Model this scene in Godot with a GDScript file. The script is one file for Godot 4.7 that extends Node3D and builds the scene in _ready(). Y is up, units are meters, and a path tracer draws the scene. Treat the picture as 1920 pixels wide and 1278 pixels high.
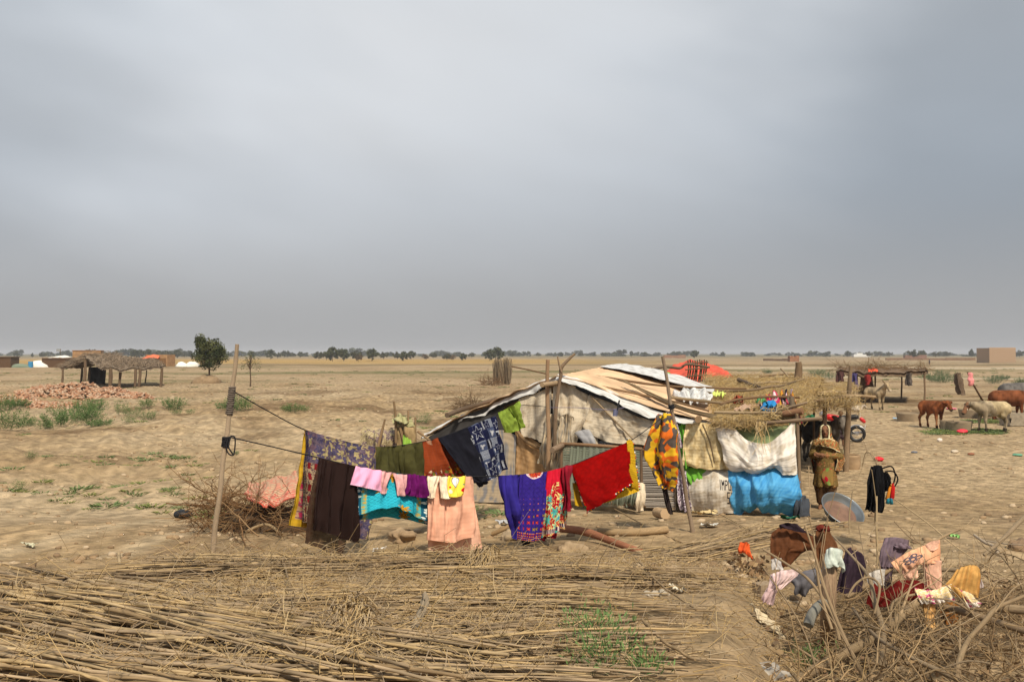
extends Node3D
# A laundry line and a patched shelter on a dry plain. Camera 3 m above the plain, on a bank. x right, y up, -z away.
const F := 1600.0
const PITCH := 0.01437
const EYE := Vector3(0, 3, 0)
var rng := RandomNumberGenerator.new()
var nz := FastNoiseLite.new()
var nzr := FastNoiseLite.new()
var names := {}
var M := {}

class MB:
	var v := PackedVector3Array()
	var n := PackedVector3Array()
	var c := PackedColorArray()
	var t := PackedVector2Array()
	var i := PackedInt32Array()
	var col := Color(1, 1, 1)
	func vert(p: Vector3, q: Vector3, uv := Vector2.ZERO) -> int:
		v.append(p); n.append(q); c.append(col); t.append(uv)
		return v.size() - 1
	func tri(a: int, b: int, d: int) -> void:
		i.append(a); i.append(b); i.append(d)
	func quad(p0: Vector3, p1: Vector3, p2: Vector3, p3: Vector3) -> void: # counter-clockwise seen from its front
		var q := (p1 - p0).cross(p2 - p0).normalized()
		var a := vert(p0, q, Vector2(0, 1)); vert(p1, q, Vector2(1, 1)); vert(p2, q, Vector2(1, 0)); vert(p3, q, Vector2(0, 0))
		tri(a, a + 2, a + 1); tri(a, a + 3, a + 2)
	func box(b: Transform3D, s: Vector3) -> void:
		var h := s * 0.5
		for k in 6:
			var ax := k / 2
			var sg := 1.0 if k % 2 == 0 else -1.0
			var o := Vector3.ZERO; o[ax] = h[ax] * sg
			var e := Vector3.ZERO; e[(ax + 1) % 3] = h[(ax + 1) % 3]
			var f := Vector3.ZERO; f[(ax + 2) % 3] = h[(ax + 2) % 3] * sg
			quad(b * (o - e - f), b * (o + e - f), b * (o + e + f), b * (o - e + f))
	func tube(p: PackedVector3Array, r0: float, r1: float, sides := 6, cap := true, flat := 1.0, radii := PackedFloat32Array()) -> void:
		var m := p.size()
		var d0 := (p[1] - p[0]).normalized()
		var x := d0.cross(Vector3(0.31, 0.9, 0.22)).normalized()
		var base := v.size()
		var run := 0.0
		for k in m:
			var d := (p[mini(k + 1, m - 1)] - p[maxi(k - 1, 0)]).normalized()
			x = (x - d * x.dot(d)).normalized()
			var y := d.cross(x)
			var r := lerpf(r0, r1, float(k) / (m - 1)) if radii.is_empty() else radii[k]
			if k > 0:
				run += p[k].distance_to(p[k - 1])
			for s in sides + 1:
				var a := TAU * s / sides
				var q := x * cos(a) + y * sin(a) * flat
				vert(p[k] + q * r, (x * cos(a) * flat + y * sin(a)).normalized(), Vector2(float(s) / sides, run))
		for k in m - 1:
			for s in sides:
				var a := base + k * (sides + 1) + s
				var b := a + sides + 1
				tri(a, b + 1, a + 1); tri(a, b, b + 1)
		if cap:
			for e in 2:
				var k := 0 if e == 0 else m - 1
				var d := (p[0] - p[1]).normalized() if e == 0 else (p[m - 1] - p[m - 2]).normalized()
				var ctr := vert(p[k], d)
				for s in sides + 1:
					vert(v[base + k * (sides + 1) + s], d)
				for s in sides:
					if e == 0:
						tri(ctr, ctr + 1 + s, ctr + 2 + s)
					else:
						tri(ctr, ctr + 2 + s, ctr + 1 + s)
	func lathe(b: Transform3D, prof: PackedVector2Array, sides := 20) -> void: # profile of (radius, height); outside on its left going up
		var base := v.size()
		var m := prof.size()
		for k in m:
			var e := prof[mini(k + 1, m - 1)] - prof[maxi(k - 1, 0)]
			for s in sides + 1:
				var a := TAU * s / sides
				var q := Vector3(cos(a) * e.y, -e.x, sin(a) * e.y).normalized()
				vert(b * Vector3(prof[k].x * cos(a), prof[k].y, prof[k].x * sin(a)), (b.basis * q).normalized(), Vector2(float(s) / sides, float(k) / m))
		for k in m - 1:
			for s in sides:
				var a := base + k * (sides + 1) + s
				var d := a + sides + 1
				tri(a, a + 1, d + 1); tri(a, d + 1, d)
	func ball(b: Transform3D, sides := 8, rings := 5) -> void:
		var pr := PackedVector2Array()
		for k in rings + 1:
			var a := -PI / 2 + PI * k / rings
			pr.append(Vector2(maxf(cos(a), 0.001), sin(a)))
		lathe(b, pr, sides)
	func leaf(p: Vector3, along: Vector3, side: Vector3) -> void:
		var q := along.cross(side).normalized()
		var a := vert(p, q); vert(p + along * 0.5 + side * 0.5, q); vert(p + along, q); vert(p + along * 0.5 - side * 0.5, q)
		tri(a, a + 1, a + 2); tri(a, a + 2, a + 3)
	func normals() -> void:
		for k in n.size():
			n[k] = Vector3.ZERO
		for k in range(0, i.size(), 3):
			var q := (v[i[k + 2]] - v[i[k]]).cross(v[i[k + 1]] - v[i[k]])
			n[i[k]] += q; n[i[k + 1]] += q; n[i[k + 2]] += q
		for k in n.size():
			n[k] = n[k].normalized() if n[k].length_squared() > 1e-16 else Vector3.UP
	func mesh() -> ArrayMesh:
		var a := []
		a.resize(Mesh.ARRAY_MAX)
		a[Mesh.ARRAY_VERTEX] = v; a[Mesh.ARRAY_NORMAL] = n; a[Mesh.ARRAY_COLOR] = c; a[Mesh.ARRAY_TEX_UV] = t; a[Mesh.ARRAY_INDEX] = i
		var m := ArrayMesh.new()
		m.add_surface_from_arrays(Mesh.PRIMITIVE_TRIANGLES, a)
		return m

# ---- places -------------------------------------------------------------
func P(u: float, v: float, d: float) -> Vector3: # the point d metres ahead that lies in the direction of a photograph's pixel
	var x := (u - 960.0) / F
	var y := (639.0 - v) / F
	var fz := cos(PITCH) - y * sin(PITCH)
	return EYE + Vector3(x, sin(PITCH) + y * cos(PITCH), -fz) * (d / fz)
func base_h(d: float) -> float:
	var ds := [-8.0, 1.0, 3.5, 6.5, 8.0, 9.0, 10.0, 12.0, 15.0, 18.0, 22.0]
	var hs := [1.45, 1.6, 1.58, 1.27, 1.06, 0.74, 0.56, 0.48, 0.2, 0.03, 0.0]
	if d <= ds[0]:
		return hs[0]
	for k in 10:
		if d < ds[k + 1]:
			return cubic_interpolate(hs[k], hs[k + 1], hs[maxi(k - 1, 0)], hs[mini(k + 2, 10)], (d - ds[k]) / (ds[k + 1] - ds[k]))
	return 0.0
func H(x: float, z: float) -> float:
	var d := -z
	var h := base_h(d + 0.25 * nz.get_noise_2d(x * 8.0, 50.0))
	var wild := smoothstep(12.0, 20.0, d) * smoothstep(1.0, -5.0, x - 0.02 * d) # the broken ground to the left
	h += wild * (0.34 * nz.get_noise_2d(x * 4.0, z * 4.0) + 0.24 * nz.get_noise_2d(x * 11.0 + 300.0, z * 11.0) + 0.10 * nz.get_noise_2d(x * 28.0, z * 28.0) + 0.07 * nzr.get_noise_2d(x * 25.0, z * 25.0)) * smoothstep(130.0, 40.0, d)
	h += 0.10 * nz.get_noise_2d(x * 9.0 + 80.0, z * 9.0) * smoothstep(2.0, 6.0, d) * smoothstep(18.0, 9.0, d)
	h += smoothstep(50.0, 120.0, d) * 0.3 * nz.get_noise_2d(x * 1.2, z * 1.8)
	h += 0.04 * nz.get_noise_2d(x * 45.0, z * 45.0 + 9.0) * clampf(0.5 + 1.6 * nz.get_noise_2d(x * 4.0 + 200.0, z * 4.0), 0.15, 1.0)
	if d < 45.0:
		h += 0.02 * nz.get_noise_2d(x * 160.0, z * 160.0) * clampf(0.5 + 2.0 * nz.get_noise_2d(x * 6.0 + 500.0, z * 6.0), 0.1, 1.0)
	h -= 0.36 * smoothstep(0.24, 0.36, x / maxf(d, 1.0)) * smoothstep(3.0, 4.6, d) * smoothstep(10.0, 7.6, d) # the hollow where the brush lies
	h += 0.16 * exp(-(pow(x - 3.1, 2.0) * 0.8 + pow(d - 9.1, 2.0) * 4.0)) + 0.2 * exp(-(pow(x + 1.1, 2.0) * 1.5 + pow(d - 10.6, 2.0) * 3.0))
	h += 0.15 * exp(-(pow(x - 0.6, 2.0) * 3.0 + pow(d - 10.6, 2.0) * 3.0))
	h += 0.3 * exp(-(pow((x + 31.0) / 4.5, 2.0) + pow((d - 58.0) / 3.0, 2.0)))
	return h
func G(u: float, v: float, up := 0.0) -> Vector3: # where the sight through a pixel meets the ground
	var d := 3.2
	var last := d
	while d < 2500.0:
		var p := P(u, v, d)
		if p.y < H(p.x, p.z):
			break
		last = d
		d += 0.06 + d * 0.01
	for k in 12:
		var m := (last + d) * 0.5
		var p := P(u, v, m)
		if p.y < H(p.x, p.z):
			d = m
		else:
			last = m
	var r := P(u, v, d)
	r.y = H(r.x, r.z) + up
	return r
func on(x: float, z: float, up := 0.0) -> Vector3:
	return Vector3(x, H(x, z) + up, z)
func gd(u: float, d: float, up := 0.0) -> Vector3: # on the ground, d metres ahead, in a pixel column
	return on((u - 960.0) / F * d, -d, up)

# ---- nodes --------------------------------------------------------------
func numbered(called: String) -> String:
	var k: int = names.get(called, 0)
	names[called] = k + 1
	return called if k == 0 else "%s_%03d" % [called, k]
func tag(o: Node, label: String, category := "", group := "", kind := "") -> Node:
	if label: o.set_meta("label", label)
	if category: o.set_meta("category", category)
	if group: o.set_meta("group", group)
	if kind: o.set_meta("kind", kind)
	return o
func thing(called: String, label: String, category: String, at := Vector3.ZERO, turn := 0.0, group := "") -> Node3D:
	var o := Node3D.new()
	o.name = numbered(called)
	add_child(o)
	o.position = at
	o.rotation.y = turn
	tag(o, label, category, group)
	return o
func part(called: String, mb, m: Material, parent: Node = null) -> MeshInstance3D:
	var o := MeshInstance3D.new()
	o.mesh = mb.mesh() if mb is MB else mb
	o.material_override = m
	o.name = numbered(called) if parent == null else called
	(self if parent == null else parent).add_child(o, true)
	return o
func solo(called: String, mb, m: Material, label: String, category: String, group := "", kind := "") -> MeshInstance3D:
	var o := part(called, mb, m)
	tag(o, label, category, group, kind)
	return o
func many(called: String, mesh: Mesh, m: Material, xs: Array, cols: Array, parent: Node = null) -> MultiMeshInstance3D:
	var mm := MultiMesh.new()
	mm.transform_format = MultiMesh.TRANSFORM_3D
	mm.use_colors = not cols.is_empty()
	mm.mesh = mesh
	mm.instance_count = xs.size()
	for k in xs.size():
		mm.set_instance_transform(k, xs[k])
		if cols:
			mm.set_instance_color(k, cols[k % cols.size()])
	var o := MultiMeshInstance3D.new()
	o.multimesh = mm
	o.material_override = m
	o.name = numbered(called) if parent == null else called
	o.set_meta("kind", "stuff")
	(self if parent == null else parent).add_child(o, true)
	return o
func along(p: PackedVector3Array, steps := 6) -> PackedVector3Array: # smooth curve through points
	var out := PackedVector3Array()
	for k in p.size() - 1:
		for s in steps:
			out.append(p[k].cubic_interpolate(p[k + 1], p[maxi(k - 1, 0)], p[mini(k + 2, p.size() - 1)], float(s) / steps))
	out.append(p[-1])
	return out
func pts(a: Array) -> PackedVector3Array: # [u, v, d, u, v, d, ...]
	var out := PackedVector3Array()
	for k in range(0, a.size(), 3):
		out.append(P(a[k], a[k + 1], a[k + 2]))
	return out
func knotty(mb: MB, p: PackedVector3Array, r0: float, r1: float, sides := 8, rough := 0.12, steps := 6) -> void: # a crooked pole or branch
	var q := along(p, steps)
	var rr := PackedFloat32Array()
	var s := rng.randf() * 900.0
	var len := 0.0
	for k in q.size():
		if k > 0:
			len += q[k].distance_to(q[k - 1])
		var f := float(k) / (q.size() - 1)
		rr.append(lerpf(r0, r1, f) * (1.0 + rough * nz.get_noise_2d(len * 70.0 + s, s) * 1.6))
		q[k] += Vector3(nz.get_noise_2d(len * 25.0 + s, 1.0), nz.get_noise_2d(len * 25.0 + s, 70.0), nz.get_noise_2d(len * 25.0 + s, 140.0)) * minf(r0, 0.05) * rough * 4.0
	mb.tube(q, r0, r1, sides, true, 1.0, rr)
func mean(p: PackedVector3Array) -> Vector3:
	var s := Vector3.ZERO
	for q in p:
		s += q
	return s / p.size()

# ---- cloth: a closed thin sheet through rows of points --------------------
func sheet(mb: MB, rows: Array, o := {}) -> void:
	var nu: int = o.get("nu", 24)
	var nv: int = o.get("nv", 24)
	var fold: float = o.get("fold", 0.02)
	var ff: float = o.get("ff", 5.0)
	var crump: float = o.get("crump", 0.007)
	var cf: float = o.get("cf", 14.0)
	var rag: float = o.get("rag", 0.0)
	var thick: float = o.get("thick", 0.006)
	var top: float = o.get("top", 0.42)
	var seed: float = rng.randf() * 1000.0
	var rr := []
	for r in rows:
		var m: int = r.size()
		var line := PackedVector3Array()
		for k in nu + 1:
			var s := float(k) / nu * (m - 1)
			var a := mini(int(s), m - 2)
			line.append(r[a].cubic_interpolate(r[a + 1], r[maxi(a - 1, 0)], r[mini(a + 2, m - 1)], s - a))
		rr.append(line)
	var g := PackedVector3Array()
	var mr := rr.size()
	for j in nv + 1:
		var s := float(j) / nv * (mr - 1)
		var a := mini(int(s), mr - 2)
		for k in nu + 1:
			g.append(rr[a][k].cubic_interpolate(rr[a + 1][k], rr[maxi(a - 1, 0)][k], rr[mini(a + 2, mr - 1)][k], s - a))
	var w := nu + 1
	var q := grid_normals(g, w, nv + 1)
	var wid := g[0].distance_to(g[nu]) + 0.01
	var hei := g[0].distance_to(g[nv * w]) + 0.01
	for j in nv + 1:
		for k in w:
			var s := float(k) / nu
			var t := float(j) / nv
			var e := fold * (top + (1.0 - top) * t) * 2.2 * nz.get_noise_2d(s * ff * 62.0 + seed, t * 22.0 + seed) + fold * (top + (1.0 - top) * t) * 0.55 * sin(s * ff * 1.4 * TAU + 3.5 * nz.get_noise_2d(t * 20.0 + seed, s * 20.0))
			e += crump * 3.0 * nzr.get_noise_2d(s * cf * wid * 6.0 + seed, t * cf * hei * 6.0)
			g[j * w + k] += q[j * w + k] * e
			if rag > 0.0 and (j == nv or k == 0 or k == nu):
				var dirv := (g[maxi(j - 1, 0) * w + clampi(k, 1, nu - 1)] - g[j * w + k])
				g[j * w + k] += dirv.normalized() * minf(rag * rng.randf(), dirv.length() * 0.8)
	q = grid_normals(g, w, nv + 1)
	for f in 2:
		var base := mb.v.size()
		for j in nv + 1:
			for k in w:
				var at := j * w + k
				mb.vert(g[at] + q[at] * (thick * (0.5 - f)), q[at] * (1.0 - 2.0 * f), Vector2(float(k) / nu, float(j) / nv))
		for j in nv:
			for k in nu:
				var a := base + j * w + k
				if f == 0:
					mb.tri(a, a + 1, a + w + 1); mb.tri(a, a + w + 1, a + w)
				else:
					mb.tri(a, a + w + 1, a + 1); mb.tri(a, a + w, a + w + 1)
	var b0 := mb.v.size() - 2 * w * (nv + 1)
	var b1 := b0 + w * (nv + 1)
	for k in nu:
		mb.tri(b0 + k, b0 + k + 1, b1 + k + 1); mb.tri(b0 + k, b1 + k + 1, b1 + k)
		var e := nv * w
		mb.tri(b0 + e + k, b1 + e + k + 1, b0 + e + k + 1); mb.tri(b0 + e + k, b1 + e + k, b1 + e + k + 1)
	for j in nv:
		var a := j * w
		mb.tri(b0 + a, b1 + a + w, b0 + a + w); mb.tri(b0 + a, b1 + a, b1 + a + w)
		a += nu
		mb.tri(b0 + a, b0 + a + w, b1 + a + w); mb.tri(b0 + a, b1 + a + w, b1 + a)
func grid_normals(g: PackedVector3Array, w: int, h: int) -> PackedVector3Array:
	var q := PackedVector3Array()
	q.resize(w * h)
	for j in h:
		for k in w:
			var ds := g[j * w + mini(k + 1, w - 1)] - g[j * w + maxi(k - 1, 0)]
			var dt := g[mini(j + 1, h - 1) * w + k] - g[maxi(j - 1, 0) * w + k]
			var c := dt.cross(ds)
			q[j * w + k] = c.normalized() if c.length_squared() > 1e-14 else Vector3(0, 0, 1)
	return q
func rows3(a: Array) -> Array: # rows of [u, v, d, ...]
	var out := []
	for r in a:
		out.append(pts(r))
	return out

# ---- soft bodies: capsules joined by a smooth minimum, meshed by surface nets --
func blob(mb: MB, bones: Array, cell: float, k: float) -> void: # bone: [a, ra, b, rb, colour]
	var lo := Vector3(1e9, 1e9, 1e9)
	var hi := -lo
	for b in bones:
		var r := maxf(b[1], b[3]) + cell * 3.0
		lo = lo.min(b[0] - Vector3.ONE * r).min(b[2] - Vector3.ONE * r)
		hi = hi.max(b[0] + Vector3.ONE * r).max(b[2] + Vector3.ONE * r)
	var nx := int((hi.x - lo.x) / cell) + 2
	var ny := int((hi.y - lo.y) / cell) + 2
	var nn := int((hi.z - lo.z) / cell) + 2
	var f := PackedFloat32Array()
	f.resize(nx * ny * nn)
	f.fill(9.0)
	var own := PackedInt32Array()
	own.resize(nx * ny * nn)
	var best := PackedFloat32Array()
	best.resize(nx * ny * nn)
	best.fill(9.0)
	for bi in bones.size():
		var b: Array = bones[bi]
		var a: Vector3 = b[0]
		var ab: Vector3 = b[2] - a
		var l2 := maxf(ab.length_squared(), 1e-9)
		var r := maxf(b[1], b[3]) + cell * 2.0 + k
		var p0 := ((a.min(b[2]) - Vector3.ONE * r - lo) / cell).max(Vector3.ZERO)
		var p1 := ((a.max(b[2]) + Vector3.ONE * r - lo) / cell).min(Vector3(nx - 1, ny - 1, nn - 1))
		for x in range(int(p0.x), int(p1.x) + 1):
			for y in range(int(p0.y), int(p1.y) + 1):
				for z in range(int(p0.z), int(p1.z) + 1):
					var p := lo + Vector3(x, y, z) * cell - a
					var h := clampf(p.dot(ab) / l2, 0.0, 1.0)
					var d: float = (p - ab * h).length() - lerpf(b[1], b[3], h)
					var at := (z * ny + y) * nx + x
					if d < best[at]:
						best[at] = d
						own[at] = bi
					var s := maxf(k - absf(f[at] - d), 0.0) / k
					f[at] = minf(f[at], d) - s * s * k * 0.25
	var id := {}
	var step := [1, nx, nx * ny]
	for z in nn - 1:
		for y in ny - 1:
			for x in nx - 1:
				var at := (z * ny + y) * nx + x
				if absf(f[at]) > cell * 2.0:
					continue
				var sum := Vector3.ZERO
				var cnt := 0
				for e in 12:
					var ax := e / 4
					var o1: int = step[(ax + 1) % 3] * (e % 2)
					var o2: int = step[(ax + 2) % 3] * ((e / 2) % 2)
					var i0 := at + o1 + o2
					var i1: int = i0 + step[ax]
					if (f[i0] < 0.0) != (f[i1] < 0.0):
						var q := Vector3(x, y, z)
						q[(ax + 1) % 3] += e % 2
						q[(ax + 2) % 3] += (e / 2) % 2
						q[ax] += f[i0] / (f[i0] - f[i1])
						sum += q
						cnt += 1
				if cnt:
					mb.col = bones[own[at]][4]
					id[at] = mb.vert(lo + sum / cnt * cell, Vector3.ZERO)
	for z in range(1, nn - 1):
		for y in range(1, ny - 1):
			for x in range(1, nx - 1):
				var at := (z * ny + y) * nx + x
				if absf(f[at]) > cell * 2.0:
					continue
				for ax in 3:
					var i1: int = at + step[ax]
					var s0 := f[at] < 0.0
					if s0 == (f[i1] < 0.0):
						continue
					var u: int = step[(ax + 1) % 3]
					var w: int = step[(ax + 2) % 3]
					if not (id.has(at) and id.has(at - u) and id.has(at - w) and id.has(at - u - w)):
						continue
					var q := [id[at - u - w], id[at - w], id[at], id[at - u]]
					if s0:
						mb.tri(q[0], q[2], q[1]); mb.tri(q[0], q[3], q[2])
					else:
						mb.tri(q[0], q[1], q[2]); mb.tri(q[0], q[2], q[3])
	mb.normals()
	mb.col = Color.WHITE

# ---- materials ------------------------------------------------------------
func lin(r: float, g: float, b: float) -> Color: # a colour picked by eye in sRGB 0..255, as a linear value
	return Color(r / 255.0, g / 255.0, b / 255.0).srgb_to_linear()
func noise_image(size: int, freq: float, octaves: int, lo: float, hi: float, sd := 1, kind := FastNoiseLite.TYPE_SIMPLEX_SMOOTH) -> Image:
	var n := FastNoiseLite.new()
	n.seed = sd; n.frequency = freq; n.fractal_octaves = octaves; n.noise_type = kind
	var im := n.get_seamless_image(size, size)
	var out := Image.create(size, size, true, Image.FORMAT_RGB8)
	for y in size:
		for x in size:
			var g := lerpf(lo, hi, im.get_pixel(x, y).r)
			out.set_pixel(x, y, Color(g, g, g))
	return out
func tex(im: Image) -> ImageTexture:
	im.generate_mipmaps()
	return ImageTexture.create_from_image(im)
func bump_of(im: Image, k: float) -> ImageTexture:
	var b: Image = im.duplicate()
	b.clear_mipmaps()
	b.convert(Image.FORMAT_RGBA8)
	b.bump_map_to_normal_map(k)
	return tex(b)
func mat(color: Color, rough := 0.9, o := {}) -> StandardMaterial3D: # colour in linear light
	var m := StandardMaterial3D.new()
	m.albedo_color = color.linear_to_srgb()
	m.roughness = rough
	m.metallic_specular = o.get("spec", 0.3)
	m.metallic = o.get("metal", 0.0)
	m.vertex_color_use_as_albedo = o.get("vc", false)
	m.cull_mode = BaseMaterial3D.CULL_DISABLED
	if o.has("tex"):
		m.albedo_texture = o.tex
	if o.has("normal"):
		m.normal_enabled = true
		m.normal_texture = o.normal
		m.normal_scale = o.get("ns", 1.0)
	if o.has("tri"):
		m.uv1_triplanar = true
		m.uv1_world_triplanar = o.get("world", false)
		m.uv1_scale = Vector3.ONE * o.tri
	if o.has("uv"):
		m.uv1_scale = Vector3(o.uv.x, o.uv.y, 1)
	if o.has("back"):
		m.backlight_enabled = true
		m.backlight = o.back
	if o.has("alpha"):
		m.transparency = BaseMaterial3D.TRANSPARENCY_ALPHA
		m.albedo_color.a = o.alpha
	return m

func make_sky() -> ImageTexture:
	var w := 1024
	var h := 512
	var im := Image.create(w, h, false, Image.FORMAT_RGBF)
	var cl := FastNoiseLite.new()
	cl.seed = 5; cl.frequency = 0.9; cl.fractal_octaves = 4; cl.fractal_gain = 0.45
	for y in h:
		var el := (0.5 - (y + 0.5) / h) * PI
		for x in w:
			var az := ((x + 0.5) / w - 0.5) * TAU
			var dir := Vector3(sin(az) * cos(el), sin(el), -cos(az) * cos(el))
			var e := maxf(rad_to_deg(el), 0.0)
			# a thin veil of cloud over haze: paler overhead and to the left, a darker bank low on the right
			var n := cl.get_noise_3d(dir.x * 1.5, dir.y * 4.5 + dir.x * 0.9, dir.z * 1.5)
			var n2 := cl.get_noise_3d(dir.x * 5.0 + 9.0, dir.y * 12.0 + dir.x * 2.5, dir.z * 5.0)
			var up := smoothstep(0.0, 17.0, e + 2.4 * n - 1.5 * sin(az + 0.1))
			var lobe := smoothstep(-0.15, 1.0, cos(3.0 * (az + 0.07) + 0.6 * n) + 0.15 * n2)
			var l := lerpf(0.385, lerpf(0.47, 0.71, lobe) - 0.07 * sin(az), up) + 0.018 * n2 * smoothstep(4.0, 14.0, e)
			var bank := smoothstep(-0.25, 0.75, sin(az)) * smoothstep(24.0, 12.0, e + 9.0 * n) * smoothstep(1.0, 9.0, e)
			l *= 1.0 - 0.14 * bank
			l *= 1.0 - 0.02 * sin(az)
			var blue := 0.015 + 0.115 * smoothstep(1.0, 12.0, e) * (1.0 - 0.45 * up) + 0.05 * bank + 0.05 * n * up + 0.06 * up * (1.0 - lobe)
			im.set_pixel(x, y, Color(l * (1.0 - blue * 0.6), l * 0.998, l * (1.0 + blue * 0.7)))
	im.resize(2048, 1024, Image.INTERPOLATE_CUBIC)
	return ImageTexture.create_from_image(im)

func setup() -> void:
	rng.seed = 77
	nz.seed = 3; nz.frequency = 0.02; nz.fractal_octaves = 3
	nzr.seed = 8; nzr.frequency = 0.02; nzr.fractal_type = FastNoiseLite.FRACTAL_RIDGED; nzr.fractal_octaves = 3
	var cam := Camera3D.new()
	cam.name = "camera"
	cam.fov = rad_to_deg(2.0 * atan(639.0 / F))
	cam.far = 9000.0
	cam.near = 0.1
	cam.position = EYE
	cam.rotation.x = PITCH
	add_child(cam)
	cam.current = true
	var we := WorldEnvironment.new()
	we.name = "world_environment"
	var e := Environment.new()
	e.background_mode = Environment.BG_SKY
	var sm := PanoramaSkyMaterial.new()
	sm.panorama = make_sky()
	sm.energy_multiplier = 1.0
	var sky := Sky.new()
	sky.sky_material = sm
	e.sky = sky
	e.sky_rotation = Vector3(0, PI, 0)
	e.tonemap_mode = Environment.TONE_MAPPER_LINEAR
	e.tonemap_exposure = 1.0
	e.sdfgi_enabled = true
	e.ssao_enabled = true
	e.ssil_enabled = true
	e.fog_enabled = true
	e.fog_density = 0.00035
	e.fog_light_color = Color(0.88, 0.89, 0.92)
	we.environment = e
	add_child(we)
	var sun := DirectionalLight3D.new()
	sun.name = "sun"
	sun.light_energy = 1.5
	sun.light_color = Color(1.0, 0.95, 0.86)
	sun.light_angular_distance = 5.0
	sun.shadow_enabled = true
	add_child(sun)
	sun.look_at_from_position(Vector3(3.0, 11.0, 9.0), Vector3.ZERO)

func materials() -> void:
	var sand := noise_image(512, 0.014, 6, 0.62, 1.0, 3)
	var grain := noise_image(512, 0.035, 5, 0.0, 1.0, 9)
	M.sand_tex = tex(sand)
	M.ground = mat(Color(1.44, 1.43, 1.40), 1.0, {vc = true, tex = M.sand_tex, normal = bump_of(grain, 7.0), ns = 1.15, tri = 0.31, world = true, spec = 0.1})
	var fib := Image.create(256, 256, true, Image.FORMAT_RGB8)
	var fn := FastNoiseLite.new()
	fn.frequency = 0.05
	for y in 256:
		for x in 256:
			var g := 0.78 + 0.22 * fn.get_noise_2d(x * 6.0, y * 0.35) + 0.1 * fn.get_noise_2d(x * 2.0 + 99.0, y * 2.0)
			fib.set_pixel(x, y, Color(g, g * 0.98, g * 0.95))
	M.fib = tex(fib)
	M.wood = mat(Color(1.45, 1.42, 1.38), 0.9, {vc = true, tex = M.fib, uv = Vector2(1, 1.2), spec = 0.15})
	M.reed = mat(Color(1.5, 1.44, 1.38), 0.7, {vc = true, tex = M.fib, uv = Vector2(1, 1.6), spec = 0.25})
	M.vc = mat(Color(1, 1, 1), 0.9, {vc = true, spec = 0.2})
	M.leaf = mat(Color(1, 1, 1), 0.75, {vc = true, back = Color(0.35, 0.4, 0.2), spec = 0.25})
	var weave := Image.create(128, 128, true, Image.FORMAT_RGB8)
	for y in 128:
		for x in 128:
			var g := 0.5 + 0.25 * sin(x * TAU / 8.0) + 0.25 * sin(y * TAU / 8.0) + 0.15 * fn.get_noise_2d(x * 9.0, y * 9.0)
			weave.set_pixel(x, y, Color(g, g, g))
	M.weave = bump_of(weave, 2.0)
	var blotch := noise_image(256, 0.016, 5, 0.8, 1.0, 21)
	M.blotch = tex(blotch)
	M.crease = bump_of(noise_image(256, 0.02, 4, 0.0, 1.0, 33, FastNoiseLite.TYPE_CELLULAR), 4.0)

func terrain() -> void:
	var ds := PackedFloat32Array()
	var d := -12.0
	while d < 3800.0:
		ds.append(d)
		d += 0.6 if d < 0.0 else 0.055 if d < 14.0 else 0.055 + (d - 14.0) * 0.006 if d < 60.0 else d * 0.012
	var w := 460
	var mb := MB.new()
	var rn := ds.size()
	for j in rn:
		var dd := ds[j]
		var half := 9.0 + maxf(dd, 0.0) * 0.9
		for k in w + 1:
			var s := (float(k) / w - 0.5) * 2.0
			var x := half * s * (0.72 + 0.28 * s * s)
			var z := -dd
			mb.col = land(x, dd)
			mb.vert(Vector3(x, H(x, z), z), Vector3.UP)
	mb.n = grid_normals_up(mb.v, w + 1, rn)
	for j in rn - 1:
		for k in w:
			var a := j * (w + 1) + k
			mb.tri(a, a + w + 1, a + w + 2); mb.tri(a, a + w + 2, a + 1)
	var o := part("ground", mb, M.ground)
	tag(o, "dry sandy ground stretching from the bank to the horizon", "", "", "structure")
func grid_normals_up(g: PackedVector3Array, w: int, h: int) -> PackedVector3Array:
	var q := grid_normals(g, w, h)
	for k in q.size():
		if q[k].y < 0.0:
			q[k] = -q[k]
	return q
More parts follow.
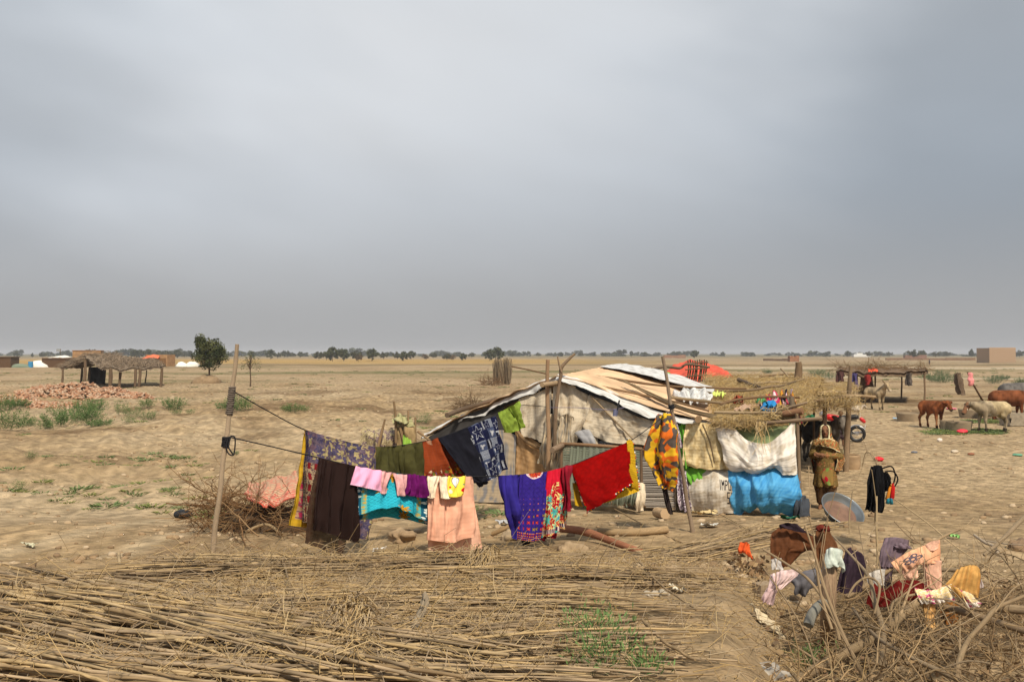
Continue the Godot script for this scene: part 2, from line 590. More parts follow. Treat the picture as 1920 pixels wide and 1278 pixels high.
func land(x: float, d: float) -> Color: # base colour of the soil and of what grows on far fields
	var c := Color(0.345, 0.25, 0.148)
	var n := nz.get_noise_2d(x * 3.0, d * 3.0 + 40.0)
	var m := nz.get_noise_2d(x * 16.0 + 70.0, d * 16.0)
	var f := nz.get_noise_2d(x * 70.0, d * 70.0 + 5.0)
	c = c.lerp(Color(0.43, 0.34, 0.23), clampf(0.35 + 1.1 * n + 0.6 * m, 0.0, 1.0) * 0.75)
	c = c.lerp(Color(0.19, 0.13, 0.078), clampf(-0.9 * n + 1.1 * m - 0.05 + 0.7 * f, 0.0, 1.0) * 0.85)
	c *= 1.0 + 0.24 * f
	if d < 9.5:
		c = c.lerp(Color(0.23, 0.155, 0.085), 0.45 * smoothstep(9.5, 7.0, d) * clampf(0.7 + m, 0.0, 1.0))
	if d > 7.0 and d < 24.0 and x < 0.0: # two pale wheel tracks curving in from the left
		var tx := -5.4 + 0.27 * (d - 8.6) - 0.006 * (d - 8.6) * (d - 8.6) + 0.5 * nz.get_noise_2d(d * 4.0, 7.0)
		for off in [0.0, -1.35]:
			c = c.lerp(Color(0.46, 0.365, 0.245), 0.65 * exp(-pow((x - tx - off) / 0.24, 2.0)) * smoothstep(24.0, 18.0, d))
	# trodden pale ground on the right, where the animals stand
	c = c.lerp(Color(0.415, 0.315, 0.20) * (1.0 + 0.12 * m), 0.65 * smoothstep(2.0, 6.0, x - 0.1 * d) * smoothstep(16.0, 20.0, d) * smoothstep(60.0, 40.0, d))
	c = c.lerp(Color(0.16, 0.105, 0.06), clampf(nz.get_noise_2d(x * 5.0 + 31.0, d * 9.0) * 2.6 - 0.3, 0.0, 0.75) * smoothstep(24.0, 34.0, d) * smoothstep(90.0, 60.0, d))
	if d > 60.0: # worn fields, strips of stubble, scrub and crops
		var b := nz.get_noise_2d(x * 0.25, d * 1.6)
		var b2 := nz.get_noise_2d(x * 0.5 + 400.0, d * 4.0)
		c = c.lerp(Color(0.40, 0.30, 0.195), clampf(0.4 + b2 * 1.6, 0.0, 0.8) * smoothstep(60.0, 80.0, d))
		c = c.lerp(Color(0.15, 0.14, 0.065), clampf(b * 2.2 - 0.25, 0.0, 0.65) * smoothstep(60.0, 90.0, d))
		var wob := 14.0 * nz.get_noise_2d(x * 0.4, 3.0)
		if x > -80.0:
			c = c.lerp(Color(0.11, 0.135, 0.05), 0.7 * band(d + wob, 128.0, 142.0) * clampf(0.6 + 1.2 * m, 0.0, 1.0) * smoothstep(-60.0, -20.0, x) * smoothstep(40.0, 10.0, x))
		c = c.lerp(Color(0.45, 0.29, 0.10), 0.75 * band(d + wob * 2.0, 235.0, 420.0) * smoothstep(60.0, -20.0, x - 0.05 * d))
		c = c.lerp(Color(0.50, 0.42, 0.31), 0.8 * band(d + wob * 0.3, 102.0, 108.0) * smoothstep(10.0, 25.0, x))
		c = c.lerp(Color(0.50, 0.42, 0.31), 0.8 * band(d + wob * 0.5, 160.0, 185.0) * smoothstep(20.0, 45.0, x))
		c = c.lerp(Color(0.15, 0.12, 0.065), 0.6 * band(d + wob, 205.0, 232.0))
		c = c.lerp(Color(0.13, 0.13, 0.07), smoothstep(450.0, 900.0, d) * 0.7)
	return c
func band(d: float, a: float, b: float) -> float:
	var e := (b - a) * 0.25
	return smoothstep(a - e, a + e, d) * smoothstep(b + e, b - e, d)

# ---- printed and woven cloth ------------------------------------------------
func img(w: int, h: int, f: Callable) -> ImageTexture:
	var im := Image.create(w, h, true, Image.FORMAT_RGB8)
	for y in h:
		for x in w:
			im.set_pixel(x, y, f.call((x + 0.5) / w, (y + 0.5) / h))
	return tex(im)
func c8(r: int, g: int, b: int) -> Color:
	return Color8(r, g, b)
func cell(u: float, v: float, k: float, jitter := 0.7) -> Array: # nearest of jittered dots: [distance, a number of its own, offset]
	var best := [9.0, 0.0, Vector2.ZERO]
	var q := Vector2(u, v) * k
	for a in 3:
		for b in 3:
			var g := q.floor() + Vector2(a - 1, b - 1)
			var h := fposmod(sin(g.x * 127.1 + g.y * 311.7) * 43758.5453, 1.0)
			var h2 := fposmod(sin(g.x * 269.5 + g.y * 183.3) * 43758.5453, 1.0)
			var o := q - (g + Vector2(0.5 + (h - 0.5) * jitter, 0.5 + (h2 - 0.5) * jitter))
			if o.length() < best[0]:
				best = [o.length(), h, o]
	return best
func star_at(p: Vector2, r: float) -> float: # below 1 inside a five-pointed star
	var a := fposmod(atan2(p.x, -p.y) + PI / 5.0, TAU / 5.0) - PI / 5.0
	var k := absf(a) / (PI / 5.0)
	var edge := r * 0.382 / (0.382 * cos(0.0) + k * 0.0 + (1.0 - 0.382) * k) * 1.0
	return p.length() / edge
func flower(o: Vector2, r: float, petals: int, turn := 0.0) -> float:
	return o.length() / (r * (0.72 + 0.28 * cos(atan2(o.y, o.x) * petals + turn)))
func n2(u: float, v: float, k: float) -> float:
	return nz.get_noise_2d(u * k * 50.0, v * k * 50.0)
func fabric(t: ImageTexture, rough := 0.95, o := {}) -> StandardMaterial3D:
	var q := {tex = t, normal = M.weave, ns = 0.25, spec = 0.15}
	q.merge(o)
	return mat(o.get("tint", Color(1, 1, 1)), rough, q)
func plain(c: Color, vary := 0.12) -> StandardMaterial3D: # dyed cloth, slightly faded in patches; c is sRGB-like from lin()
	return mat(c.lerp(Color(c.get_luminance(), c.get_luminance(), c.get_luminance()), 0.1) * (1.0 + vary), 0.95, {tex = M.blotch, spec = 0.15, normal = M.weave, ns = 0.15})

func cloth_prints() -> void:
	M.quilt = fabric(img(256, 256, func(u, v):
		var s := 0.88 + 0.12 * sin(v * 400.0)
		var e := cell(u + 0.02 * n2(u, v, 9.0), v, 9.0)
		var c := c8(84, 78, 112) if n2(u, v, 6.0) < 0.15 else c8(116, 100, 118)
		if n2(u, v, 44.0) > 0.12: c = c.lerp(c8(176, 150, 150), 0.35)
		if flower(e[2], 0.44, 5, e[1] * 6.0) < 0.9 + 1.6 * n2(u, v, 24.0) and e[1] > 0.35: c = c8(196, 178, 128)
		elif flower(e[2], 0.6, 4, e[1] * 9.0) < 0.8: c = c8(122, 96, 112)
		if u < 0.30 and v > 0.36:
			var g := Vector2(fmod(u * 13.0, 1.0), fmod(v * 9.0, 1.0))
			c = c8(140, 36, 42) if g.x > 0.25 and g.x < 0.8 and g.y > 0.2 and g.y < 0.8 else c8(190, 165, 130) if n2(u, v, 40.0) > -0.15 else c8(96, 70, 80)
		return Color(c.r * s, c.g * s, c.b * s)))
	M.quilt_back = fabric(img(256, 256, func(u, v):
		var c := c8(205, 165, 48)
		if u > 0.045 and u < 0.9 and v < 0.9:
			c = c8(176, 56, 92) if n2(u, v, 14.0) > 0.0 else c8(188, 150, 120)
			if fmod(v * 16.0, 1.0) < 0.2: c = c8(112, 84, 92)
			if u > 0.32: c = c8(92, 86, 120) if n2(u, v, 12.0) < 0.2 else c8(190, 172, 126)
		return c))
	M.turquoise = fabric(img(256, 256, func(u, v):
		var c := c8(46, 176, 198)
		var a := fmod((u * 1.25 + v) * 11.0 + 20.0, 1.0)
		var b := fmod((u * 1.25 - v) * 11.0 + 20.0, 1.0)
		if a < 0.1 or b < 0.1: c = c8(24, 96, 128)
		elif absf(a - 0.55) < 0.07 and absf(b - 0.55) < 0.07: c = c8(40, 60, 90)
		for q in [Vector3(0.5, 0.12, 0.12), Vector3(0.34, 0.42, 0.11), Vector3(0.64, 0.92, 0.10)]:
			var f := flower(Vector2(u - q.x, (v - q.y) * 0.8), q.z, 8)
			if f < 1.0: c = c8(206, 146, 32) if n2(u, v, 26.0) > -0.12 else c8(120, 92, 44)
		var m: float = minf(u, 1.0 - u)
		if m < 0.17:
			var e := cell(u, v, 12.0)
			if m > 0.09: c = c8(196, 160, 70) if flower(e[2], 0.45, 5) < 1.0 else c8(96, 176, 176)
			else: c = c8(226, 236, 232) if e[0] < 0.32 else c8(30, 92, 120)
			if m < 0.025: c = c8(20, 60, 90)
		return c))
	M.rust = fabric(img(256, 256, func(u, v):
		var c := c8(142, 64, 34)
		var e := cell(u, v, 11.0)
		if v > 0.74 + 0.05 * sin(u * 20.0):
			var k: Array = [c8(196, 48, 50), c8(212, 150, 40), c8(200, 84, 110), c8(110, 130, 60), c8(226, 200, 170), c8(120, 130, 180)]
			c = k[int(e[1] * 5.99)] if flower(e[2], 0.5, 6, e[1] * 5.0) < 1.0 else c8(126, 50, 30)
		if Vector2(u - 0.45, (v - 0.03) * 1.2).length() < 0.16 and n2(u, v, 40.0) > 0.0: c = c8(196, 168, 140)
		return c))
	M.navy = plain(lin(34, 35, 46))
	M.fleece = fabric(img(320, 320, func(u, v):
		# team fleece: a patchwork of navy and grey blocks with outlined stars, helmets and player shapes
		var q := Vector2(u * 5.0, v * 6.4)
		var g := q.floor()
		var l := q - g
		var big := int(fposmod(g.x + 2.0 * g.y, 4.0))
		var base: Color = [c8(28, 32, 62), c8(70, 80, 110), c8(24, 26, 44), c8(104, 112, 132)][big]
		var c := base
		var fuzz := n2(u, v, 60.0)
		if big == 3 and fuzz > 0.05: c = c8(160, 166, 180)
		if big == 2 and absf(l.x - 0.5) < 0.12 and fmod(l.y * 9.0, 1.0) < 0.62: c = c8(196, 200, 210)
		if big == 1:
			var d := flower(l - Vector2(0.5, 0.5), 0.36, 3, 1.0)
			if d < 1.0: c = c8(206, 208, 214) if d < 0.75 + fuzz else c8(120, 128, 150)
		if big == 2 and int(g.y) % 3 == 1:
			var h := Vector2((l.x - 0.5) * 1.1, (l.y - 0.48)).length()
			c = c8(24, 26, 44)
			if h < 0.42: c = c8(176, 182, 192)
			if h < 0.42 and l.y > 0.62 and l.x < 0.45: c = c8(40, 44, 70)
			if star_at(l - Vector2(0.58, 0.4), 0.16) < 1.0: c = c8(28, 34, 74)
		for s in [Vector3(0.30, 0.16, 0.17), Vector3(0.44, 0.82, 0.16), Vector3(0.80, 0.50, 0.08), Vector3(0.66, 0.70, 0.08), Vector3(0.62, 0.10, 0.08), Vector3(0.92, 0.14, 0.11)]:
			var p := Vector2((u - s.x), (v - s.y) * 1.28)
			if absf(p.x) < s.z and absf(p.y) < s.z * 1.05:
				c = c8(26, 30, 64)
				var k := star_at(p, s.z * 0.95)
				if k < 1.0: c = c8(190, 196, 208)
				if k < 0.82: c = c8(24, 28, 60)
				if k < 0.0: c = c8(22, 26, 58)
		if l.x < 0.03 or l.y < 0.03: c = c.lerp(c8(150, 156, 170), 0.5)
		return c))
	M.lime = plain(lin(136, 164, 44))
	M.olive = plain(lin(76, 74, 38))
	M.brown_sheer = mat(lin(40, 27, 25), 0.9, {alpha = 0.94, spec = 0.2})
	M.brown_thin = mat(lin(66, 48, 38), 0.9, {alpha = 0.72, spec = 0.2})
	M.pink = fabric(img(128, 128, func(u, v): return c8(236, 168, 204) if v < 0.9 or fmod(u * 20.0, 1.0) > 0.35 else c8(240, 205, 225)))
	M.pale_pink = plain(lin(226, 166, 166))
	M.purple = plain(lin(104, 16, 96))
	M.cream = plain(lin(236, 218, 190))
	M.baby = fabric(img(192, 192, func(u, v):
		var c := c8(232, 208, 78)
		var p := Vector2(u - 0.46, v - 0.28)
		var hq := Vector2(p.x * 1.15, p.y + absf(p.x) * 0.7 - 0.02)
		if hq.length() < 0.20: c = c8(236, 236, 232)
		if hq.length() > 0.185 and hq.length() < 0.22 and v < 0.5: c = c8(70, 80, 110)
		if Vector2(u - 0.82, v - 0.66).length() < 0.10: c = c8(196, 30, 34)
		if Vector2(u - 0.22, v - 0.50).length() < 0.055: c = c8(206, 60, 40)
		if Vector2((u - 0.24), v - 0.70).length() < 0.09: c = c8(232, 230, 220) if fmod(v * 24.0, 1.0) > 0.3 else c8(110, 130, 120)
		if absf(v - 0.42) < 0.02 and absf(u - 0.85) < 0.1: c = c8(60, 130, 130)
		return c))
	M.peach = plain(lin(234, 172, 142), 0.1)
	M.peach2 = plain(lin(238, 184, 156), 0.1)
	M.blue = plain(lin(52, 42, 140))
	M.blue_print = fabric(img(256, 256, func(u, v):
		var c := c8(50, 36, 124)
		var a := fmod((u * 0.9 + v * 1.6) * 8.0 + 20.0, 1.0)
		var b := fmod((u * 0.9 - v * 1.6) * 8.0 + 20.0, 1.0)
		if a < 0.07 or b < 0.07: c = c8(40, 28, 92)
		var p := Vector2((u - 0.52), v * 1.9)
		if p.length() < 0.24 - 0.05 * absf(sin(atan2(p.y, p.x) * 8.0)):
			c = c8(186, 30, 36) if n2(u, v, 26.0) > 0.12 else c8(212, 110, 30) if n2(u, v, 34.0) > 0.02 else c8(88, 14, 54)
		elif p.length() < 0.26: c = c8(216, 190, 190)
		if v > 0.42:
			var e := cell(u, v * 2.0, 6.5, 0.15)
			if flower(e[2], 0.34, 4, PI) < clampf((v - 0.42) * 3.0, 0.3, 1.0): c = c8(176, 40, 40) if e[1] < 0.62 else c8(120, 104, 40)
			if e[0] < 0.06: c = c8(220, 130, 40)
		if v > 0.86:
			c = c8(110, 20, 70) if n2(u, v, 18.0) > 0.05 else c8(54, 30, 120)
			if fmod((v - 0.86) * 24.0, 1.0) < 0.35 and fmod(u * 22.0, 1.0) < 0.5: c = c8(216, 130, 34)
		return c))
	M.red_print = fabric(img(256, 256, func(u, v):
		var c := c8(190, 28, 50)
		if v > 0.36 + 0.1 * sin(u * 9.0):
			var e := cell(u, v * 1.6, 4.5, 0.9)
			if flower(e[2], 0.52, 6, e[1] * 9.0) < 1.0:
				c = c8(84, 172, 156) if e[1] < 0.4 else c8(180, 206, 150) if e[1] < 0.7 else c8(212, 190, 120)
				if flower(e[2], 0.3, 5, e[1] * 4.0) < 1.0 and n2(u, v, 22.0) > 0.0: c = c8(64, 140, 160)
			elif absf(n2(u, v, 10.0)) < 0.07: c = c8(222, 210, 130)
			else: c = c8(160, 18, 34)
		if v > 0.88 and v < 0.95: c = c8(60, 40, 70) if fmod(u * 24.0, 1.0) < 0.6 else c8(200, 180, 170)
		return c))
	M.crimson = plain(lin(146, 18, 42))
	M.velvet = mat(lin(150, 14, 13), 1.0, {tex = M.blotch, normal = M.crease, ns = 0.35, uv = Vector2(3, 3), spec = 0.05})
	M.crochet = fabric(img(128, 128, func(u, v):
		var k := sin(u * 60.0) * sin(v * 60.0)
		return c8(212, 172, 40) if k > -0.35 else c8(150, 112, 20)))
	M.scarf = fabric(img(256, 256, func(u, v):
		var e := cell(u, v * 1.8, 12.0, 0.9)
		var h: float = e[1]
		if h < 0.34: return c8(208, 106, 40)
		if h < 0.66: return c8(212, 170, 44)
		return c8(86, 78, 74)))
	M.pale_floral = fabric(img(192, 192, func(u, v): return c8(206, 196, 206) if n2(u, v, 14.0) > -0.02 else c8(104, 84, 104)))
	M.rug = fabric(img(256, 256, func(u, v):
		var s := 0.9 + 0.1 * sin(v * 150.0 + 4.0 * n2(u, v, 4.0))
		var k := n2(u, v, 7.0) + 0.6 * n2(u, v, 19.0)
		var c := c8(204, 142, 120) if k > 0.05 else c8(194, 160, 134)
		if v > 0.72 or u < 0.06: c = c8(206, 120, 104) if n2(u, v, 16.0) > -0.05 else c8(206, 164, 140)
		if v > 0.94: c = c8(206, 92, 76)
		return Color(c.r * s, c.g * s, c.b * s)))
	M.rope = mat(lin(34, 34, 38), 0.9)

# ---- the two washing lines ---------------------------------------------------
func on_line(u: float, ax: float, ad: float, bx: float, bd: float) -> float:
	var k := (u - 960.0) / F
	var t := (ad * k - ax) / ((bx - ax) - (bd - ad) * k)
	return ad + (bd - ad) * t
func l1(u: float) -> float:
	return on_line(u, -2.6, 8.0, 0.687, 15.7)
func l2(u: float) -> float:
	return on_line(u, -2.675, 8.0, 2.3625, 12.0)
var bulge := 1.0
func hung(line: Callable, a: Array) -> Array: # rows of [u, v, nearer, ...]: metres nearer than the line
	var out := []
	for r in a:
		var p := PackedVector3Array()
		for k in range(0, r.size(), 3):
			p.append(P(r[k], r[k + 1], line.call(r[k]) - r[k + 2] * bulge))
		out.append(p)
	return out
func cloth(called: String, m: Material, label: String, category: String, line: Callable, a: Array, o := {}, group := "") -> MeshInstance3D:
	var mb := MB.new()
	sheet(mb, hung(line, a), o)
	return solo(called, mb, m, label, category, group)
func panel(called: String, m: Material, parent: Node, line: Callable, a: Array, o := {}) -> MeshInstance3D:
	var mb := MB.new()
	sheet(mb, hung(line, a), o)
	return part(called, mb, m, parent)

func bamboo(label: String, a: Vector3, b: Vector3, r0: float, r1: float, col: Color) -> Node3D:
	var t := thing("bamboo_pole", label, "pole", Vector3.ZERO)
	var mb := MB.new()
	var p := PackedVector3Array()
	var rr := PackedFloat32Array()
	var m := 60
	var bow := Vector3.ZERO
	for k in m + 1:
		var f := float(k) / m
		p.append(a.lerp(b, f) + bow * sin(f * PI) + Vector3(0.004 * sin(f * 23.0), 0, 0))
		var node := fposmod(f * 9.0 + 0.1 * sin(f * 9.0), 1.0)
		rr.append(lerpf(r0, r1, f) * (1.0 + 0.2 * exp(-pow((node - 0.5) * 16.0, 2.0)) - 0.05 * exp(-pow((node - 0.58) * 20.0, 2.0))))
	mb.col = col
	mb.tube(p, r0, r1, 10, true, 1.0, rr)
	for k in mb.c.size():
		mb.c[k] = col * (1.0 + 0.4 * nz.get_noise_3d(mb.v[k].x * 60.0, mb.v[k].y * 30.0, mb.v[k].z * 60.0))
	part("culm", mb, M.wood, t)
	return t
func wraps(t: Node3D, a: Vector3, b: Vector3, r: float, turns: int, m: Material) -> void: # rope wound round a pole from a to b
	var mb := MB.new()
	var p := PackedVector3Array()
	var d := (b - a).normalized()
	var x := d.cross(Vector3(0, 0, 1)).normalized()
	var y := d.cross(x)
	for k in turns * 10 + 1:
		var an := TAU * k / 10.0
		p.append(a.lerp(b, k / (turns * 10.0)) + (x * cos(an) + y * sin(an)) * (r + 0.004 * sin(k * 1.7)))
	mb.tube(p, 0.011, 0.011, 5)
	part("rope_binding", mb, m, t)
func cord(called: String, label: String, m: Material, p: PackedVector3Array, r: float) -> void:
	var mb := MB.new()
	mb.tube(along(p, 8), r, r, 6)
	solo(called, mb, m, label, "clothesline" if called == "washing_line" else "cord")

func laundry() -> void:
	cloth_prints()
	var pb := gd(396, 8.0, -0.12)
	var ptop := P(445, 645, 8.0)
	var t := bamboo("tall leaning bamboo pole at the left end of the washing lines", pb, ptop, 0.027, 0.019, Color(0.42, 0.34, 0.26))
	var ax := func(v: float) -> Vector3: return pb.lerp(ptop, clampf((1050.0 - v) / 405.0, 0.0, 1.0))
	wraps(t, ax.call(772.0), ax.call(722.0), 0.025, 13, mat(lin(104, 94, 86), 0.95))
	wraps(t, ax.call(830.0), ax.call(812.0), 0.028, 6, M.rope)
	var loop := MB.new()
	loop.tube(along(pts([427, 822, 7.97, 424, 838, 7.95, 428, 850, 7.95, 437, 853, 7.95, 440, 840, 7.96, 440, 820, 7.96, 432, 817, 7.97]), 5), 0.007, 0.007, 5)
	loop.tube(along(pts([432, 820, 7.97, 428, 836, 7.93, 432, 845, 7.93, 436, 851, 7.95]), 5), 0.007, 0.007, 5)
	part("rope_loop", loop, M.rope, t)
	var rb := gd(1300, 12.0, -0.12)
	var t2 := bamboo("weathered bamboo pole leaning left in front of the shelter, tied with a black cord", rb, P(1243, 668, 12.0), 0.031, 0.022, Color(0.27, 0.215, 0.17))
	wraps(t2, rb.lerp(P(1243, 668, 12.0), 0.715), rb.lerp(P(1243, 668, 12.0), 0.735), 0.034, 4, M.rope)
	# upper line
	var up := [440, 735, 505, 772, 572, 806, 640, 826, 700, 838, 750, 835, 790, 828, 822, 821, 873, 802, 935, 776, 975, 760, 1030, 763]
	var p := PackedVector3Array()
	for k in range(0, up.size(), 2):
		p.append(P(up[k], up[k + 1], l1(up[k])))
	cord("washing_line", "upper dark washing line rising to the post of the shelter, heavy with a quilt", M.rope, p, 0.006)
	cord("cord", "thin violet cord strung across the beige canvas wall of the shelter", mat(lin(110, 104, 130), 0.9), pts([1026, 764, 15.6, 1080, 764, 15.3, 1140, 768, 15.1, 1170, 764, 15.2]), 0.006)
	var q := thing("quilt", "patchwork quilt of violet, cream and red with a yellow edge on the upper line", "quilt")
	panel("front_panel", M.quilt, q, l1, [[572, 806, 0.0, 612, 819, 0.0, 655, 829, 0.0, 702, 838, 0.0], [568, 890, 0.05, 612, 900, 0.06, 655, 908, 0.06, 700, 915, 0.05], [567, 978, 0.02, 610, 988, 0.04, 652, 1003, 0.04, 684, 1011, 0.02]], {fold = 0.03, ff = 3.0, nu = 40, nv = 40, thick = 0.02, crump = 0.008})
	panel("back_panel", M.quilt_back, q, l1, [[571, 806, -0.01, 612, 819, -0.01, 655, 829, -0.01, 702, 838, -0.01], [558, 890, -0.12, 600, 900, -0.14, 650, 905, -0.14, 706, 905, -0.1], [544, 985, -0.16, 590, 989, -0.2, 640, 985, -0.2, 695, 972, -0.15]], {fold = 0.03, ff = 3.0, nu = 36, nv = 36, thick = 0.02})
	cloth("trousers", M.olive, "olive green trouser leg folded over the upper line beside the quilt", "trousers", l1, [[704, 838, 0.0, 725, 837, 0.0, 748, 835, 0.0], [704, 865, 0.04, 727, 868, 0.05, 750, 866, 0.03], [708, 893, 0.04, 728, 897, 0.06, 752, 895, 0.02]], {fold = 0.03, ff = 2.5, crump = 0.012})
	cloth("trousers", M.olive, "olive green garment with a gathered hem next to the rust shawl", "trousers", l1, [[748, 835, 0.02, 770, 832, 0.02, 791, 828, 0.02], [748, 862, 0.07, 771, 868, 0.07, 795, 860, 0.05], [752, 890, 0.06, 775, 900, 0.1, 798, 888, 0.05]], {fold = 0.045, ff = 2.0, crump = 0.016})
	q = thing("shawl", "rust brown shawl with an embroidered floral hem on the upper line", "shawl")
	panel("front_panel", M.rust, q, l1, [[790, 828, 0.0, 806, 825, 0.0, 821, 820, 0.0], [793, 860, 0.05, 815, 860, 0.06, 835, 855, 0.05], [798, 900, 0.05, 826, 902, 0.07, 853, 897, 0.05]], {fold = 0.034, ff = 2.0})
	panel("back_panel", M.rust, q, l1, [[794, 828, -0.02, 808, 825, -0.02, 823, 820, -0.02], [806, 865, -0.15, 828, 860, -0.15, 848, 852, -0.15], [820, 905, -0.2, 848, 900, -0.2, 870, 890, -0.2]], {fold = 0.03, ff = 2.0})
	q = thing("cloth_wrap", "plain dark navy cloth hanging diagonally beside the star print fleece", "cloth")
	panel("front_panel", M.navy, q, l1, [[820, 822, 0.02, 845, 813, 0.02, 874, 802, 0.02], [845, 858, 0.09, 870, 850, 0.09, 893, 840, 0.09], [868, 890, 0.12, 890, 890, 0.12, 908, 880, 0.12], [886, 905, 0.12, 900, 905, 0.12, 914, 895, 0.12]], {fold = 0.028, ff = 1.5})
	panel("corner_flap", M.navy, q, l1, [[889, 903, -0.02, 900, 898, -0.02, 910, 894, -0.02], [899, 914, -0.02, 906, 910, -0.02, 914, 905, -0.02]], {nu = 8, nv = 6})
	cloth("fleece_throw", M.fleece, "navy and grey fleece throw printed with silver stars, blocks and helmets", "blanket", l1, [[872, 803, 0.0, 900, 790, 0.0, 928, 780, 0.0], [884, 838, 0.06, 914, 826, 0.06, 938, 818, 0.06], [896, 872, 0.09, 922, 860, 0.09, 945, 850, 0.09], [910, 903, 0.1, 930, 893, 0.1, 951, 879, 0.1]], {fold = 0.028, ff = 1.6, thick = 0.012})
	q = thing("shirt", "lime green child's shirt folded over the line near the post", "shirt")
	panel("front_panel", M.lime, q, l1, [[932, 773, 0.0, 945, 768, 0.02, 958, 760, 0.0], [938, 792, 0.05, 952, 789, 0.08, 966, 782, 0.04], [944, 810, 0.06, 957, 811, 0.09, 970, 806, 0.05]], {fold = 0.03, ff = 2.0, crump = 0.012})
	panel("sleeve", M.lime, q, l1, [[952, 764, 0.05, 964, 757, 0.08, 975, 752, 0.03], [960, 775, 0.07, 968, 775, 0.12, 975, 770, 0.05], [966, 790, 0.04, 972, 792, 0.09, 977, 786, 0.04], [970, 803, 0.02, 975, 803, 0.06, 980, 800, 0.02]], {fold = 0.04, ff = 2.0, crump = 0.015})
	# lower line
	var lo := [425, 818, 500, 835, 560, 849, 598, 858, 664, 874, 716, 883, 760, 889, 800, 893, 850, 894, 895, 893, 936, 892, 975, 890, 1026, 884, 1072, 872, 1125, 850, 1182, 826, 1240, 784, 1268, 760]
	p = PackedVector3Array()
	for k in range(0, lo.size(), 2):
		p.append(P(lo[k], lo[k + 1], l2(lo[k])))
	cord("washing_line", "lower black washing line strung between the two bamboo poles", M.rope, p, 0.006)
	q = thing("shawl", "dark brown sheer shawl hanging long near the left bamboo pole", "shawl")
	panel("front_panel", M.brown_sheer, q, l2, [[598, 858, 0.02, 630, 866, 0.02, 664, 874, 0.02], [590, 925, 0.07, 624, 930, 0.1, 657, 940, 0.06], [586, 993, 0.08, 620, 1001, 0.12, 655, 1014, 0.07]], {fold = 0.06, ff = 2.2, nu = 30, nv = 30})
	panel("back_panel", M.brown_thin, q, l2, [[598, 858, -0.01, 630, 866, -0.01, 664, 874, -0.01], [578, 940, -0.03, 620, 945, -0.05, 664, 950, -0.03], [572, 1018, -0.03, 606, 1031, -0.05, 643, 1038, -0.03]], {fold = 0.03, ff = 2.0, nu = 30, nv = 30})
	panel("side_fold", M.brown_sheer, q, l2, [[655, 872, 0.03, 662, 874, 0.03, 665, 876, 0.03], [655, 940, 0.04, 662, 945, 0.05, 668, 950, 0.02], [654, 1012, 0.03, 662, 1016, 0.04, 669, 1017, 0.0]], {fold = 0.028, ff = 1.0, nu = 10})
	q = thing("tunic", "turquoise tunic with a diamond grid, golden flowers and patterned side borders", "tunic")
	panel("front_panel", M.turquoise, q, l2, [[668, 877, 0.0, 700, 883, 0.0, 735, 888, 0.0, 770, 890, 0.0, 800, 893, 0.0], [667, 925, 0.03, 700, 925, 0.05, 735, 922, 0.06, 770, 926, 0.05, 802, 935, 0.03], [669, 967, 0.03, 700, 958, 0.12, 738, 951, 0.16, 772, 962, 0.12, 803, 977, 0.04]], {fold = 0.028, ff = 3.0, nu = 36})
	panel("back_panel", M.turquoise, q, l2, [[668, 877, -0.02, 700, 883, -0.02, 735, 888, -0.02, 770, 890, -0.02, 800, 893, -0.02], [667, 925, -0.05, 700, 925, -0.08, 735, 922, -0.1, 770, 926, -0.08, 802, 935, -0.05], [669, 974, -0.05, 700, 972, -0.1, 738, 970, -0.14, 772, 976, -0.1, 804, 984, -0.05]], {fold = 0.028, ff = 3.0, nu = 30})
	cloth("cloth_piece", M.pink, "bright pink satin piece folded over the lower line, its hem pale", "cloth", l2, [[666, 874, 0.06, 690, 879, 0.06, 716, 883, 0.06], [661, 892, 0.1, 687, 896, 0.12, 715, 901, 0.1], [656, 908, 0.1, 684, 914, 0.13, 714, 921, 0.1]], {fold = 0.015, ff = 2.0, crump = 0.008})
	q = thing("leggings", "pale pink child's leggings with the legs apart beside the pink satin", "leggings")
	panel("leg", M.pale_pink, q, l2, [[714, 883, 0.07, 726, 885, 0.08, 738, 886, 0.07], [713, 902, 0.1, 722, 905, 0.12, 730, 900, 0.1], [711, 923, 0.1, 718, 926, 0.12, 725, 925, 0.1]], {fold = 0.028, ff = 1.5, nu = 14})
	panel("leg", M.pale_pink, q, l2, [[736, 886, 0.07, 749, 889, 0.08, 762, 890, 0.07], [742, 905, 0.1, 751, 908, 0.12, 762, 908, 0.1], [744, 926, 0.1, 752, 929, 0.12, 761, 927, 0.1]], {fold = 0.028, ff = 1.5, nu = 14})
	cloth("skirt", M.purple, "short flared purple skirt on the lower line", "skirt", l2, [[761, 889, 0.06, 780, 891, 0.06, 799, 892, 0.06], [760, 910, 0.1, 781, 912, 0.12, 802, 912, 0.1], [756, 928, 0.12, 781, 931, 0.15, 806, 934, 0.12]], {fold = 0.05, ff = 3.0})
	q = thing("tunic", "long peach tunic reaching almost to the ground, on the lower line", "tunic")
	panel("front_panel", M.peach, q, l2, [[800, 893, 0.0, 830, 894, 0.0, 860, 894, 0.0, 884, 893, 0.0], [800, 950, 0.05, 830, 952, 0.09, 858, 952, 0.1, 886, 948, 0.06], [798, 1011, 0.08, 828, 1015, 0.15, 856, 1016, 0.17, 887, 1003, 0.1]], {fold = 0.05, ff = 2.4, nu = 40, nv = 34})
	panel("back_panel", M.peach2, q, l2, [[800, 893, -0.02, 830, 894, -0.02, 860, 894, -0.02, 886, 893, -0.02], [800, 960, -0.04, 832, 962, -0.05, 862, 962, -0.05, 894, 958, -0.03], [801, 1029, -0.04, 836, 1040, -0.06, 872, 1040, -0.06, 906, 1031, -0.02]], {fold = 0.03, ff = 2.0, nu = 34, nv = 34})
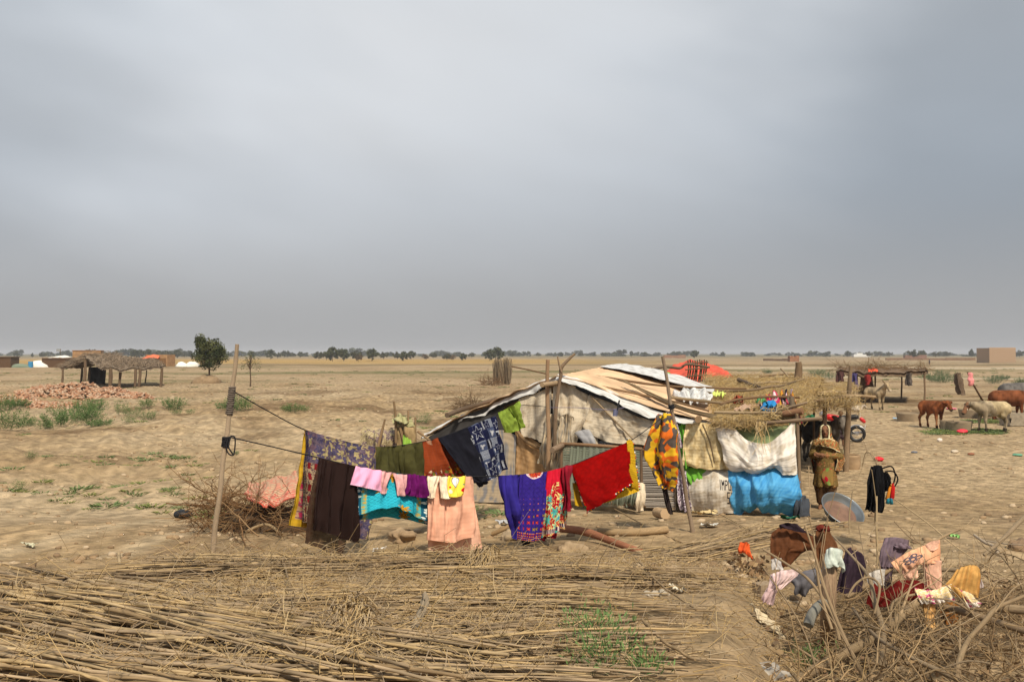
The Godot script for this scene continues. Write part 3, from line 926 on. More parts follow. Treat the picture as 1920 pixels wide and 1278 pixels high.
	q = thing("leggings", "cream baby leggings hung over the peach tunic", "leggings")
	panel("leg", M.cream, q, l2, [[801, 893, 0.06, 812, 893, 0.07, 823, 893, 0.06], [801, 912, 0.11, 809, 913, 0.13, 818, 910, 0.11], [801, 932, 0.13, 807, 934, 0.15, 814, 933, 0.13]], {fold = 0.028, ff = 1.5, nu = 14})
	panel("leg", M.cream, q, l2, [[822, 893, 0.06, 831, 894, 0.07, 840, 894, 0.06], [825, 912, 0.12, 833, 913, 0.13, 841, 913, 0.11], [827, 933, 0.14, 834, 935, 0.15, 841, 934, 0.13]], {fold = 0.028, ff = 1.5, nu = 14})
	cloth("baby_shirt", M.baby, "small yellow baby shirt printed with a white heart and red dots", "shirt", l2, [[839, 894, 0.07, 855, 895, 0.08, 872, 894, 0.07], [838, 912, 0.13, 855, 914, 0.15, 872, 911, 0.13], [838, 930, 0.16, 855, 932, 0.18, 871, 927, 0.15]], {fold = 0.028, ff = 2.0})
	cloth("trousers", M.blue, "gathered indigo blue trousers at the left of the blue printed tunic", "trousers", l2, [[935, 892, 0.0, 955, 891, 0.02, 976, 890, 0.0], [940, 930, 0.05, 958, 935, 0.12, 975, 932, 0.05], [954, 966, 0.05, 964, 970, 0.12, 974, 968, 0.05], [962, 986, 0.03, 967, 990, 0.08, 972, 988, 0.03], [961, 1007, 0.03, 966, 1010, 0.06, 971, 1008, 0.03]], {fold = 0.06, ff = 2.2, crump = 0.012})
	q = thing("tunic", "indigo tunic with an embroidered red neck and orange flower border", "tunic")
	panel("front_panel", M.blue_print, q, l2, [[974, 890, 0.03, 1000, 887, 0.03, 1026, 884, 0.03], [972, 945, 0.1, 998, 945, 0.13, 1022, 943, 0.1], [970, 1010, 0.12, 992, 1014, 0.17, 1014, 1012, 0.13]], {fold = 0.034, ff = 2.0, nu = 34, nv = 34})
	panel("back_hem", M.navy, q, l2, [[976, 995, 0.0, 986, 995, -0.02, 996, 995, 0.0], [975, 1012, 0.0, 985, 1014, -0.02, 995, 1010, 0.0], [980, 1025, 0.0, 987, 1026, -0.02, 993, 1020, 0.0]], {fold = 0.03, ff = 2.0, nu = 12, nv = 10})
	q = thing("dress", "red dress printed with pale turquoise and yellow flowers on the lower line", "dress")
	panel("front_panel", M.red_print, q, l2, [[1025, 884, 0.02, 1040, 880, 0.04, 1057, 876, 0.02], [1020, 935, 0.08, 1040, 935, 0.15, 1059, 930, 0.08], [1014, 1008, 0.12, 1034, 1003, 0.2, 1050, 996, 0.15]], {fold = 0.045, ff = 2.6, nu = 34, nv = 34})
	panel("back_panel", M.red_print, q, l2, [[1035, 882, -0.02, 1048, 878, -0.02, 1060, 875, -0.02], [1036, 935, -0.05, 1050, 934, -0.06, 1062, 930, -0.05], [1040, 985, -0.06, 1052, 990, -0.06, 1061, 984, -0.06]], {fold = 0.04, ff = 2.0})
	panel("lining", M.crimson, q, l2, [[1018, 985, 0.05, 1035, 980, 0.05, 1050, 980, 0.05], [1012, 1005, 0.05, 1030, 1000, 0.05, 1046, 1000, 0.05], [1019, 1014, 0.05, 1026, 1008, 0.05, 1043, 1010, 0.05]], {fold = 0.03, ff = 2.0, nu = 12, nv = 8})
	cloth("scarf", M.crimson, "dark crimson scarf bunched between the red dress and the red shawl", "scarf", l2, [[1053, 877, 0.06, 1062, 873, 0.09, 1072, 872, 0.06], [1056, 905, 0.1, 1065, 905, 0.17, 1071, 902, 0.1], [1060, 930, 0.1, 1065, 932, 0.13, 1069, 928, 0.1], [1060, 953, 0.08, 1063, 955, 0.1, 1065, 952, 0.08]], {fold = 0.05, ff = 2.0, crump = 0.014})
	q = thing("shawl", "large scarlet velvet shawl with a yellow crochet border and beaded fringe", "shawl")
	panel("front_panel", M.velvet, q, l2, [[1070, 873, 0.03, 1108, 858, 0.03, 1145, 842, 0.03, 1180, 827, 0.03], [1080, 902, 0.08, 1115, 892, 0.1, 1150, 876, 0.1, 1180, 864, 0.06], [1092, 934, 0.1, 1122, 922, 0.13, 1155, 905, 0.12, 1179, 890, 0.07], [1101, 959, 0.1, 1130, 944, 0.12, 1160, 922, 0.12, 1186, 904, 0.08]], {fold = 0.03, ff = 1.8, nu = 36, nv = 30, rag = 0.008, thick = 0.012})
	panel("crochet_border", M.crochet, q, l2, [[1174, 827, 0.06, 1180, 824, 0.07, 1186, 828, 0.0], [1179, 862, 0.09, 1184, 862, 0.06, 1190, 864, 0.0], [1180, 888, 0.09, 1187, 890, 0.04, 1194, 894, 0.0], [1183, 912, -0.02, 1189, 914, -0.04, 1197, 919, -0.06]], {fold = 0.01, ff = 1.0, nu = 8})
	panel("crochet_border", M.crochet, q, l2, [[1125, 933, -0.08, 1150, 924, -0.08, 1174, 914, -0.08, 1197, 907, -0.07], [1125, 945, -0.08, 1152, 937, -0.08, 1176, 928, -0.08, 1197, 920, -0.07]], {fold = 0.01, ff = 1.0, nv = 6})
	panel("crochet_border", M.crochet, q, l2, [[1073, 905, -0.05, 1077, 905, -0.05, 1081, 905, -0.05], [1076, 928, -0.05, 1081, 928, -0.05, 1086, 928, -0.05], [1079, 947, -0.05, 1085, 949, -0.05, 1092, 949, -0.05]], {fold = 0.01, nu = 6, nv = 10})
	panel("back_panel", M.velvet, q, l2, [[1070, 873, -0.02, 1108, 858, -0.02, 1145, 842, -0.02, 1180, 827, -0.02], [1078, 905, -0.04, 1115, 894, -0.05, 1150, 882, -0.05, 1186, 874, -0.04], [1088, 930, -0.06, 1125, 934, -0.06, 1155, 925, -0.06, 1190, 912, -0.05]], {fold = 0.028, ff = 1.5})
	var bead := MB.new()
	for k in 34:
		var f := k / 33.0
		bead.col = [lin(196, 24, 20), lin(226, 140, 30), lin(236, 232, 226), lin(60, 34, 70), lin(40, 90, 40)][(k * 7) % 5]
		var bp := P(lerpf(1101, 1186, f), lerpf(961, 906, f), l2(1140) - 0.13)
		bead.ball(Transform3D(Basis().scaled(Vector3.ONE * 0.011), bp), 6, 4)
		if k % 2 == 0:
			bead.ball(Transform3D(Basis().scaled(Vector3.ONE * 0.012), P(lerpf(1188, 1200, f), lerpf(832, 920, f), l2(1190) + 0.04)), 6, 4)
			bead.ball(Transform3D(Basis().scaled(Vector3.ONE * 0.011), P(lerpf(1076, 1099, f), lerpf(890, 952, f), l2(1090) - 0.06)), 6, 4)
	part("bead_fringe", bead, M.vc, q).set_meta("kind", "stuff")
	# on the right pole
	var l3 := func(_u: float) -> float: return 11.95
	q = thing("scarf", "orange, yellow and grey patchwork print scarf knotted at the right bamboo pole", "scarf")
	panel("front_panel", M.scarf, q, l3, [[1240, 780, 0.0, 1247, 778, 0.05, 1254, 780, 0.0], [1226, 806, 0.02, 1246, 806, 0.12, 1268, 806, 0.03], [1211, 840, 0.02, 1240, 845, 0.14, 1270, 838, 0.03], [1222, 872, 0.02, 1244, 876, 0.1, 1264, 868, 0.02], [1238, 900, 0.0, 1248, 902, 0.04, 1256, 898, 0.0], [1249, 915, 0.0, 1252, 918, 0.0, 1256, 914, 0.0]], {fold = 0.09, ff = 2.0, crump = 0.02, nu = 30, nv = 36, top = 0.5})
	panel("tail", mat(lin(56, 46, 44), 0.95), q, l3, [[1222, 876, -0.05, 1236, 880, -0.05, 1246, 885, -0.05], [1226, 892, -0.06, 1242, 905, -0.06, 1250, 905, -0.06], [1240, 910, -0.05, 1248, 930, -0.05, 1254, 930, -0.05], [1248, 945, -0.05, 1254, 962, -0.05, 1262, 964, -0.05]], {fold = 0.03, ff = 2.0, nu = 10})
	cloth("cloth_piece", M.pale_floral, "pale violet flowered cloth tucked behind the orange scarf", "cloth", l3, [[1247, 774, -0.06, 1256, 772, -0.06, 1264, 778, -0.06], [1254, 795, -0.06, 1264, 797, -0.06, 1272, 800, -0.06], [1262, 818, -0.06, 1270, 820, -0.06, 1277, 822, -0.06], [1266, 840, -0.06, 1272, 841, -0.06, 1280, 838, -0.06]], {fold = 0.04, ff = 2.0, nu = 12})

# ---- the patched shelter -------------------------------------------------------
func wall_d(u: float) -> float:
	return on_line(u, -1.8275, 17.2, 4.826, 14.3)
func log_pole(called: String, p: PackedVector3Array, r0: float, r1: float, col: Color, parent: Node = null, rough := 0.12) -> MeshInstance3D:
	var mb := MB.new()
	mb.col = col
	knotty(mb, p, r0, r1, 8, rough)
	var s := rng.randf() * 100.0
	for k in mb.c.size():
		mb.c[k] = col * (1.0 + 0.5 * nz.get_noise_3d(mb.v[k].x * 30.0 + s, mb.v[k].y * 30.0, mb.v[k].z * 30.0))
	return part(called, mb, M.wood, parent)
func lay(called: String, m: Material, parent: Node, a: Array, o := {}, label := "") -> MeshInstance3D: # sheet of [u, v, d] rows
	var mb := MB.new()
	sheet(mb, rows3(a), o)
	var q := part(called, mb, m, parent)
	if label: q.set_meta("label", label)
	return q

func straw_unit(bend: float) -> ArrayMesh:
	var mb := MB.new()
	var p := PackedVector3Array()
	for k in 5:
		var f := k / 4.0 - 0.5
		p.append(Vector3(f, bend * (0.25 - f * f), bend * 0.4 * sin(f * 5.0)))
	mb.tube(p, 0.5, 0.3, 4, false)
	for k in mb.v.size():
		var j := k / 5
		mb.v[k] = p[j] + (mb.v[k] - p[j]) * 0.01
	return mb.mesh()
func stick_x(a: Vector3, b: Vector3, r: float) -> Transform3D: # places a unit straw (1 long, 0.01 across) from a to b with radius about r
	var d := b - a
	var l := d.length()
	var x := d / l
	var z := x.cross(Vector3.UP)
	z = Vector3(0, 0, 1) if z.length_squared() < 1e-6 else z.normalized()
	var y := z.cross(x)
	var rot := Basis(x, y, z) * Basis(Vector3.RIGHT, rng.randf() * TAU)
	return Transform3D(Basis(rot.x * l, rot.y * (r / 0.005), rot.z * (r / 0.005)), (a + b) * 0.5)
func straw_on(f: Callable, n: int, lo: float, hi: float, r: float, lift := 0.06, wild := 0.35) -> Array: # straws lying on a surface f(s, t)
	var out := []
	for k in n:
		var a: Vector3 = f.call(rng.randf(), rng.randf())
		var an := rng.randfn(0.0, 0.9)
		var l := rng.randf_range(lo, hi)
		var d := Vector3(cos(an), rng.randfn(0.0, wild) * 0.5, sin(an)) * l * 0.5
		a.y += rng.randf() * lift + absf(d.y) * 0.6
		out.append(stick_x(a - d, a + d, r * rng.randf_range(0.6, 1.4)))
	return out
const STRAW := [Color(0.50, 0.35, 0.15), Color(0.42, 0.285, 0.115), Color(0.55, 0.41, 0.20), Color(0.33, 0.225, 0.105), Color(0.45, 0.345, 0.195), Color(0.38, 0.29, 0.17)]

func shelter() -> void:
	M.straw = mat(Color(1, 1, 1), 0.8, {vc = true, spec = 0.2})
	var straw: Array = [straw_unit(0.15), straw_unit(0.0), straw_unit(0.4)]
	M.straw_meshes = straw
	var canvas := fabric(img(192, 192, func(u, v):
		var k := 0.94 + 0.06 * n2(u, v, 26.0)
		var c := c8(208, 195, 174).lerp(c8(172, 152, 126), clampf(n2(u, v, 3.0) * 1.2 + n2(u, v, 11.0) * 0.5, 0.0, 0.7))
		return Color(c.r * k, c.g * k, c.b * k)), 0.95, {normal = M.crease, ns = 0.25})
	var sacking := fabric(img(128, 128, func(u, v):
		var c := c8(176, 142, 104).lerp(c8(146, 114, 78), clampf(0.5 + n2(u, v, 6.0), 0.0, 1.0))
		return c))
	var grimy := fabric(img(128, 128, func(u, v):
		return c8(190, 172, 144).lerp(c8(120, 118, 116), clampf(0.25 + n2(u, v * 0.3, 12.0) * 1.3, 0.0, 0.8))))
	var tan := fabric(img(192, 192, func(u, v):
		return c8(222, 203, 160).lerp(c8(192, 168, 122), clampf(0.4 + n2(u, v, 8.0) * 1.2, 0.0, 1.0))), 0.9, {normal = M.crease, ns = 1.0})
	var white := fabric(img(128, 128, func(u, v):
		return c8(222, 216, 208).lerp(c8(176, 164, 146), clampf(n2(u, v, 5.0) * 1.3 + 0.12, 0.0, 0.8))), 0.8, {normal = M.crease, ns = 0.6})
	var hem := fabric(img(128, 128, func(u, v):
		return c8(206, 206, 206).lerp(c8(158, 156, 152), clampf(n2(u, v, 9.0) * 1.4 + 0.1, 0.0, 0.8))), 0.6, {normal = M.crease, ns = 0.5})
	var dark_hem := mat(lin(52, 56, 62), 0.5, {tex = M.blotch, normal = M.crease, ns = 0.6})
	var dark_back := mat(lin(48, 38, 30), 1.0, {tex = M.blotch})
	var peach := mat(lin(234, 198, 160), 0.85, {tex = M.blotch, normal = M.crease, ns = 0.35, spec = 0.2})
	var green := mat(lin(112, 178, 62), 0.85, {tex = M.blotch, normal = M.crease, ns = 0.5})
	var pale_green := mat(lin(172, 190, 138), 0.9, {tex = M.blotch, normal = M.crease, ns = 0.3})
	var blue := fabric(img(256, 256, func(u, v):
		var c := c8(80, 152, 202)
		var st := n2(u * 2.5 + v, v * 0.35, 9.0)
		c = c.lerp(c8(52, 128, 192), clampf(st * 1.0, 0.0, 0.6)).lerp(c8(104, 178, 222), clampf(-st * 0.8, 0.0, 0.4))
		return c), 0.55, {normal = M.crease, ns = 0.35, spec = 0.4})
	var grey_plastic := mat(lin(168, 168, 172), 0.5, {alpha = 0.75, spec = 0.4})
	var t := thing("patched_shelter", "low gabled shelter patched together from canvas, sacks, tarps and logs", "shelter")
	# --- front wall
	var w := func(a: Array) -> Array:
		var out := []
		for r in a:
			var p := []
			for k in range(0, r.size(), 3):
				p.append_array([r[k], r[k + 1], wall_d(r[k]) - r[k + 2]])
			out.append(p)
		return out
	lay("wall_sheet", mat(lin(70, 68, 68), 0.9, {tex = M.blotch}), t, w.call([[800, 822, 0.0, 862, 784, 0.0, 900, 768, 0.0, 945, 752, 0.0], [812, 845, 0.0, 862, 830, 0.0, 900, 830, 0.0, 945, 830, 0.0]]), {fold = 0.02}, "dark grey mesh under the left eave")
	lay("wall_board", fabric(img(96, 96, func(u, v): return c8(172, 156, 134).lerp(c8(112, 116, 128), clampf(n2(u, v * 0.4, 7.0) * 1.6 + 0.1, 0.0, 0.75)))), t, w.call([[880, 830, 0.05, 905, 815, 0.05, 940, 806, 0.05, 968, 816, 0.05], [872, 900, 0.06, 905, 900, 0.06, 940, 900, 0.06, 966, 900, 0.06], [872, 940, 0.08, 900, 941, 0.08, 935, 942, 0.08, 966, 940, 0.08]]), {fold = 0.004, crump = 0.002, thick = 0.02}, "tall weathered grey board")
	lay("wall_sheet", sacking, t, w.call([[966, 800, 0.02, 986, 814, 0.03, 1028, 842, 0.02], [966, 850, 0.03, 990, 860, 0.06, 1030, 875, 0.03], [964, 940, 0.03, 990, 940, 0.05, 1034, 940, 0.03]]), {fold = 0.03, ff = 2.0}, "brown sacking with a dark tear")
	log_pole("batten", pts([962, 796, wall_d(962) - 0.12, 985, 825, wall_d(985) - 0.14, 1016, 843, wall_d(1016) - 0.12]), 0.035, 0.03, Color(0.26, 0.18, 0.11), t)
	lay("wall_sheet", canvas, t, w.call([[972, 748, 0.06, 1000, 736, 0.06, 1034, 722, 0.06], [974, 785, 0.08, 1000, 780, 0.1, 1034, 772, 0.07], [980, 818, 0.1, 1002, 824, 0.12, 1030, 842, 0.08]]), {fold = 0.025, ff = 2.0, rag = 0.02, thick = 0.008}, "beige canvas left of the ridge post")
	lay("wall_sheet", canvas, t, w.call([[1038, 725, 0.05, 1062, 716, 0.06, 1108, 744, 0.05], [1036, 770, 0.1, 1064, 765, 0.14, 1104, 775, 0.1], [1046, 820, 0.14, 1064, 815, 0.2, 1092, 800, 0.13], [1058, 846, 0.12, 1070, 842, 0.14, 1078, 838, 0.12]]), {fold = 0.05, ff = 2.5, crump = 0.016, rag = 0.02, nu = 30}, "beige canvas bunched under the ridge")
	lay("wall_sheet", canvas, t, w.call([[1104, 740, 0.06, 1150, 756, 0.06, 1200, 775, 0.06, 1262, 790, 0.06], [1096, 780, 0.1, 1150, 790, 0.14, 1205, 800, 0.13, 1262, 810, 0.09], [1090, 808, 0.1, 1145, 830, 0.16, 1200, 834, 0.14, 1264, 838, 0.1]]), {fold = 0.035, ff = 3.0, crump = 0.02, rag = 0.03, nu = 50, nv = 30}, "wrinkled beige canvas right of the ridge")
	lay("wall_sheet", grimy, t, w.call([[1026, 780, 0.14, 1036, 776, 0.2, 1046, 780, 0.15], [1018, 830, 0.2, 1030, 830, 0.26, 1044, 822, 0.2], [1014, 868, 0.2, 1024, 880, 0.26, 1032, 866, 0.2]]), {fold = 0.07, ff = 2.0, crump = 0.02, rag = 0.02}, "ragged strip of dirty cloth at the post")
	lay("wall_sheet", grimy, t, w.call([[1050, 780, 0.2, 1064, 776, 0.24, 1076, 782, 0.2], [1046, 830, 0.22, 1058, 836, 0.28, 1068, 830, 0.2], [1034, 890, 0.2, 1046, 894, 0.28, 1056, 884, 0.2], [1028, 940, 0.15, 1040, 944, 0.2, 1052, 940, 0.15]]), {fold = 0.08, ff = 2.0, crump = 0.02, rag = 0.02}, "long twisted rag beside the post")
	lay("rain_flap", grey_plastic, t, w.call([[1076, 812, 0.16, 1092, 806, 0.2, 1106, 806, 0.18], [1088, 822, 0.2, 1102, 824, 0.26, 1114, 820, 0.2], [1100, 838, 0.2, 1110, 840, 0.24, 1117, 836, 0.2], [1109, 856, 0.18, 1112, 858, 0.2, 1114, 855, 0.18]]), {fold = 0.04, ff = 1.0}, "pale grey plastic flap lifting from the wall")
	lay("wall_sheet", grey_plastic, t, w.call([[1120, 828, 0.05, 1132, 826, 0.06, 1150, 832, 0.05], [1122, 850, 0.05, 1134, 852, 0.07, 1148, 850, 0.05]]), {fold = 0.03})
	lay("wall_sheet", canvas, t, w.call([[1100, 800, 0.1, 1110, 802, 0.12, 1120, 804, 0.1], [1106, 850, 0.12, 1114, 850, 0.15, 1122, 850, 0.12], [1108, 890, 0.1, 1115, 892, 0.12, 1122, 890, 0.1]]), {fold = 0.04, ff = 1.5})
	log_pole("batten", pts([1108, 742, wall_d(1108) - 0.16, 1150, 786, wall_d(1150) - 0.2, 1188, 824, wall_d(1188) - 0.2]), 0.018, 0.014, Color(0.34, 0.27, 0.19), t)
	lay("wall_sheet", grimy, t, w.call([[1040, 830, -0.35, 1120, 830, -0.35, 1270, 830, -0.35], [1040, 955, -0.35, 1120, 958, -0.35, 1270, 965, -0.35]]), {fold = 0.01}, "dusky inner lining")
	var rs := []
	for k in 32: # the screen of grey reeds: one straw mat
		var vv := 849.0 + k * 3.25
		rs.append(stick_x(P(1192, vv + rng.randf_range(-1, 1), wall_d(1192) - 0.03), P(1266, vv + rng.randf_range(-1, 2), wall_d(1266) - 0.03), 0.017))
	for k in rs.size():
		var sl := part("reed", M.straw_meshes[1], mat(lin(172, 164, 156) * rng.randf_range(0.65, 1.05), 0.9), t)
		sl.transform = rs[k]
	lay("wall_sheet", grimy, t, w.call([[1192, 846, 0.0, 1228, 848, 0.0, 1268, 850, 0.0], [1192, 952, 0.0, 1228, 954, 0.0, 1268, 956, 0.0]]), {fold = 0.012, ff = 1.0}, "greyish cloth behind the reed mat")
	# --- right half of the front
	lay("wall_sheet", green, t, w.call([[1262, 792, 0.1, 1276, 790, 0.12, 1292, 794, 0.1], [1264, 830, 0.12, 1280, 830, 0.16, 1294, 835, 0.12], [1270, 878, 0.12, 1284, 880, 0.15, 1296, 874, 0.12]]), {fold = 0.04, rag = 0.02}, "bright green sheet")
	lay("wall_sheet", tan, t, w.call([[1286, 794, 0.14, 1318, 792, 0.16, 1352, 800, 0.14], [1282, 835, 0.18, 1320, 835, 0.24, 1360, 838, 0.18], [1280, 872, 0.18, 1322, 880, 0.22, 1370, 880, 0.18]]), {fold = 0.03, ff = 3.0, crump = 0.014, rag = 0.02, nu = 34, nv = 30}, "wrinkled tan sheet")
	log_pole("batten", pts([1318, 795, wall_d(1318) - 0.28, 1332, 830, wall_d(1332) - 0.32, 1340, 868, wall_d(1340) - 0.28]), 0.016, 0.012, Color(0.22, 0.17, 0.11), t)
	lay("wall_sheet", pale_green, t, w.call([[1352, 796, 0.02, 1420, 794, 0.02, 1494, 788, 0.02], [1360, 856, 0.02, 1425, 856, 0.03, 1494, 856, 0.02]]), {fold = 0.02}, "pale green sheet behind the white sacking")
	lay("wall_sheet", white, t, w.call([[1343, 803, 0.2, 1372, 800, 0.24, 1402, 826, 0.28, 1440, 830, 0.28, 1468, 810, 0.26, 1493, 786, 0.16], [1352, 830, 0.26, 1380, 845, 0.36, 1410, 865, 0.4, 1445, 858, 0.38, 1472, 845, 0.32, 1495, 830, 0.2], [1362, 862, 0.28, 1388, 872, 0.4, 1414, 878, 0.44, 1446, 873, 0.4, 1472, 872, 0.34, 1496, 866, 0.2], [1372, 878, 0.24, 1396, 888, 0.3, 1420, 884, 0.3, 1448, 880, 0.28, 1474, 886, 0.26, 1496, 890, 0.18]]), {fold = 0.05, ff = 2.0, crump = 0.012, rag = 0.03, nu = 50, nv = 34, top = 0.6}, "white woven sacking sagging from the roof")
	lay("wall_sheet", green, t, w.call([[1272, 878, 0.08, 1310, 876, 0.1, 1372, 878, 0.08], [1288, 896, 0.12, 1312, 898, 0.18, 1342, 892, 0.12], [1302, 916, 0.1, 1312, 922, 0.12, 1322, 912, 0.1]]), {fold = 0.03, rag = 0.02}, "green sheet hanging in a point over the sack")
	var sack := img(512, 512, func(u, v):
		var c := c8(204, 196, 184).lerp(c8(160, 144, 122), clampf(n2(u, v, 4.0) + 0.2 + 0.3 * n2(u, v, 20.0), 0.0, 0.8))
		return c)
	lay("wall_sheet", fabric(letters(sack, ["IMPORT", "SAL"]), 0.85, {normal = M.crease, ns = 0.5}), t, w.call([[1296, 886, 0.06, 1330, 880, 0.1, 1365, 878, 0.1, 1396, 882, 0.06], [1292, 925, 0.16, 1330, 920, 0.36, 1368, 915, 0.34, 1400, 915, 0.14], [1300, 956, 0.12, 1334, 962, 0.26, 1368, 962, 0.26, 1404, 960, 0.12]]), {fold = 0.03, ff = 2.0, nu = 30, nv = 30}, "white sack lettered IMPORT")
	lay("wall_sheet", blue, t, w.call([[1364, 884, 0.12, 1400, 880, 0.16, 1450, 880, 0.18, 1500, 886, 0.1], [1370, 912, 0.24, 1405, 912, 0.46, 1455, 912, 0.5, 1503, 918, 0.16], [1374, 945, 0.22, 1410, 945, 0.42, 1455, 945, 0.46, 1505, 948, 0.14], [1385, 968, 0.16, 1416, 954, 0.26, 1456, 966, 0.26, 1502, 968, 0.08]]), {fold = 0.035, ff = 3.5, crump = 0.012, rag = 0.05, nu = 60, nv = 34, top = 0.9}, "bright blue tarpaulin bulging over the ground")
	lay("wall_sheet", M.pale_floral, t, w.call([[1268, 880, 0.1, 1278, 880, 0.14, 1288, 884, 0.1], [1272, 920, 0.1, 1282, 922, 0.16, 1292, 924, 0.1], [1276, 955, 0.08, 1286, 958, 0.14, 1298, 958, 0.08]]), {fold = 0.05, ff = 2.0}, "grey flowered cloth at the corner of the reed mat")
	var mb := MB.new()
	mb.box(Transform3D(Basis(Vector3.UP, 0.3), P(1504, 950, 14.3)), Vector3(0.12, 0.26, 0.2))
	lay("wall_sheet", mat(lin(62, 66, 74), 0.6, {normal = M.crease}), t, [[1494, 925, 14.25, 1506, 930, 14.3, 1512, 940, 14.5], [1490, 945, 14.0, 1506, 950, 14.0, 1516, 955, 14.4], [1492, 966, 14.1, 1504, 968, 14.0, 1512, 962, 14.4]], {fold = 0.04, crump = 0.02}, "dark plastic at the right corner")
	# --- posts
	log_pole("ridge_post", PackedVector3Array([gd(1026, 15.6, -0.2), P(1028, 830, 15.55), P(1027, 740, 15.55), P(1027, 674, 15.5)]), 0.044, 0.036, Color(0.36, 0.25, 0.17), t, 0.08)
	log_pole("forked_branch", PackedVector3Array([P(1040, 860, 15.75), P(1042, 780, 15.7), P(1048, 725, 15.65), P(1052, 700, 15.6)]), 0.038, 0.034, Color(0.25, 0.19, 0.145), t)
	log_pole("forked_branch", PackedVector3Array([P(1051, 706, 15.62), P(1052, 690, 15.6), P(1064, 676, 15.6), P(1078, 663, 15.6)]), 0.034, 0.02, Color(0.28, 0.215, 0.16), t)
	log_pole("forked_branch", PackedVector3Array([P(1053, 697, 15.58), P(1049, 684, 15.55), P(1046, 668, 15.5)]), 0.02, 0.011, Color(0.28, 0.215, 0.16), t)
	log_pole("ridge_log", PackedVector3Array([P(1017, 721, 15.2), P(1040, 718, 15.6), P(1075, 712, 16.6)]), 0.045, 0.045, Color(0.36, 0.275, 0.19), t)
	log_pole("log_end", PackedVector3Array([P(1035, 844, 15.1), P(1052, 836, 15.5), P(1070, 830, 16.2)]), 0.055, 0.05, Color(0.34, 0.26, 0.2), t)
	log_pole("eave_log", PackedVector3Array([P(838, 778, 16.1), P(875, 765, 16.9), P(930, 748, 18.2)]), 0.05, 0.045, Color(0.15, 0.115, 0.09), t)
	log_pole("eave_log", PackedVector3Array([P(868, 797, 17.15), P(910, 772, 16.95), P(955, 752, 16.7), P(1000, 735, 16.4)]), 0.035, 0.03, Color(0.26, 0.19, 0.12), t)
	log_pole("eave_log", PackedVector3Array([P(806, 822, 17.4), P(845, 804, 17.2), P(880, 792, 17.0)]), 0.05, 0.05, Color(0.2, 0.15, 0.1), t)
	log_pole("corner_post", PackedVector3Array([gd(1499, 14.2, -0.2), P(1497, 860, 14.2), P(1494, 775, 14.2)]), 0.036, 0.032, Color(0.22, 0.17, 0.125), t)
	log_pole("corner_post", PackedVector3Array([P(1486, 745, 14.8), P(1490, 785, 14.6)]), 0.045, 0.045, Color(0.19, 0.155, 0.12), t)
	log_pole("eave_log", PackedVector3Array([P(1370, 797, 14.6), P(1430, 793, 14.4), P(1500, 788, 14.15), P(1542, 784, 14.0)]), 0.035, 0.03, Color(0.25, 0.19, 0.14), t)
	log_pole("eave_log", PackedVector3Array([P(1470, 776, 14.4), P(1505, 770, 14.2)]), 0.06, 0.06, Color(0.24, 0.14, 0.09), t)
	log_pole("eave_log", PackedVector3Array([P(1460, 770, 14.6), P(1495, 760, 14.3), P(1514, 754, 14.2)]), 0.03, 0.02, Color(0.36, 0.28, 0.2), t)
	log_pole("eave_log", PackedVector3Array([P(1310, 785, 14.5), P(1312, 785, 16.5)]), 0.06, 0.06, Color(0.34, 0.24, 0.15), t)
	# --- roof: two slopes of tarpaulin over the ridge
	var rv := P(1165, 684, 21.0) - P(1050, 703, 15.8)
	var eave := P(797, 816, 17.1)
	mb = MB.new()
	var pk := P(1046, 704, 15.85)
	var m1 := pk.lerp(eave, 0.5) + Vector3(0, 0.07, 0)
	sheet(mb, [PackedVector3Array([pk, m1, eave]), PackedVector3Array([pk + rv * 0.5, m1 + rv * 0.5 + Vector3(0, 0.05, 0), eave + rv * 0.5]), PackedVector3Array([pk + rv, m1 + rv, eave + rv])], {fold = 0.04, nu = 30, nv = 30, thick = 0.01})
	part("roof_tarp", mb, peach, t)
	lay("roof_tarp", peach, t, [[1046, 704, 15.85, 1110, 720, 15.6, 1200, 755, 15.2, 1345, 794, 14.75], [1110, 692, 18.4, 1165, 704, 18.1, 1240, 728, 17.7, 1345, 765, 17.0], [1165, 684, 21.0, 1205, 693, 20.8, 1260, 712, 20.4, 1338, 742, 19.8]], {fold = 0.015, ff = 2.0, crump = 0.005, nu = 44, nv = 40, thick = 0.01}, "faded peach tarpaulin over the right slope")
	lay("roof_tarp", hem, t, [[1124, 686, 18.9, 1185, 697, 18.7, 1250, 713, 18.4, 1337, 736, 17.8], [1145, 682.5, 20.0, 1200, 691.5, 19.8, 1262, 706, 19.4, 1340, 731, 18.8], [1164, 680.5, 21.0, 1210, 688, 20.8, 1268, 702, 20.4, 1340, 726, 19.8]], {crump = 0.002, fold = 0.012, nu = 30, rag = 0.02}, "white strip of tarpaulin along the far end of the roof")
	lay("roof_tarp", hem, t, [[1268, 735, 17.2, 1300, 728, 17.2, 1338, 737, 17.0], [1262, 742, 16.8, 1300, 740, 16.6, 1335, 746, 16.6], [1275, 752, 16.2, 1300, 752, 16.2, 1325, 756, 16.1]], {fold = 0.05, ff = 3.0, crump = 0.02, top = 1.0, nu = 30, nv = 24}, "crumpled white plastic sheet on the roof")
	lay("roof_hem", hem, t, [[1046, 702, 15.92, 1100, 716, 15.72, 1160, 740, 15.42, 1225, 768, 15.17, 1290, 785, 14.97, 1345, 792, 14.82], [1042, 712, 15.82, 1100, 731, 15.57, 1150, 752, 15.32, 1190, 772, 15.17, 1265, 791, 14.87, 1352, 800, 14.72]], {fold = 0.03, ff = 4.0, crump = 0.012, nu = 50, nv = 10}, "white hem of the roof on the right")
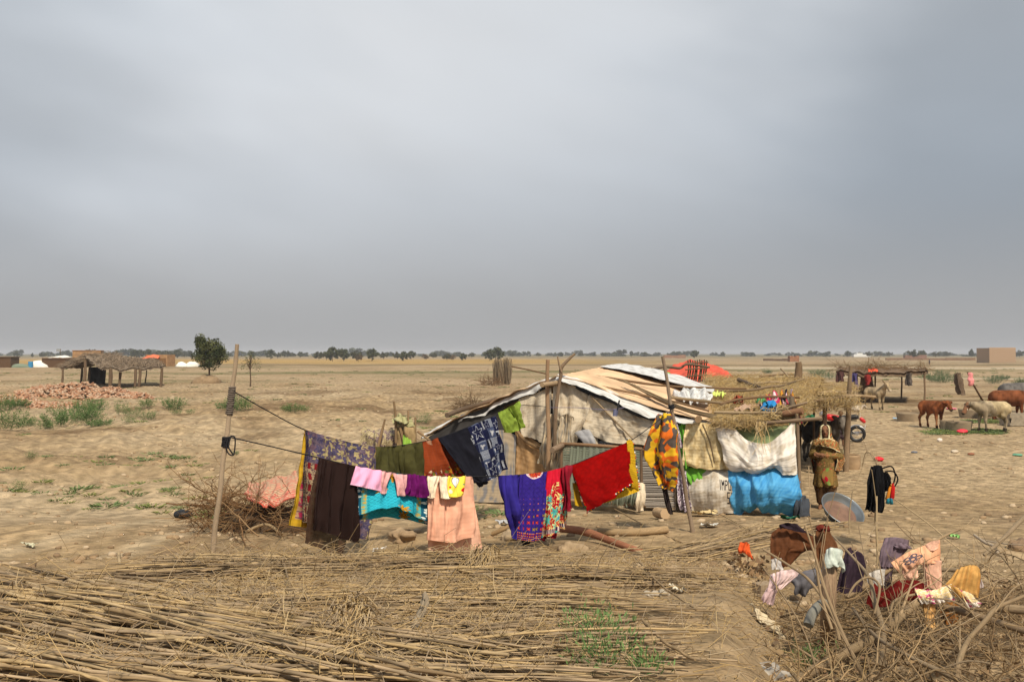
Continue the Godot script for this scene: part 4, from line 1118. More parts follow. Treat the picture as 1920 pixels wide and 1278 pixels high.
	lay("roof_hem", dark_hem, t, [[1050, 711, 15.92, 1100, 728, 15.72, 1150, 749, 15.42, 1190, 770, 15.27, 1265, 789, 15.02, 1352, 799, 14.82], [1058, 716, 15.92, 1100, 737, 15.72, 1150, 757, 15.42, 1192, 779, 15.27, 1265, 797, 15.02, 1350, 806, 14.82]], {fold = 0.02, nu = 50, nv = 8}, "black underside of the right hem")
	lay("roof_hem", hem, t, [[1046, 702, 15.92, 1005, 716, 16.12, 955, 742, 16.42, 900, 768, 16.72, 850, 784, 17.02, 795, 812, 17.32], [1044, 712, 15.82, 1005, 731, 16.02, 950, 753, 16.32, 895, 778, 16.62, 845, 795, 16.92, 790, 820, 17.22]], {fold = 0.03, ff = 4.0, crump = 0.012, nu = 50, nv = 10}, "white hem of the roof on the left")
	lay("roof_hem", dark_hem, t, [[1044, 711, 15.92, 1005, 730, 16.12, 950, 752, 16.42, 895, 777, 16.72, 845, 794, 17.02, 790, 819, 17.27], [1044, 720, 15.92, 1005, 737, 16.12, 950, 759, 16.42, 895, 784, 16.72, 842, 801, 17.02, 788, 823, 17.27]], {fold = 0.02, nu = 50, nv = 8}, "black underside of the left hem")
	lay("rope_tail", M.rope, t, [[1160, 750, 14.95, 1163, 750, 14.95], [1156, 770, 14.9, 1159, 770, 14.9]], {nu = 2, nv = 6, fold = 0.0, crump = 0.0})
	lay("tassel", mat(lin(86, 88, 112), 0.9), t, [[1151, 768, 14.9, 1154, 768, 14.85, 1158, 769, 14.9], [1150, 780, 14.9, 1154, 780, 14.8, 1156, 780, 14.9]], {nu = 6, nv = 5, fold = 0.02})
	# --- side and back walls close the shelter
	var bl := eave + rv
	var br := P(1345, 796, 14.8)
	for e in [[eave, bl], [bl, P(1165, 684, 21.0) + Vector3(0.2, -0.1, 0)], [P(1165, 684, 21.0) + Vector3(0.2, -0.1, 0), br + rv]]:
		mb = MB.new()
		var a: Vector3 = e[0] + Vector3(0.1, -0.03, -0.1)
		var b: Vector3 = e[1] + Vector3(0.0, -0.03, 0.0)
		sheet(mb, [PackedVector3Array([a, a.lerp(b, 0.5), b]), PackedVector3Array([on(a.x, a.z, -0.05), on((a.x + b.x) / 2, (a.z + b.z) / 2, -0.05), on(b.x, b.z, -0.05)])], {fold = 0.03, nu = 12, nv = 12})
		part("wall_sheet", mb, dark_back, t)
	# --- poles holding the tarps down
	var dk := Color(0.22, 0.15, 0.095)
	var lt := Color(0.34, 0.27, 0.185)
	for e in [[[1090, 701, 17.3, 1160, 711, 17.2, 1240, 723, 17.1, 1330, 727, 17.0, 1400, 729, 17.0], 0.026, dk], [[1100, 718, 15.9, 1180, 735, 15.7, 1260, 752, 15.5, 1330, 770, 15.2], 0.022, dk], [[1255, 745, 15.7, 1300, 750, 15.6, 1360, 757, 15.4], 0.034, lt], [[1350, 757, 15.4, 1390, 748, 15.4, 1440, 744, 15.4, 1500, 745, 15.4], 0.028, dk], [[1340, 773, 14.7, 1400, 774, 14.6, 1470, 774, 14.5], 0.026, lt], [[960, 687, 17.4, 1000, 695, 16.6, 1026, 701, 16.1], 0.015, dk], [[1225, 692, 21.0, 1245, 688, 21.0, 1275, 690, 21.5, 1290, 683, 21.5, 1330, 688, 22.0], 0.035, Color(0.17, 0.13, 0.1)], [[1222, 690, 21.1, 1234, 704, 20.5], 0.03, dk]]:
		log_pole("roof_pole", pts(e[0]), e[1], e[1] * 0.8, e[2], t)
	for k in 12:
		var f := k / 11.0
		var j := rng.randf_range(-4, 4)
		log_pole("roof_cane", pts([1165 + f * 30 + j, 712 + f * 12, 16.4, 1215 + f * 20, 737 + f * 11 + j, 15.7, 1290 + f * 10, 768 + f * 6 + j * 0.6, 14.9, 1385 - f * 16, 788 + j * 0.5, 14.5]), 0.014, 0.01, lt * rng.randf_range(0.6, 1.0), t)
	# --- thatched half of the roof
	var thatch := mat(Color(0.34, 0.23, 0.10), 1.0, {tex = M.blotch, tri = 1.5, normal = M.crease, ns = 1.0})
	var c0 := P(1335, 796, 14.7)
	var c1 := P(1500, 786, 14.3)
	var c2 := P(1545, 711, 26.0)
	var c3 := P(1322, 709, 26.0)
	var roof := func(s: float, q: float) -> Vector3:
		var p := c0.lerp(c1, s).lerp(c3.lerp(c2, s), q)
		p.y += 0.06 * nz.get_noise_2d(s * 160.0, q * 200.0) + 0.04 * nz.get_noise_2d(s * 500.0, q * 600.0)
		return p
	mb = MB.new()
	var rows := []
	for j in 25:
		var r := PackedVector3Array()
		for k in 17:
			r.append(roof.call(k / 16.0, j / 24.0))
		rows.append(r)
	sheet(mb, rows, {nu = 40, nv = 60, fold = 0.0, crump = 0.02, cf = 2.0, thick = 0.12})
	part("thatch", mb, thatch, t)
	for k in 3:
		many("straw", straw[k], M.straw, straw_on(func(s, q): return roof.call(s, q * q * 0.4 + q * 0.6) + Vector3(0, 0.05, 0), 2600, 0.12, 0.42, 0.0045, 0.015, 0.03), STRAW, t)
	var fr := []
	for k in 620:
		var u := rng.randf_range(1340, 1432)
		var a := P(u, rng.randf_range(780, 792), 14.45 + rng.randf_range(-0.1, 0.2))
		var d := Vector3(rng.randfn(0.05, 0.16), -rng.randf_range(0.02, 0.17), rng.randf_range(0.0, 0.12))
		fr.append(stick_x(a, a + d * (1.4 if u > 1415 else 1.0), 0.004))
	for k in 16:
		var a := P(rng.randf_range(1416, 1440), 792, 14.2)
		fr.append(stick_x(a, P(rng.randf_range(1396, 1452), rng.randf_range(820, 862), 13.9), 0.005))
	many("straw_fringe", straw[0], M.straw, fr, STRAW, t)
	for e in [[[1385, 711, 23.0, 1400, 718, 22.0, 1425, 727, 20.5], 0.06, Color(0.13, 0.1, 0.08)], [[1350, 733, 19.0, 1400, 732, 19.0, 1440, 726, 19.5, 1470, 722, 20.0, 1492, 714, 20.5], 0.035, Color(0.22, 0.17, 0.12)], [[1415, 719, 22, 1450, 716, 22, 1480, 717, 22, 1510, 710, 22], 0.03, lt], [[1425, 706, 25, 1470, 702, 25.5, 1500, 703, 26], 0.03, dk], [[1465, 692, 25, 1480, 708, 24], 0.03, lt], [[1378, 765, 15.5, 1430, 758, 15.5, 1480, 752, 15.5], 0.018, lt], [[1480, 748, 15.5, 1493, 790, 14.4], 0.07, Color(0.2, 0.18, 0.15)]]:
		log_pole("roof_pole", pts(e[0]), e[1], e[1] * 0.7, e[2], t)
	log_pole("corner_post", PackedVector3Array([P(1496, 716, 24.0), P(1499, 690, 24.0), P(1498, 680, 24.0)]), 0.11, 0.09, Color(0.26, 0.19, 0.13), t, 0.2)
	# things lying on the thatch
	var s1 := MB.new()
	sheet(s1, rows3([[1432, 762, 15.0, 1445, 757, 15.2, 1454, 764, 15.0], [1431, 767, 14.8, 1442, 766, 14.9, 1454, 768, 14.8]]), {fold = 0.05, thick = 0.1, nu = 12, nv = 10})
	solo("folded_cloth", s1, mat(lin(42, 128, 190), 0.9), "folded bright blue cloth lying on the thatch", "cloth")
	var m2 := fabric(img(128, 128, func(u, v):
		var e := cell(u, v, 7.0)
		return [c8(150, 34, 66), c8(196, 60, 96), c8(226, 196, 200), c8(40, 34, 44), c8(206, 150, 60)][int(e[1] * 4.99)]))
	s1 = MB.new()
	sheet(s1, rows3([[1442, 752, 16.0, 1462, 742, 16.4, 1480, 740, 16.4, 1492, 750, 15.6], [1440, 757, 15.4, 1462, 752, 15.7, 1480, 754, 15.4, 1496, 768, 14.7], [1455, 760, 15.2, 1470, 765, 15.0, 1488, 778, 14.5, 1500, 780, 14.3]]), {fold = 0.1, ff = 4.0, crump = 0.03, top = 1.0, nu = 30, nv = 24})
	solo("patterned_cloth", s1, m2, "crimson, white and black patterned cloth heaped at the corner of the roof", "cloth")
	s1 = MB.new()
	sheet(s1, rows3([[1417, 752, 16.0, 1430, 748, 16.2, 1442, 750, 16.1], [1418, 755, 15.8, 1430, 754, 15.9, 1444, 754, 15.8]]), {fold = 0.08, nu = 12, nv = 8})
	solo("cloth_piece", s1, mat(lin(90, 160, 100), 0.9), "small green cloth lying on the thatch beside the patterned heap", "cloth")
	s1 = MB.new()
	sheet(s1, rows3([[1375, 748, 16.2, 1384, 744, 16.4, 1392, 747, 16.2], [1376, 752, 16.0, 1385, 751, 16.1, 1391, 752, 16.0]]), {fold = 0.08, nu = 10, nv = 8, thick = 0.05})
	solo("cloth_piece", s1, mat(lin(160, 72, 48), 0.9), "rust red rag lying on the thatch", "cloth")
	s1 = MB.new()
	sheet(s1, rows3([[1380, 764, 15.2, 1410, 758, 15.5, 1440, 756, 15.6], [1376, 770, 14.9, 1410, 768, 15.0, 1436, 764, 15.2]]), {fold = 0.05, nu = 16, nv = 8})
	solo("cloth_piece", s1, mat(lin(196, 164, 140), 0.9, {tex = M.blotch}), "pale pinkish cloth spread on the thatch", "cloth")
	s1 = MB.new()
	sheet(s1, rows3([[1334, 736, 18.0, 1348, 735, 18.2, 1362, 739, 18.0], [1333, 743, 17.4, 1346, 743, 17.5, 1358, 743, 17.5]]), {fold = 0.06, nu = 12, nv = 8})
	solo("cloth_piece", s1, mat(lin(196, 208, 110), 0.9), "yellow green sheet corner lying on the thatch by the white plastic", "cloth")
	s1 = MB.new()
	sheet(s1, rows3([[1238, 700, 22.0, 1250, 699, 22.0, 1262, 705, 21.5], [1245, 708, 21.0, 1258, 708, 21.0, 1266, 710, 21.0]]), {fold = 0.06, nu = 10, nv = 8})
	solo("cloth_piece", s1, mat(lin(120, 190, 70), 0.9), "bright green plastic behind the ridge of the shelter", "cloth")
	s1 = MB.new()
	sheet(s1, rows3([[1500, 774, 14.6, 1520, 776, 15.5, 1526, 778, 16.0], [1500, 781, 14.5, 1515, 783, 15.4, 1526, 782, 16.0]]), {fold = 0.05, nu = 10, nv = 6})
	solo("cloth_piece", s1, mat(lin(44, 140, 100), 0.9), "teal green cloth stretched beside the corner post", "cloth")
	rope_bed()

func letters(base: ImageTexture, lines: Array) -> ImageTexture: # block capitals drawn with strokes on a sack
	var im := base.get_image()
	var strokes := {I = [[0, 0, 0, 6]], M = [[0, 6, 0, 0], [0, 0, 2, 3], [2, 3, 4, 0], [4, 0, 4, 6]], P = [[0, 6, 0, 0], [0, 0, 3, 0], [3, 0, 4, 1], [4, 1, 4, 2], [4, 2, 3, 3], [3, 3, 0, 3]], O = [[0, 0, 4, 0], [4, 0, 4, 6], [4, 6, 0, 6], [0, 6, 0, 0]], R = [[0, 6, 0, 0], [0, 0, 4, 0], [4, 0, 4, 3], [4, 3, 0, 3], [1, 3, 4, 6]], T = [[0, 0, 4, 0], [2, 0, 2, 6]], S = [[4, 0, 0, 0], [0, 0, 0, 3], [0, 3, 4, 3], [4, 3, 4, 6], [4, 6, 0, 6]], A = [[0, 6, 2, 0], [2, 0, 4, 6], [1, 4, 3, 4]], L = [[0, 0, 0, 6], [0, 6, 4, 6]]}
	for li in lines.size():
		var x := 262.0 if li == 0 else 320.0
		var y := 160.0 + li * 125.0
		for ch in lines[li]:
			for s in strokes[ch]:
				for k in 40:
					var f := k / 39.0
					var px := x + lerpf(s[0], s[2], f) * 4.6
					var py := y + lerpf(s[1], s[3], f) * 16.0 + (px - 270.0) * 0.18
					im.fill_rect(Rect2i(int(px), int(py), 6, 12), Color8(40, 38, 40))
			x += 13.0 if ch == "I" else 29.0
	return tex(im)

func rope_bed() -> void:
	var t := thing("rope_bed", "wooden rope bed with grey green webbing stood on edge against the wall", "bed")
	var d := 15.35
	var q := func(u: float, v: float, k := 0.0) -> Vector3: return P(u, v, lerpf(15.55, 14.95, (u - 1052.0) / 150.0) + k)
	log_pole("rail", PackedVector3Array([q.call(1050, 832), q.call(1130, 836), q.call(1204, 842)]), 0.028, 0.028, Color(0.26, 0.17, 0.11), t)
	log_pole("rail", PackedVector3Array([q.call(1050, 936), q.call(1130, 941), q.call(1206, 947)]), 0.03, 0.03, Color(0.30, 0.22, 0.16), t)
	log_pole("rail", PackedVector3Array([q.call(1053, 830), q.call(1052, 940)]), 0.028, 0.028, Color(0.2, 0.14, 0.1), t)
	log_pole("rail", PackedVector3Array([q.call(1202, 840), q.call(1203, 950)]), 0.028, 0.028, Color(0.2, 0.14, 0.1), t)
	for e in [[1053, 832], [1203, 842], [1053, 937], [1203, 947]]:
		log_pole("leg", PackedVector3Array([q.call(e[0], e[1], 0.04), q.call(e[0] + 6, e[1] + 3, 0.4)]), 0.03, 0.025, Color(0.25, 0.18, 0.12), t)
	var wm := mat(lin(138, 146, 130), 0.9, {tex = M.blotch})
	for k in 22:
		for s in 2:
			var f := (k + 0.5) / 22.0
			var mb := MB.new()
			var a: Vector3
			var b: Vector3
			if s == 0:
				a = q.call(1070 + f * 130, 835 + f * 6, -0.012 + 0.02 * (k % 2)); b = q.call(1070 + f * 130 - 10, 936 + f * 8, 0.01 - 0.02 * (k % 2))
			else:
				a = q.call(1054, 834 + f * 102, 0.008); b = q.call(1201, 843 + f * 103, -0.008)
			var h := Vector3(0, 0.016, 0) if s == 1 else Vector3(0.019, 0, 0.004)
			mb.quad(a - h, b - h, b + h, a + h)
			part("webbing", mb, wm, t)
	for k in 14: # loose ends of webbing
		var u := 1128.0 + k * 5.0
		lay("webbing", wm, t, [[u, 908 + rng.randf_range(0, 8), 14.85, u + 4, 908, 14.83], [u - 4, 928, 14.75, u + 1, 929, 14.72], [u - rng.randf_range(4, 10), 945 + rng.randf_range(-6, 6), 14.8, u - 3, 946, 14.8]], {nu = 3, nv = 8, fold = 0.03, ff = 1.0})
	lay("rag", M.cream, t, [[1196, 905, 14.75, 1204, 905, 14.7, 1209, 910, 14.75], [1196, 930, 14.7, 1203, 930, 14.65, 1210, 935, 14.7], [1193, 958, 14.75, 1199, 958, 14.7, 1204, 952, 14.75]], {nu = 8, nv = 12, fold = 0.05}, "white rag on the foot of the bed")

# ---- the foreground: cut reeds, straw, the brush heap --------------------------
func reed_unit(sd: int) -> ArrayMesh:
	var mb := MB.new()
	var p := PackedVector3Array()
	var rr := PackedFloat32Array()
	var m := 24
	var b1 := rng.randf_range(-0.02, 0.02)
	for k in m + 1:
		var f := float(k) / m
		p.append(Vector3(f - 0.5, b1 * sin(f * PI) + 0.004 * nz.get_noise_2d(f * 300.0, sd * 40.0), 0.01 * sin(f * 5.0 + sd)))
		rr.append(0.005 * (1.05 - 0.35 * f) * (1.22 if k % 5 == 2 else 1.0))
	mb.tube(p, 0.005, 0.004, 6, true, 1.0, rr)
	var tone: Color = [Color(0.46, 0.37, 0.235), Color(0.37, 0.30, 0.215), Color(0.52, 0.405, 0.235), Color(0.27, 0.215, 0.15), Color(0.43, 0.345, 0.24), Color(0.33, 0.25, 0.155)][sd % 6]
	for k in mb.v.size():
		var x := mb.v[k].x + 0.5
		var node := 0.72 if int(x * m + 0.5) % 5 == 2 else 1.0
		mb.c[k] = tone * (node * (0.95 + 0.5 * nz.get_noise_2d(x * 500.0, sd * 60.0 + mb.v[k].y * 3000.0)))
	return mb.mesh()
func reed_x(a: Vector3, b: Vector3, width: float, lo: float, hi: float, r: float, skew: float, f: float, height: float) -> Transform3D:
	var ax := b - a
	ax.y = 0.0
	var l := ax.length()
	var d := ax / l
	var side := Vector3(-d.z, 0, d.x)
	var off := rng.randfn(0.0, 0.42) * width * 0.5
	var c := a + ax * rng.randf() + side * off
	var dir := d.rotated(Vector3.UP, rng.randfn(0.0, skew))
	var len := rng.randf_range(lo, hi) * 0.5
	var pile := height * exp(-pow(off / (width * 0.45), 2.0)) * f
	var p := c - dir * len
	var q := c + dir * len
	return stick_x(on(p.x, p.z, pile + r * 0.7 + rng.randf() * 0.02), on(q.x, q.z, pile + r * 0.7 + rng.randf() * 0.02), r * rng.randf_range(0.7, 1.25))
func reeds(label: String, a: Vector3, b: Vector3, width: float, parts: int, mass: int, r: float, lo: float, hi: float, skew: float, height: float) -> Node3D:
	var t := thing("reed_bundle", label, "reeds")
	for k in parts:
		var o := part("reed", M.reeds[rng.randi() % 6], M.reed, t)
		o.transform = reed_x(a, b, width, lo, hi, r, skew, rng.randf_range(0.6, 1.0), height)
	for g in 6:
		var xs := []
		for k in mass / 6:
			xs.append(reed_x(a, b, width * 1.15, lo * 0.7, hi, r * 0.85, skew * 1.4, rng.randf_range(0.0, 0.9), height))
		many("loose_reeds", M.reeds[g], M.reed, xs, [], t)
	var st := []
	for k in mass:
		var f := reed_x(a, b, width * 1.3, 0.12, 0.6, 0.0026, 1.0, rng.randf_range(0.2, 1.15), height + 0.03)
		st.append(f)
		if k % 2 == 0: st.append(reed_x(a, b, width * 1.5, 0.08, 0.3, 0.002, 1.2, rng.randf_range(0.3, 1.2), height + 0.05))
	many("straw", M.straw_meshes[2], M.litter, st, STRAW, t)
	return t
func tie(t: Node3D, at: Vector3, w: float, h: float) -> void: # a band of twisted straw over a bundle
	var xs := []
	for k in 30:
		var x := rng.randf_range(-0.08, 0.08)
		var a := at + Vector3(x + rng.randfn(0, 0.06), 0.0, w * 0.5)
		var m := at + Vector3(x, h + rng.randf() * 0.04, rng.randfn(0, 0.05))
		var b := at + Vector3(x + rng.randfn(0, 0.1), 0.02, -w * 0.5)
		xs.append(stick_x(a, m, 0.004)); xs.append(stick_x(m, b, 0.004))
	many("straw_band", M.straw_meshes[0], M.litter, xs, STRAW, t)
func cane(label: String, a: Vector3, b: Vector3, r: float) -> void:
	var o := solo("cane", M.reeds[rng.randi() % 6], M.reed, label, "cane")
	o.transform = stick_x(a, b, r)

func front() -> void:
	M.reeds = []
	M.litter = mat(Color(0.86, 0.86, 0.98), 0.85, {vc = true, spec = 0.15})
	for k in 6:
		M.reeds.append(reed_unit(k))
	reeds("thick cut reeds spread in a broad mat at the lower left", G(-120, 1118), G(560, 1228), 1.45, 95, 210, 0.0092, 1.4, 2.8, 0.07, 0.12)
	reeds("thick yellowish reeds in the lower left corner", G(-60, 1240), G(320, 1296), 0.5, 16, 30, 0.0105, 1.2, 2.2, 0.07, 0.08)
	var t := reeds("thinner reeds laid out flat in the middle of the reed field", G(330, 1150), G(1010, 1142), 1.2, 46, 270, 0.0058, 0.8, 1.9, 0.17, 0.10)
	tie(t, G(655, 1180), 0.4, 0.15)
	t = reeds("long row of reeds tied with straw bands just in front of the laundry", G(330, 1078), G(960, 1068), 0.55, 34, 230, 0.0052, 0.9, 2.0, 0.12, 0.16)
	tie(t, G(620, 1082), 0.5, 0.17)
	tie(t, G(905, 1080), 0.55, 0.2)
	reeds("fan of reeds rising to the right toward the leaning bamboo pole", G(860, 1066), G(1420, 1010), 0.7, 34, 120, 0.008, 1.4, 3.2, 0.08, 0.10)
	reeds("short bundle of reeds with frayed ends right of the straw bands", G(930, 1090), G(1290, 1098), 0.45, 18, 90, 0.0062, 0.8, 1.8, 0.10, 0.12)
	t = reeds("reeds lying across the bottom centre in front of a green weed", G(500, 1215), G(1080, 1222), 0.75, 26, 170, 0.006, 0.7, 1.7, 0.18, 0.09)
	tie(t, G(660, 1222), 0.5, 0.18)
	reeds("nearest reeds along the bottom edge at the centre", G(40, 1268), G(960, 1284), 0.3, 18, 80, 0.007, 0.9, 2.0, 0.06, 0.06)
	reeds("small flat bundle of cut reeds with even ends by the sandy hump", G(820, 1142), G(1160, 1150), 0.45, 14, 60, 0.0066, 0.8, 1.5, 0.05, 0.06)
	reeds("few straight canes lying beside the metal basin", G(1400, 1012), G(1560, 990), 0.5, 9, 12, 0.009, 1.0, 2.0, 0.12, 0.05)
	# straw litter over the whole bank
	for g in 3:
		var xs := []
		for k in 3600:
			var d := sqrt(rng.randf_range(12.0, 74.0))
			var x := rng.randf_range(-0.62, 0.42) * d
			if nz.get_noise_2d(x * 22.0, d * 22.0) < rng.randf_range(-0.5, 0.3) or (d > 7.6 and rng.randf() < 0.4) or (x < -1.2 - 0.1 * d and d > 6.4 and rng.randf() < 0.85):
				continue
			var p := on(x, -d, 0.006 + rng.randf() * 0.015)
			var dir := Vector3(1, rng.randfn(0.0, 0.12), 0).rotated(Vector3.UP, rng.randfn(0.0, 0.8)) * rng.randf_range(0.06, 0.32)
			if rng.randf() < 0.03:
				dir.y = absf(dir.x) * 1.5
			xs.append(stick_x(p - dir * 0.5 + Vector3(0, absf(dir.y) * 0.5, 0), p + dir * 0.5 + Vector3(0, absf(dir.y) * 0.5, 0), rng.randf_range(0.0016, 0.0034)))
		tag(many("straw_litter", M.straw_meshes[g], M.litter, xs, STRAW), "loose broken straw scattered over the bank", "")
	var cn := [["dark thin cane slanting down to the right across bare sand at the centre right", 1190, 1072, 1304, 1160, 0.008], ["long thin cane lying between the red shawl and the reed fan", 1150, 966, 1330, 1048, 0.010], ["short split cane lying across the thick reeds at the left", 222, 1058, 243, 1126, 0.013], ["pale cane slanting over the middle reeds", 520, 1057, 556, 1134, 0.007], ["bent yellow cane lying at the right of the tied row", 740, 1074, 1010, 1112, 0.008], ["thin cane pointing at the sandy hump", 1235, 1050, 1378, 1100, 0.007], ["cane lying beside the sack corner in front of the tarp", 1312, 960, 1420, 1004, 0.009], ["thick short stick leaning by the foot of the leaning bamboo pole", 1412, 1010, 1440, 975, 0.012], ["yellow cane at the lower right of the green weed", 1200, 1200, 1300, 1258, 0.009]]
	for e in cn:
		cane(e[0], G(e[1], e[2], 0.10), G(e[3], e[4], 0.05), e[5])
	for e in [[968, 1100, 905, 40], [430, 1010, 1035, 25], [560, 1180, 1120, 40], [1290, 1115, 1060, 20], [40, 1225, 1180, 30], [300, 1215, 1165, 20], [820, 1250, 1205, 20], [90, 1260, 1215, 20]]:
		var a := G(e[0], e[1], 0.0)
		cane("thin dry stalk sticking up out of the reeds", a, a + Vector3(rng.randf_range(-0.06, 0.06), 0.2, 0.0), 0.0035)
		get_child(get_child_count() - 1).set_meta("group", "stalks sticking up out of the reeds")
	# logs and bits
	var lg := log_pole("log", PackedVector3Array([gd(1052, 11.6, 0.14), gd(1100, 11.2, 0.12), gd(1150, 10.8, 0.08), gd(1202, 10.4, 0.05)]), 0.055, 0.042, Color(0.36, 0.17, 0.11), null, 0.05)
	tag(lg, "smooth reddish peeled log lying under the red shawl", "log")
	lg = log_pole("log", PackedVector3Array([gd(1120, 11.9, 0.05), gd(1180, 11.8, 0.05), gd(1250, 11.9, 0.06)]), 0.05, 0.055, Color(0.36, 0.27, 0.17), null, 0.06)
	tag(lg, "pale grey log lying behind the reddish log", "log")
	lg = log_pole("log", PackedVector3Array([gd(922, 11.6, 0.05), gd(945, 11.6, 0.12), gd(966, 11.8, 0.2)]), 0.03, 0.03, Color(0.27, 0.19, 0.11), null, 0.05)
	tag(lg, "brown stick leaning behind the indigo trousers", "stick")
	lg = log_pole("log", PackedVector3Array([gd(1231, 14.0, 0.10), gd(1247, 13.7, 0.10)]), 0.085, 0.085, Color(0.40, 0.30, 0.20), null, 0.03)
	tag(lg, "short sawn log end lying at the foot of the orange scarf", "log")
	lg = log_pole("stump", PackedVector3Array([G(662, 1196, -0.05), G(658, 1196, 0.05), G(652, 1190, 0.14)]), 0.04, 0.03, Color(0.40, 0.29, 0.17), null, 0.1)
	tag(lg, "pale broken stub standing among the reeds", "stump")
	var mb := MB.new()
	sheet(mb, [PackedVector3Array([G(766, 1224, 0.05), G(776, 1226, 0.07), G(784, 1226, 0.04)]), PackedVector3Array([G(778, 1200, 0.1), G(786, 1200, 0.14), G(794, 1202, 0.1)]), PackedVector3Array([G(790, 1180, 0.15), G(798, 1178, 0.19), G(806, 1182, 0.15)])], {nu = 8, nv = 14, fold = 0.01, thick = 0.015})
	solo("bark_strip", mb, mat(lin(150, 136, 116), 0.95, {tex = M.blotch, normal = M.crease}), "flat grey strip of bark standing in the reeds", "bark")
	var stone := func(label: String, u: float, v: float, s: float, c: Color) -> void:
		var b := MB.new()
		var at := G(u, v, s * 0.25)
		b.ball(Transform3D(Basis(Vector3.UP, u).scaled(Vector3(s, s * 0.55, s * 0.8)), Vector3.ZERO), 22, 14)
		for k in b.v.size():
			b.v[k] *= 1.0 + 0.95 * nz.get_noise_3d(b.v[k].x * 40.0 / s + u, b.v[k].y * 40.0 / s, b.v[k].z * 40.0 / s)
		b.normals()
		var o := solo("stone", b, mat(c, 1.0, {tex = M.blotch, normal = M.crease, ns = 0.6, tri = 3.0}), label, "stone")
		o.position = at
	stone.call("pale clod of earth left of the two white scraps on the sand", 1222, 1118, 0.05, Color(0.5, 0.43, 0.34))
	stone.call("pale stone beside the clod on the sand at the centre right", 1240, 1116, 0.045, Color(0.48, 0.42, 0.33))
	stone.call("sandy boulder under the red dress", 1070, 1038, 0.16, Color(0.40, 0.29, 0.18))
	stone.call("light brown rock beside the indigo trousers", 958, 1012, 0.17, Color(0.42, 0.32, 0.21))
	stone.call("grey flat stone at the bottom edge near the brush heap", 1448, 1268, 0.075, Color(0.42, 0.38, 0.33))
	stone.call("brown earth clod by the right edge beside a thick branch", 1916, 1030, 0.16, Color(0.28, 0.19, 0.12))
	stone.call("sandy mound of straw and dirt left of the peach tunic", 755, 1013, 0.15, Color(0.40, 0.28, 0.17))
	var bits := [["white plastic scrap lying between the brown shawl and the peach tunic", 712, 1036, 0.12, lin(224, 222, 220)], ["pale plastic bag caught on the sand by the foot of the right bamboo pole", 1330, 990, 0.22, lin(206, 204, 196)], ["flattened tan sack on the ground in front of the white sack", 1316, 968, 0.34, lin(208, 186, 140)], ["dark green cloth scrap beside the canes near the basin", 1484, 977, 0.24, lin(28, 84, 62)], ["crumpled plastic bag on the track at the far left", 54, 1026, 0.14, lin(190, 186, 160)], ["pale scrap of plastic on the sand near the sandy hump", 1270, 1112, 0.09, lin(206, 196, 176)], ["green wrapper lying on the ground behind the brush heap", 1788, 1010, 0.14, lin(150, 196, 120)], ["blue and grey plastic litter behind the peach tunic", 945, 985, 0.18, lin(170, 170, 172)], ["white rag on the straw in front of the brush heap", 1440, 1178, 0.15, lin(206, 190, 160)], ["yellow strap hanging from the quilt onto the ground", 532, 978, 0.15, lin(206, 176, 60)]]
	for e in bits:
		var b := MB.new()
		var at := G(e[1], e[2])
		var s: float = e[3]
		var r := []
		for j in 4:
			var p := PackedVector3Array()
			for k in 4:
				p.append(on(at.x + (k / 3.0 - 0.5) * s * rng.randf_range(0.8, 1.5), at.z + (j / 3.0 - 0.5) * s * rng.randf_range(0.7, 1.0), 0.02 + rng.randf() * s * 0.22))
			r.append(p)
		sheet(b, r, {nu = 14, nv = 14, fold = 0.02, ff = 3.0, crump = 0.012, thick = 0.004, rag = 0.01})
		solo("scrap", b, mat(e[4], 0.6, {normal = M.crease, ns = 0.4}), e[0], "litter")
	brush()

func twig_unit(sd: int) -> ArrayMesh:
	var mb := MB.new()
	var r := RandomNumberGenerator.new()
	r.seed = sd
	var grow := func(self_f: Callable, p: Vector3, d: Vector3, len: float, rad: float, depth: int) -> void:
		var q := PackedVector3Array([p])
		for k in 6:
			d = (d + Vector3(r.randfn(0, 0.16), r.randfn(0, 0.14), r.randfn(0, 0.16))).normalized()
			q.append(q[-1] + d * len / 6.0)
		mb.col = Color(0.36, 0.275, 0.18) * r.randf_range(0.6, 1.1)
		mb.tube(q, rad, rad * 0.35, 5, false)
		if depth > 0:
			for k in range(1, 7):
				if r.randf() < 0.62:
					var dd := (d + Vector3(r.randfn(0, 0.8), r.randfn(0, 0.6), r.randfn(0, 0.8))).normalized()
					self_f.call(self_f, q[k], dd, len * r.randf_range(0.3, 0.6), rad * 0.55, depth - 1)
	grow.call(grow, Vector3(-0.5, 0, 0), Vector3(1, 0, 0), 1.0, 0.011, 2)
	return mb.mesh()
func twigs_in(n: int, at: Callable, lo: float, hi: float, tilt: float) -> Array:
	var out := []
	for k in n:
		var p: Vector3 = at.call()
		var s := rng.randf_range(lo, hi)
		out.append(Transform3D(Basis(Vector3.UP, rng.randf() * TAU) * Basis(Vector3(0, 0, 1), rng.randfn(0.1, tilt)) * Basis(Vector3.RIGHT, rng.randf() * TAU), p).scaled_local(Vector3.ONE * s))
	return out
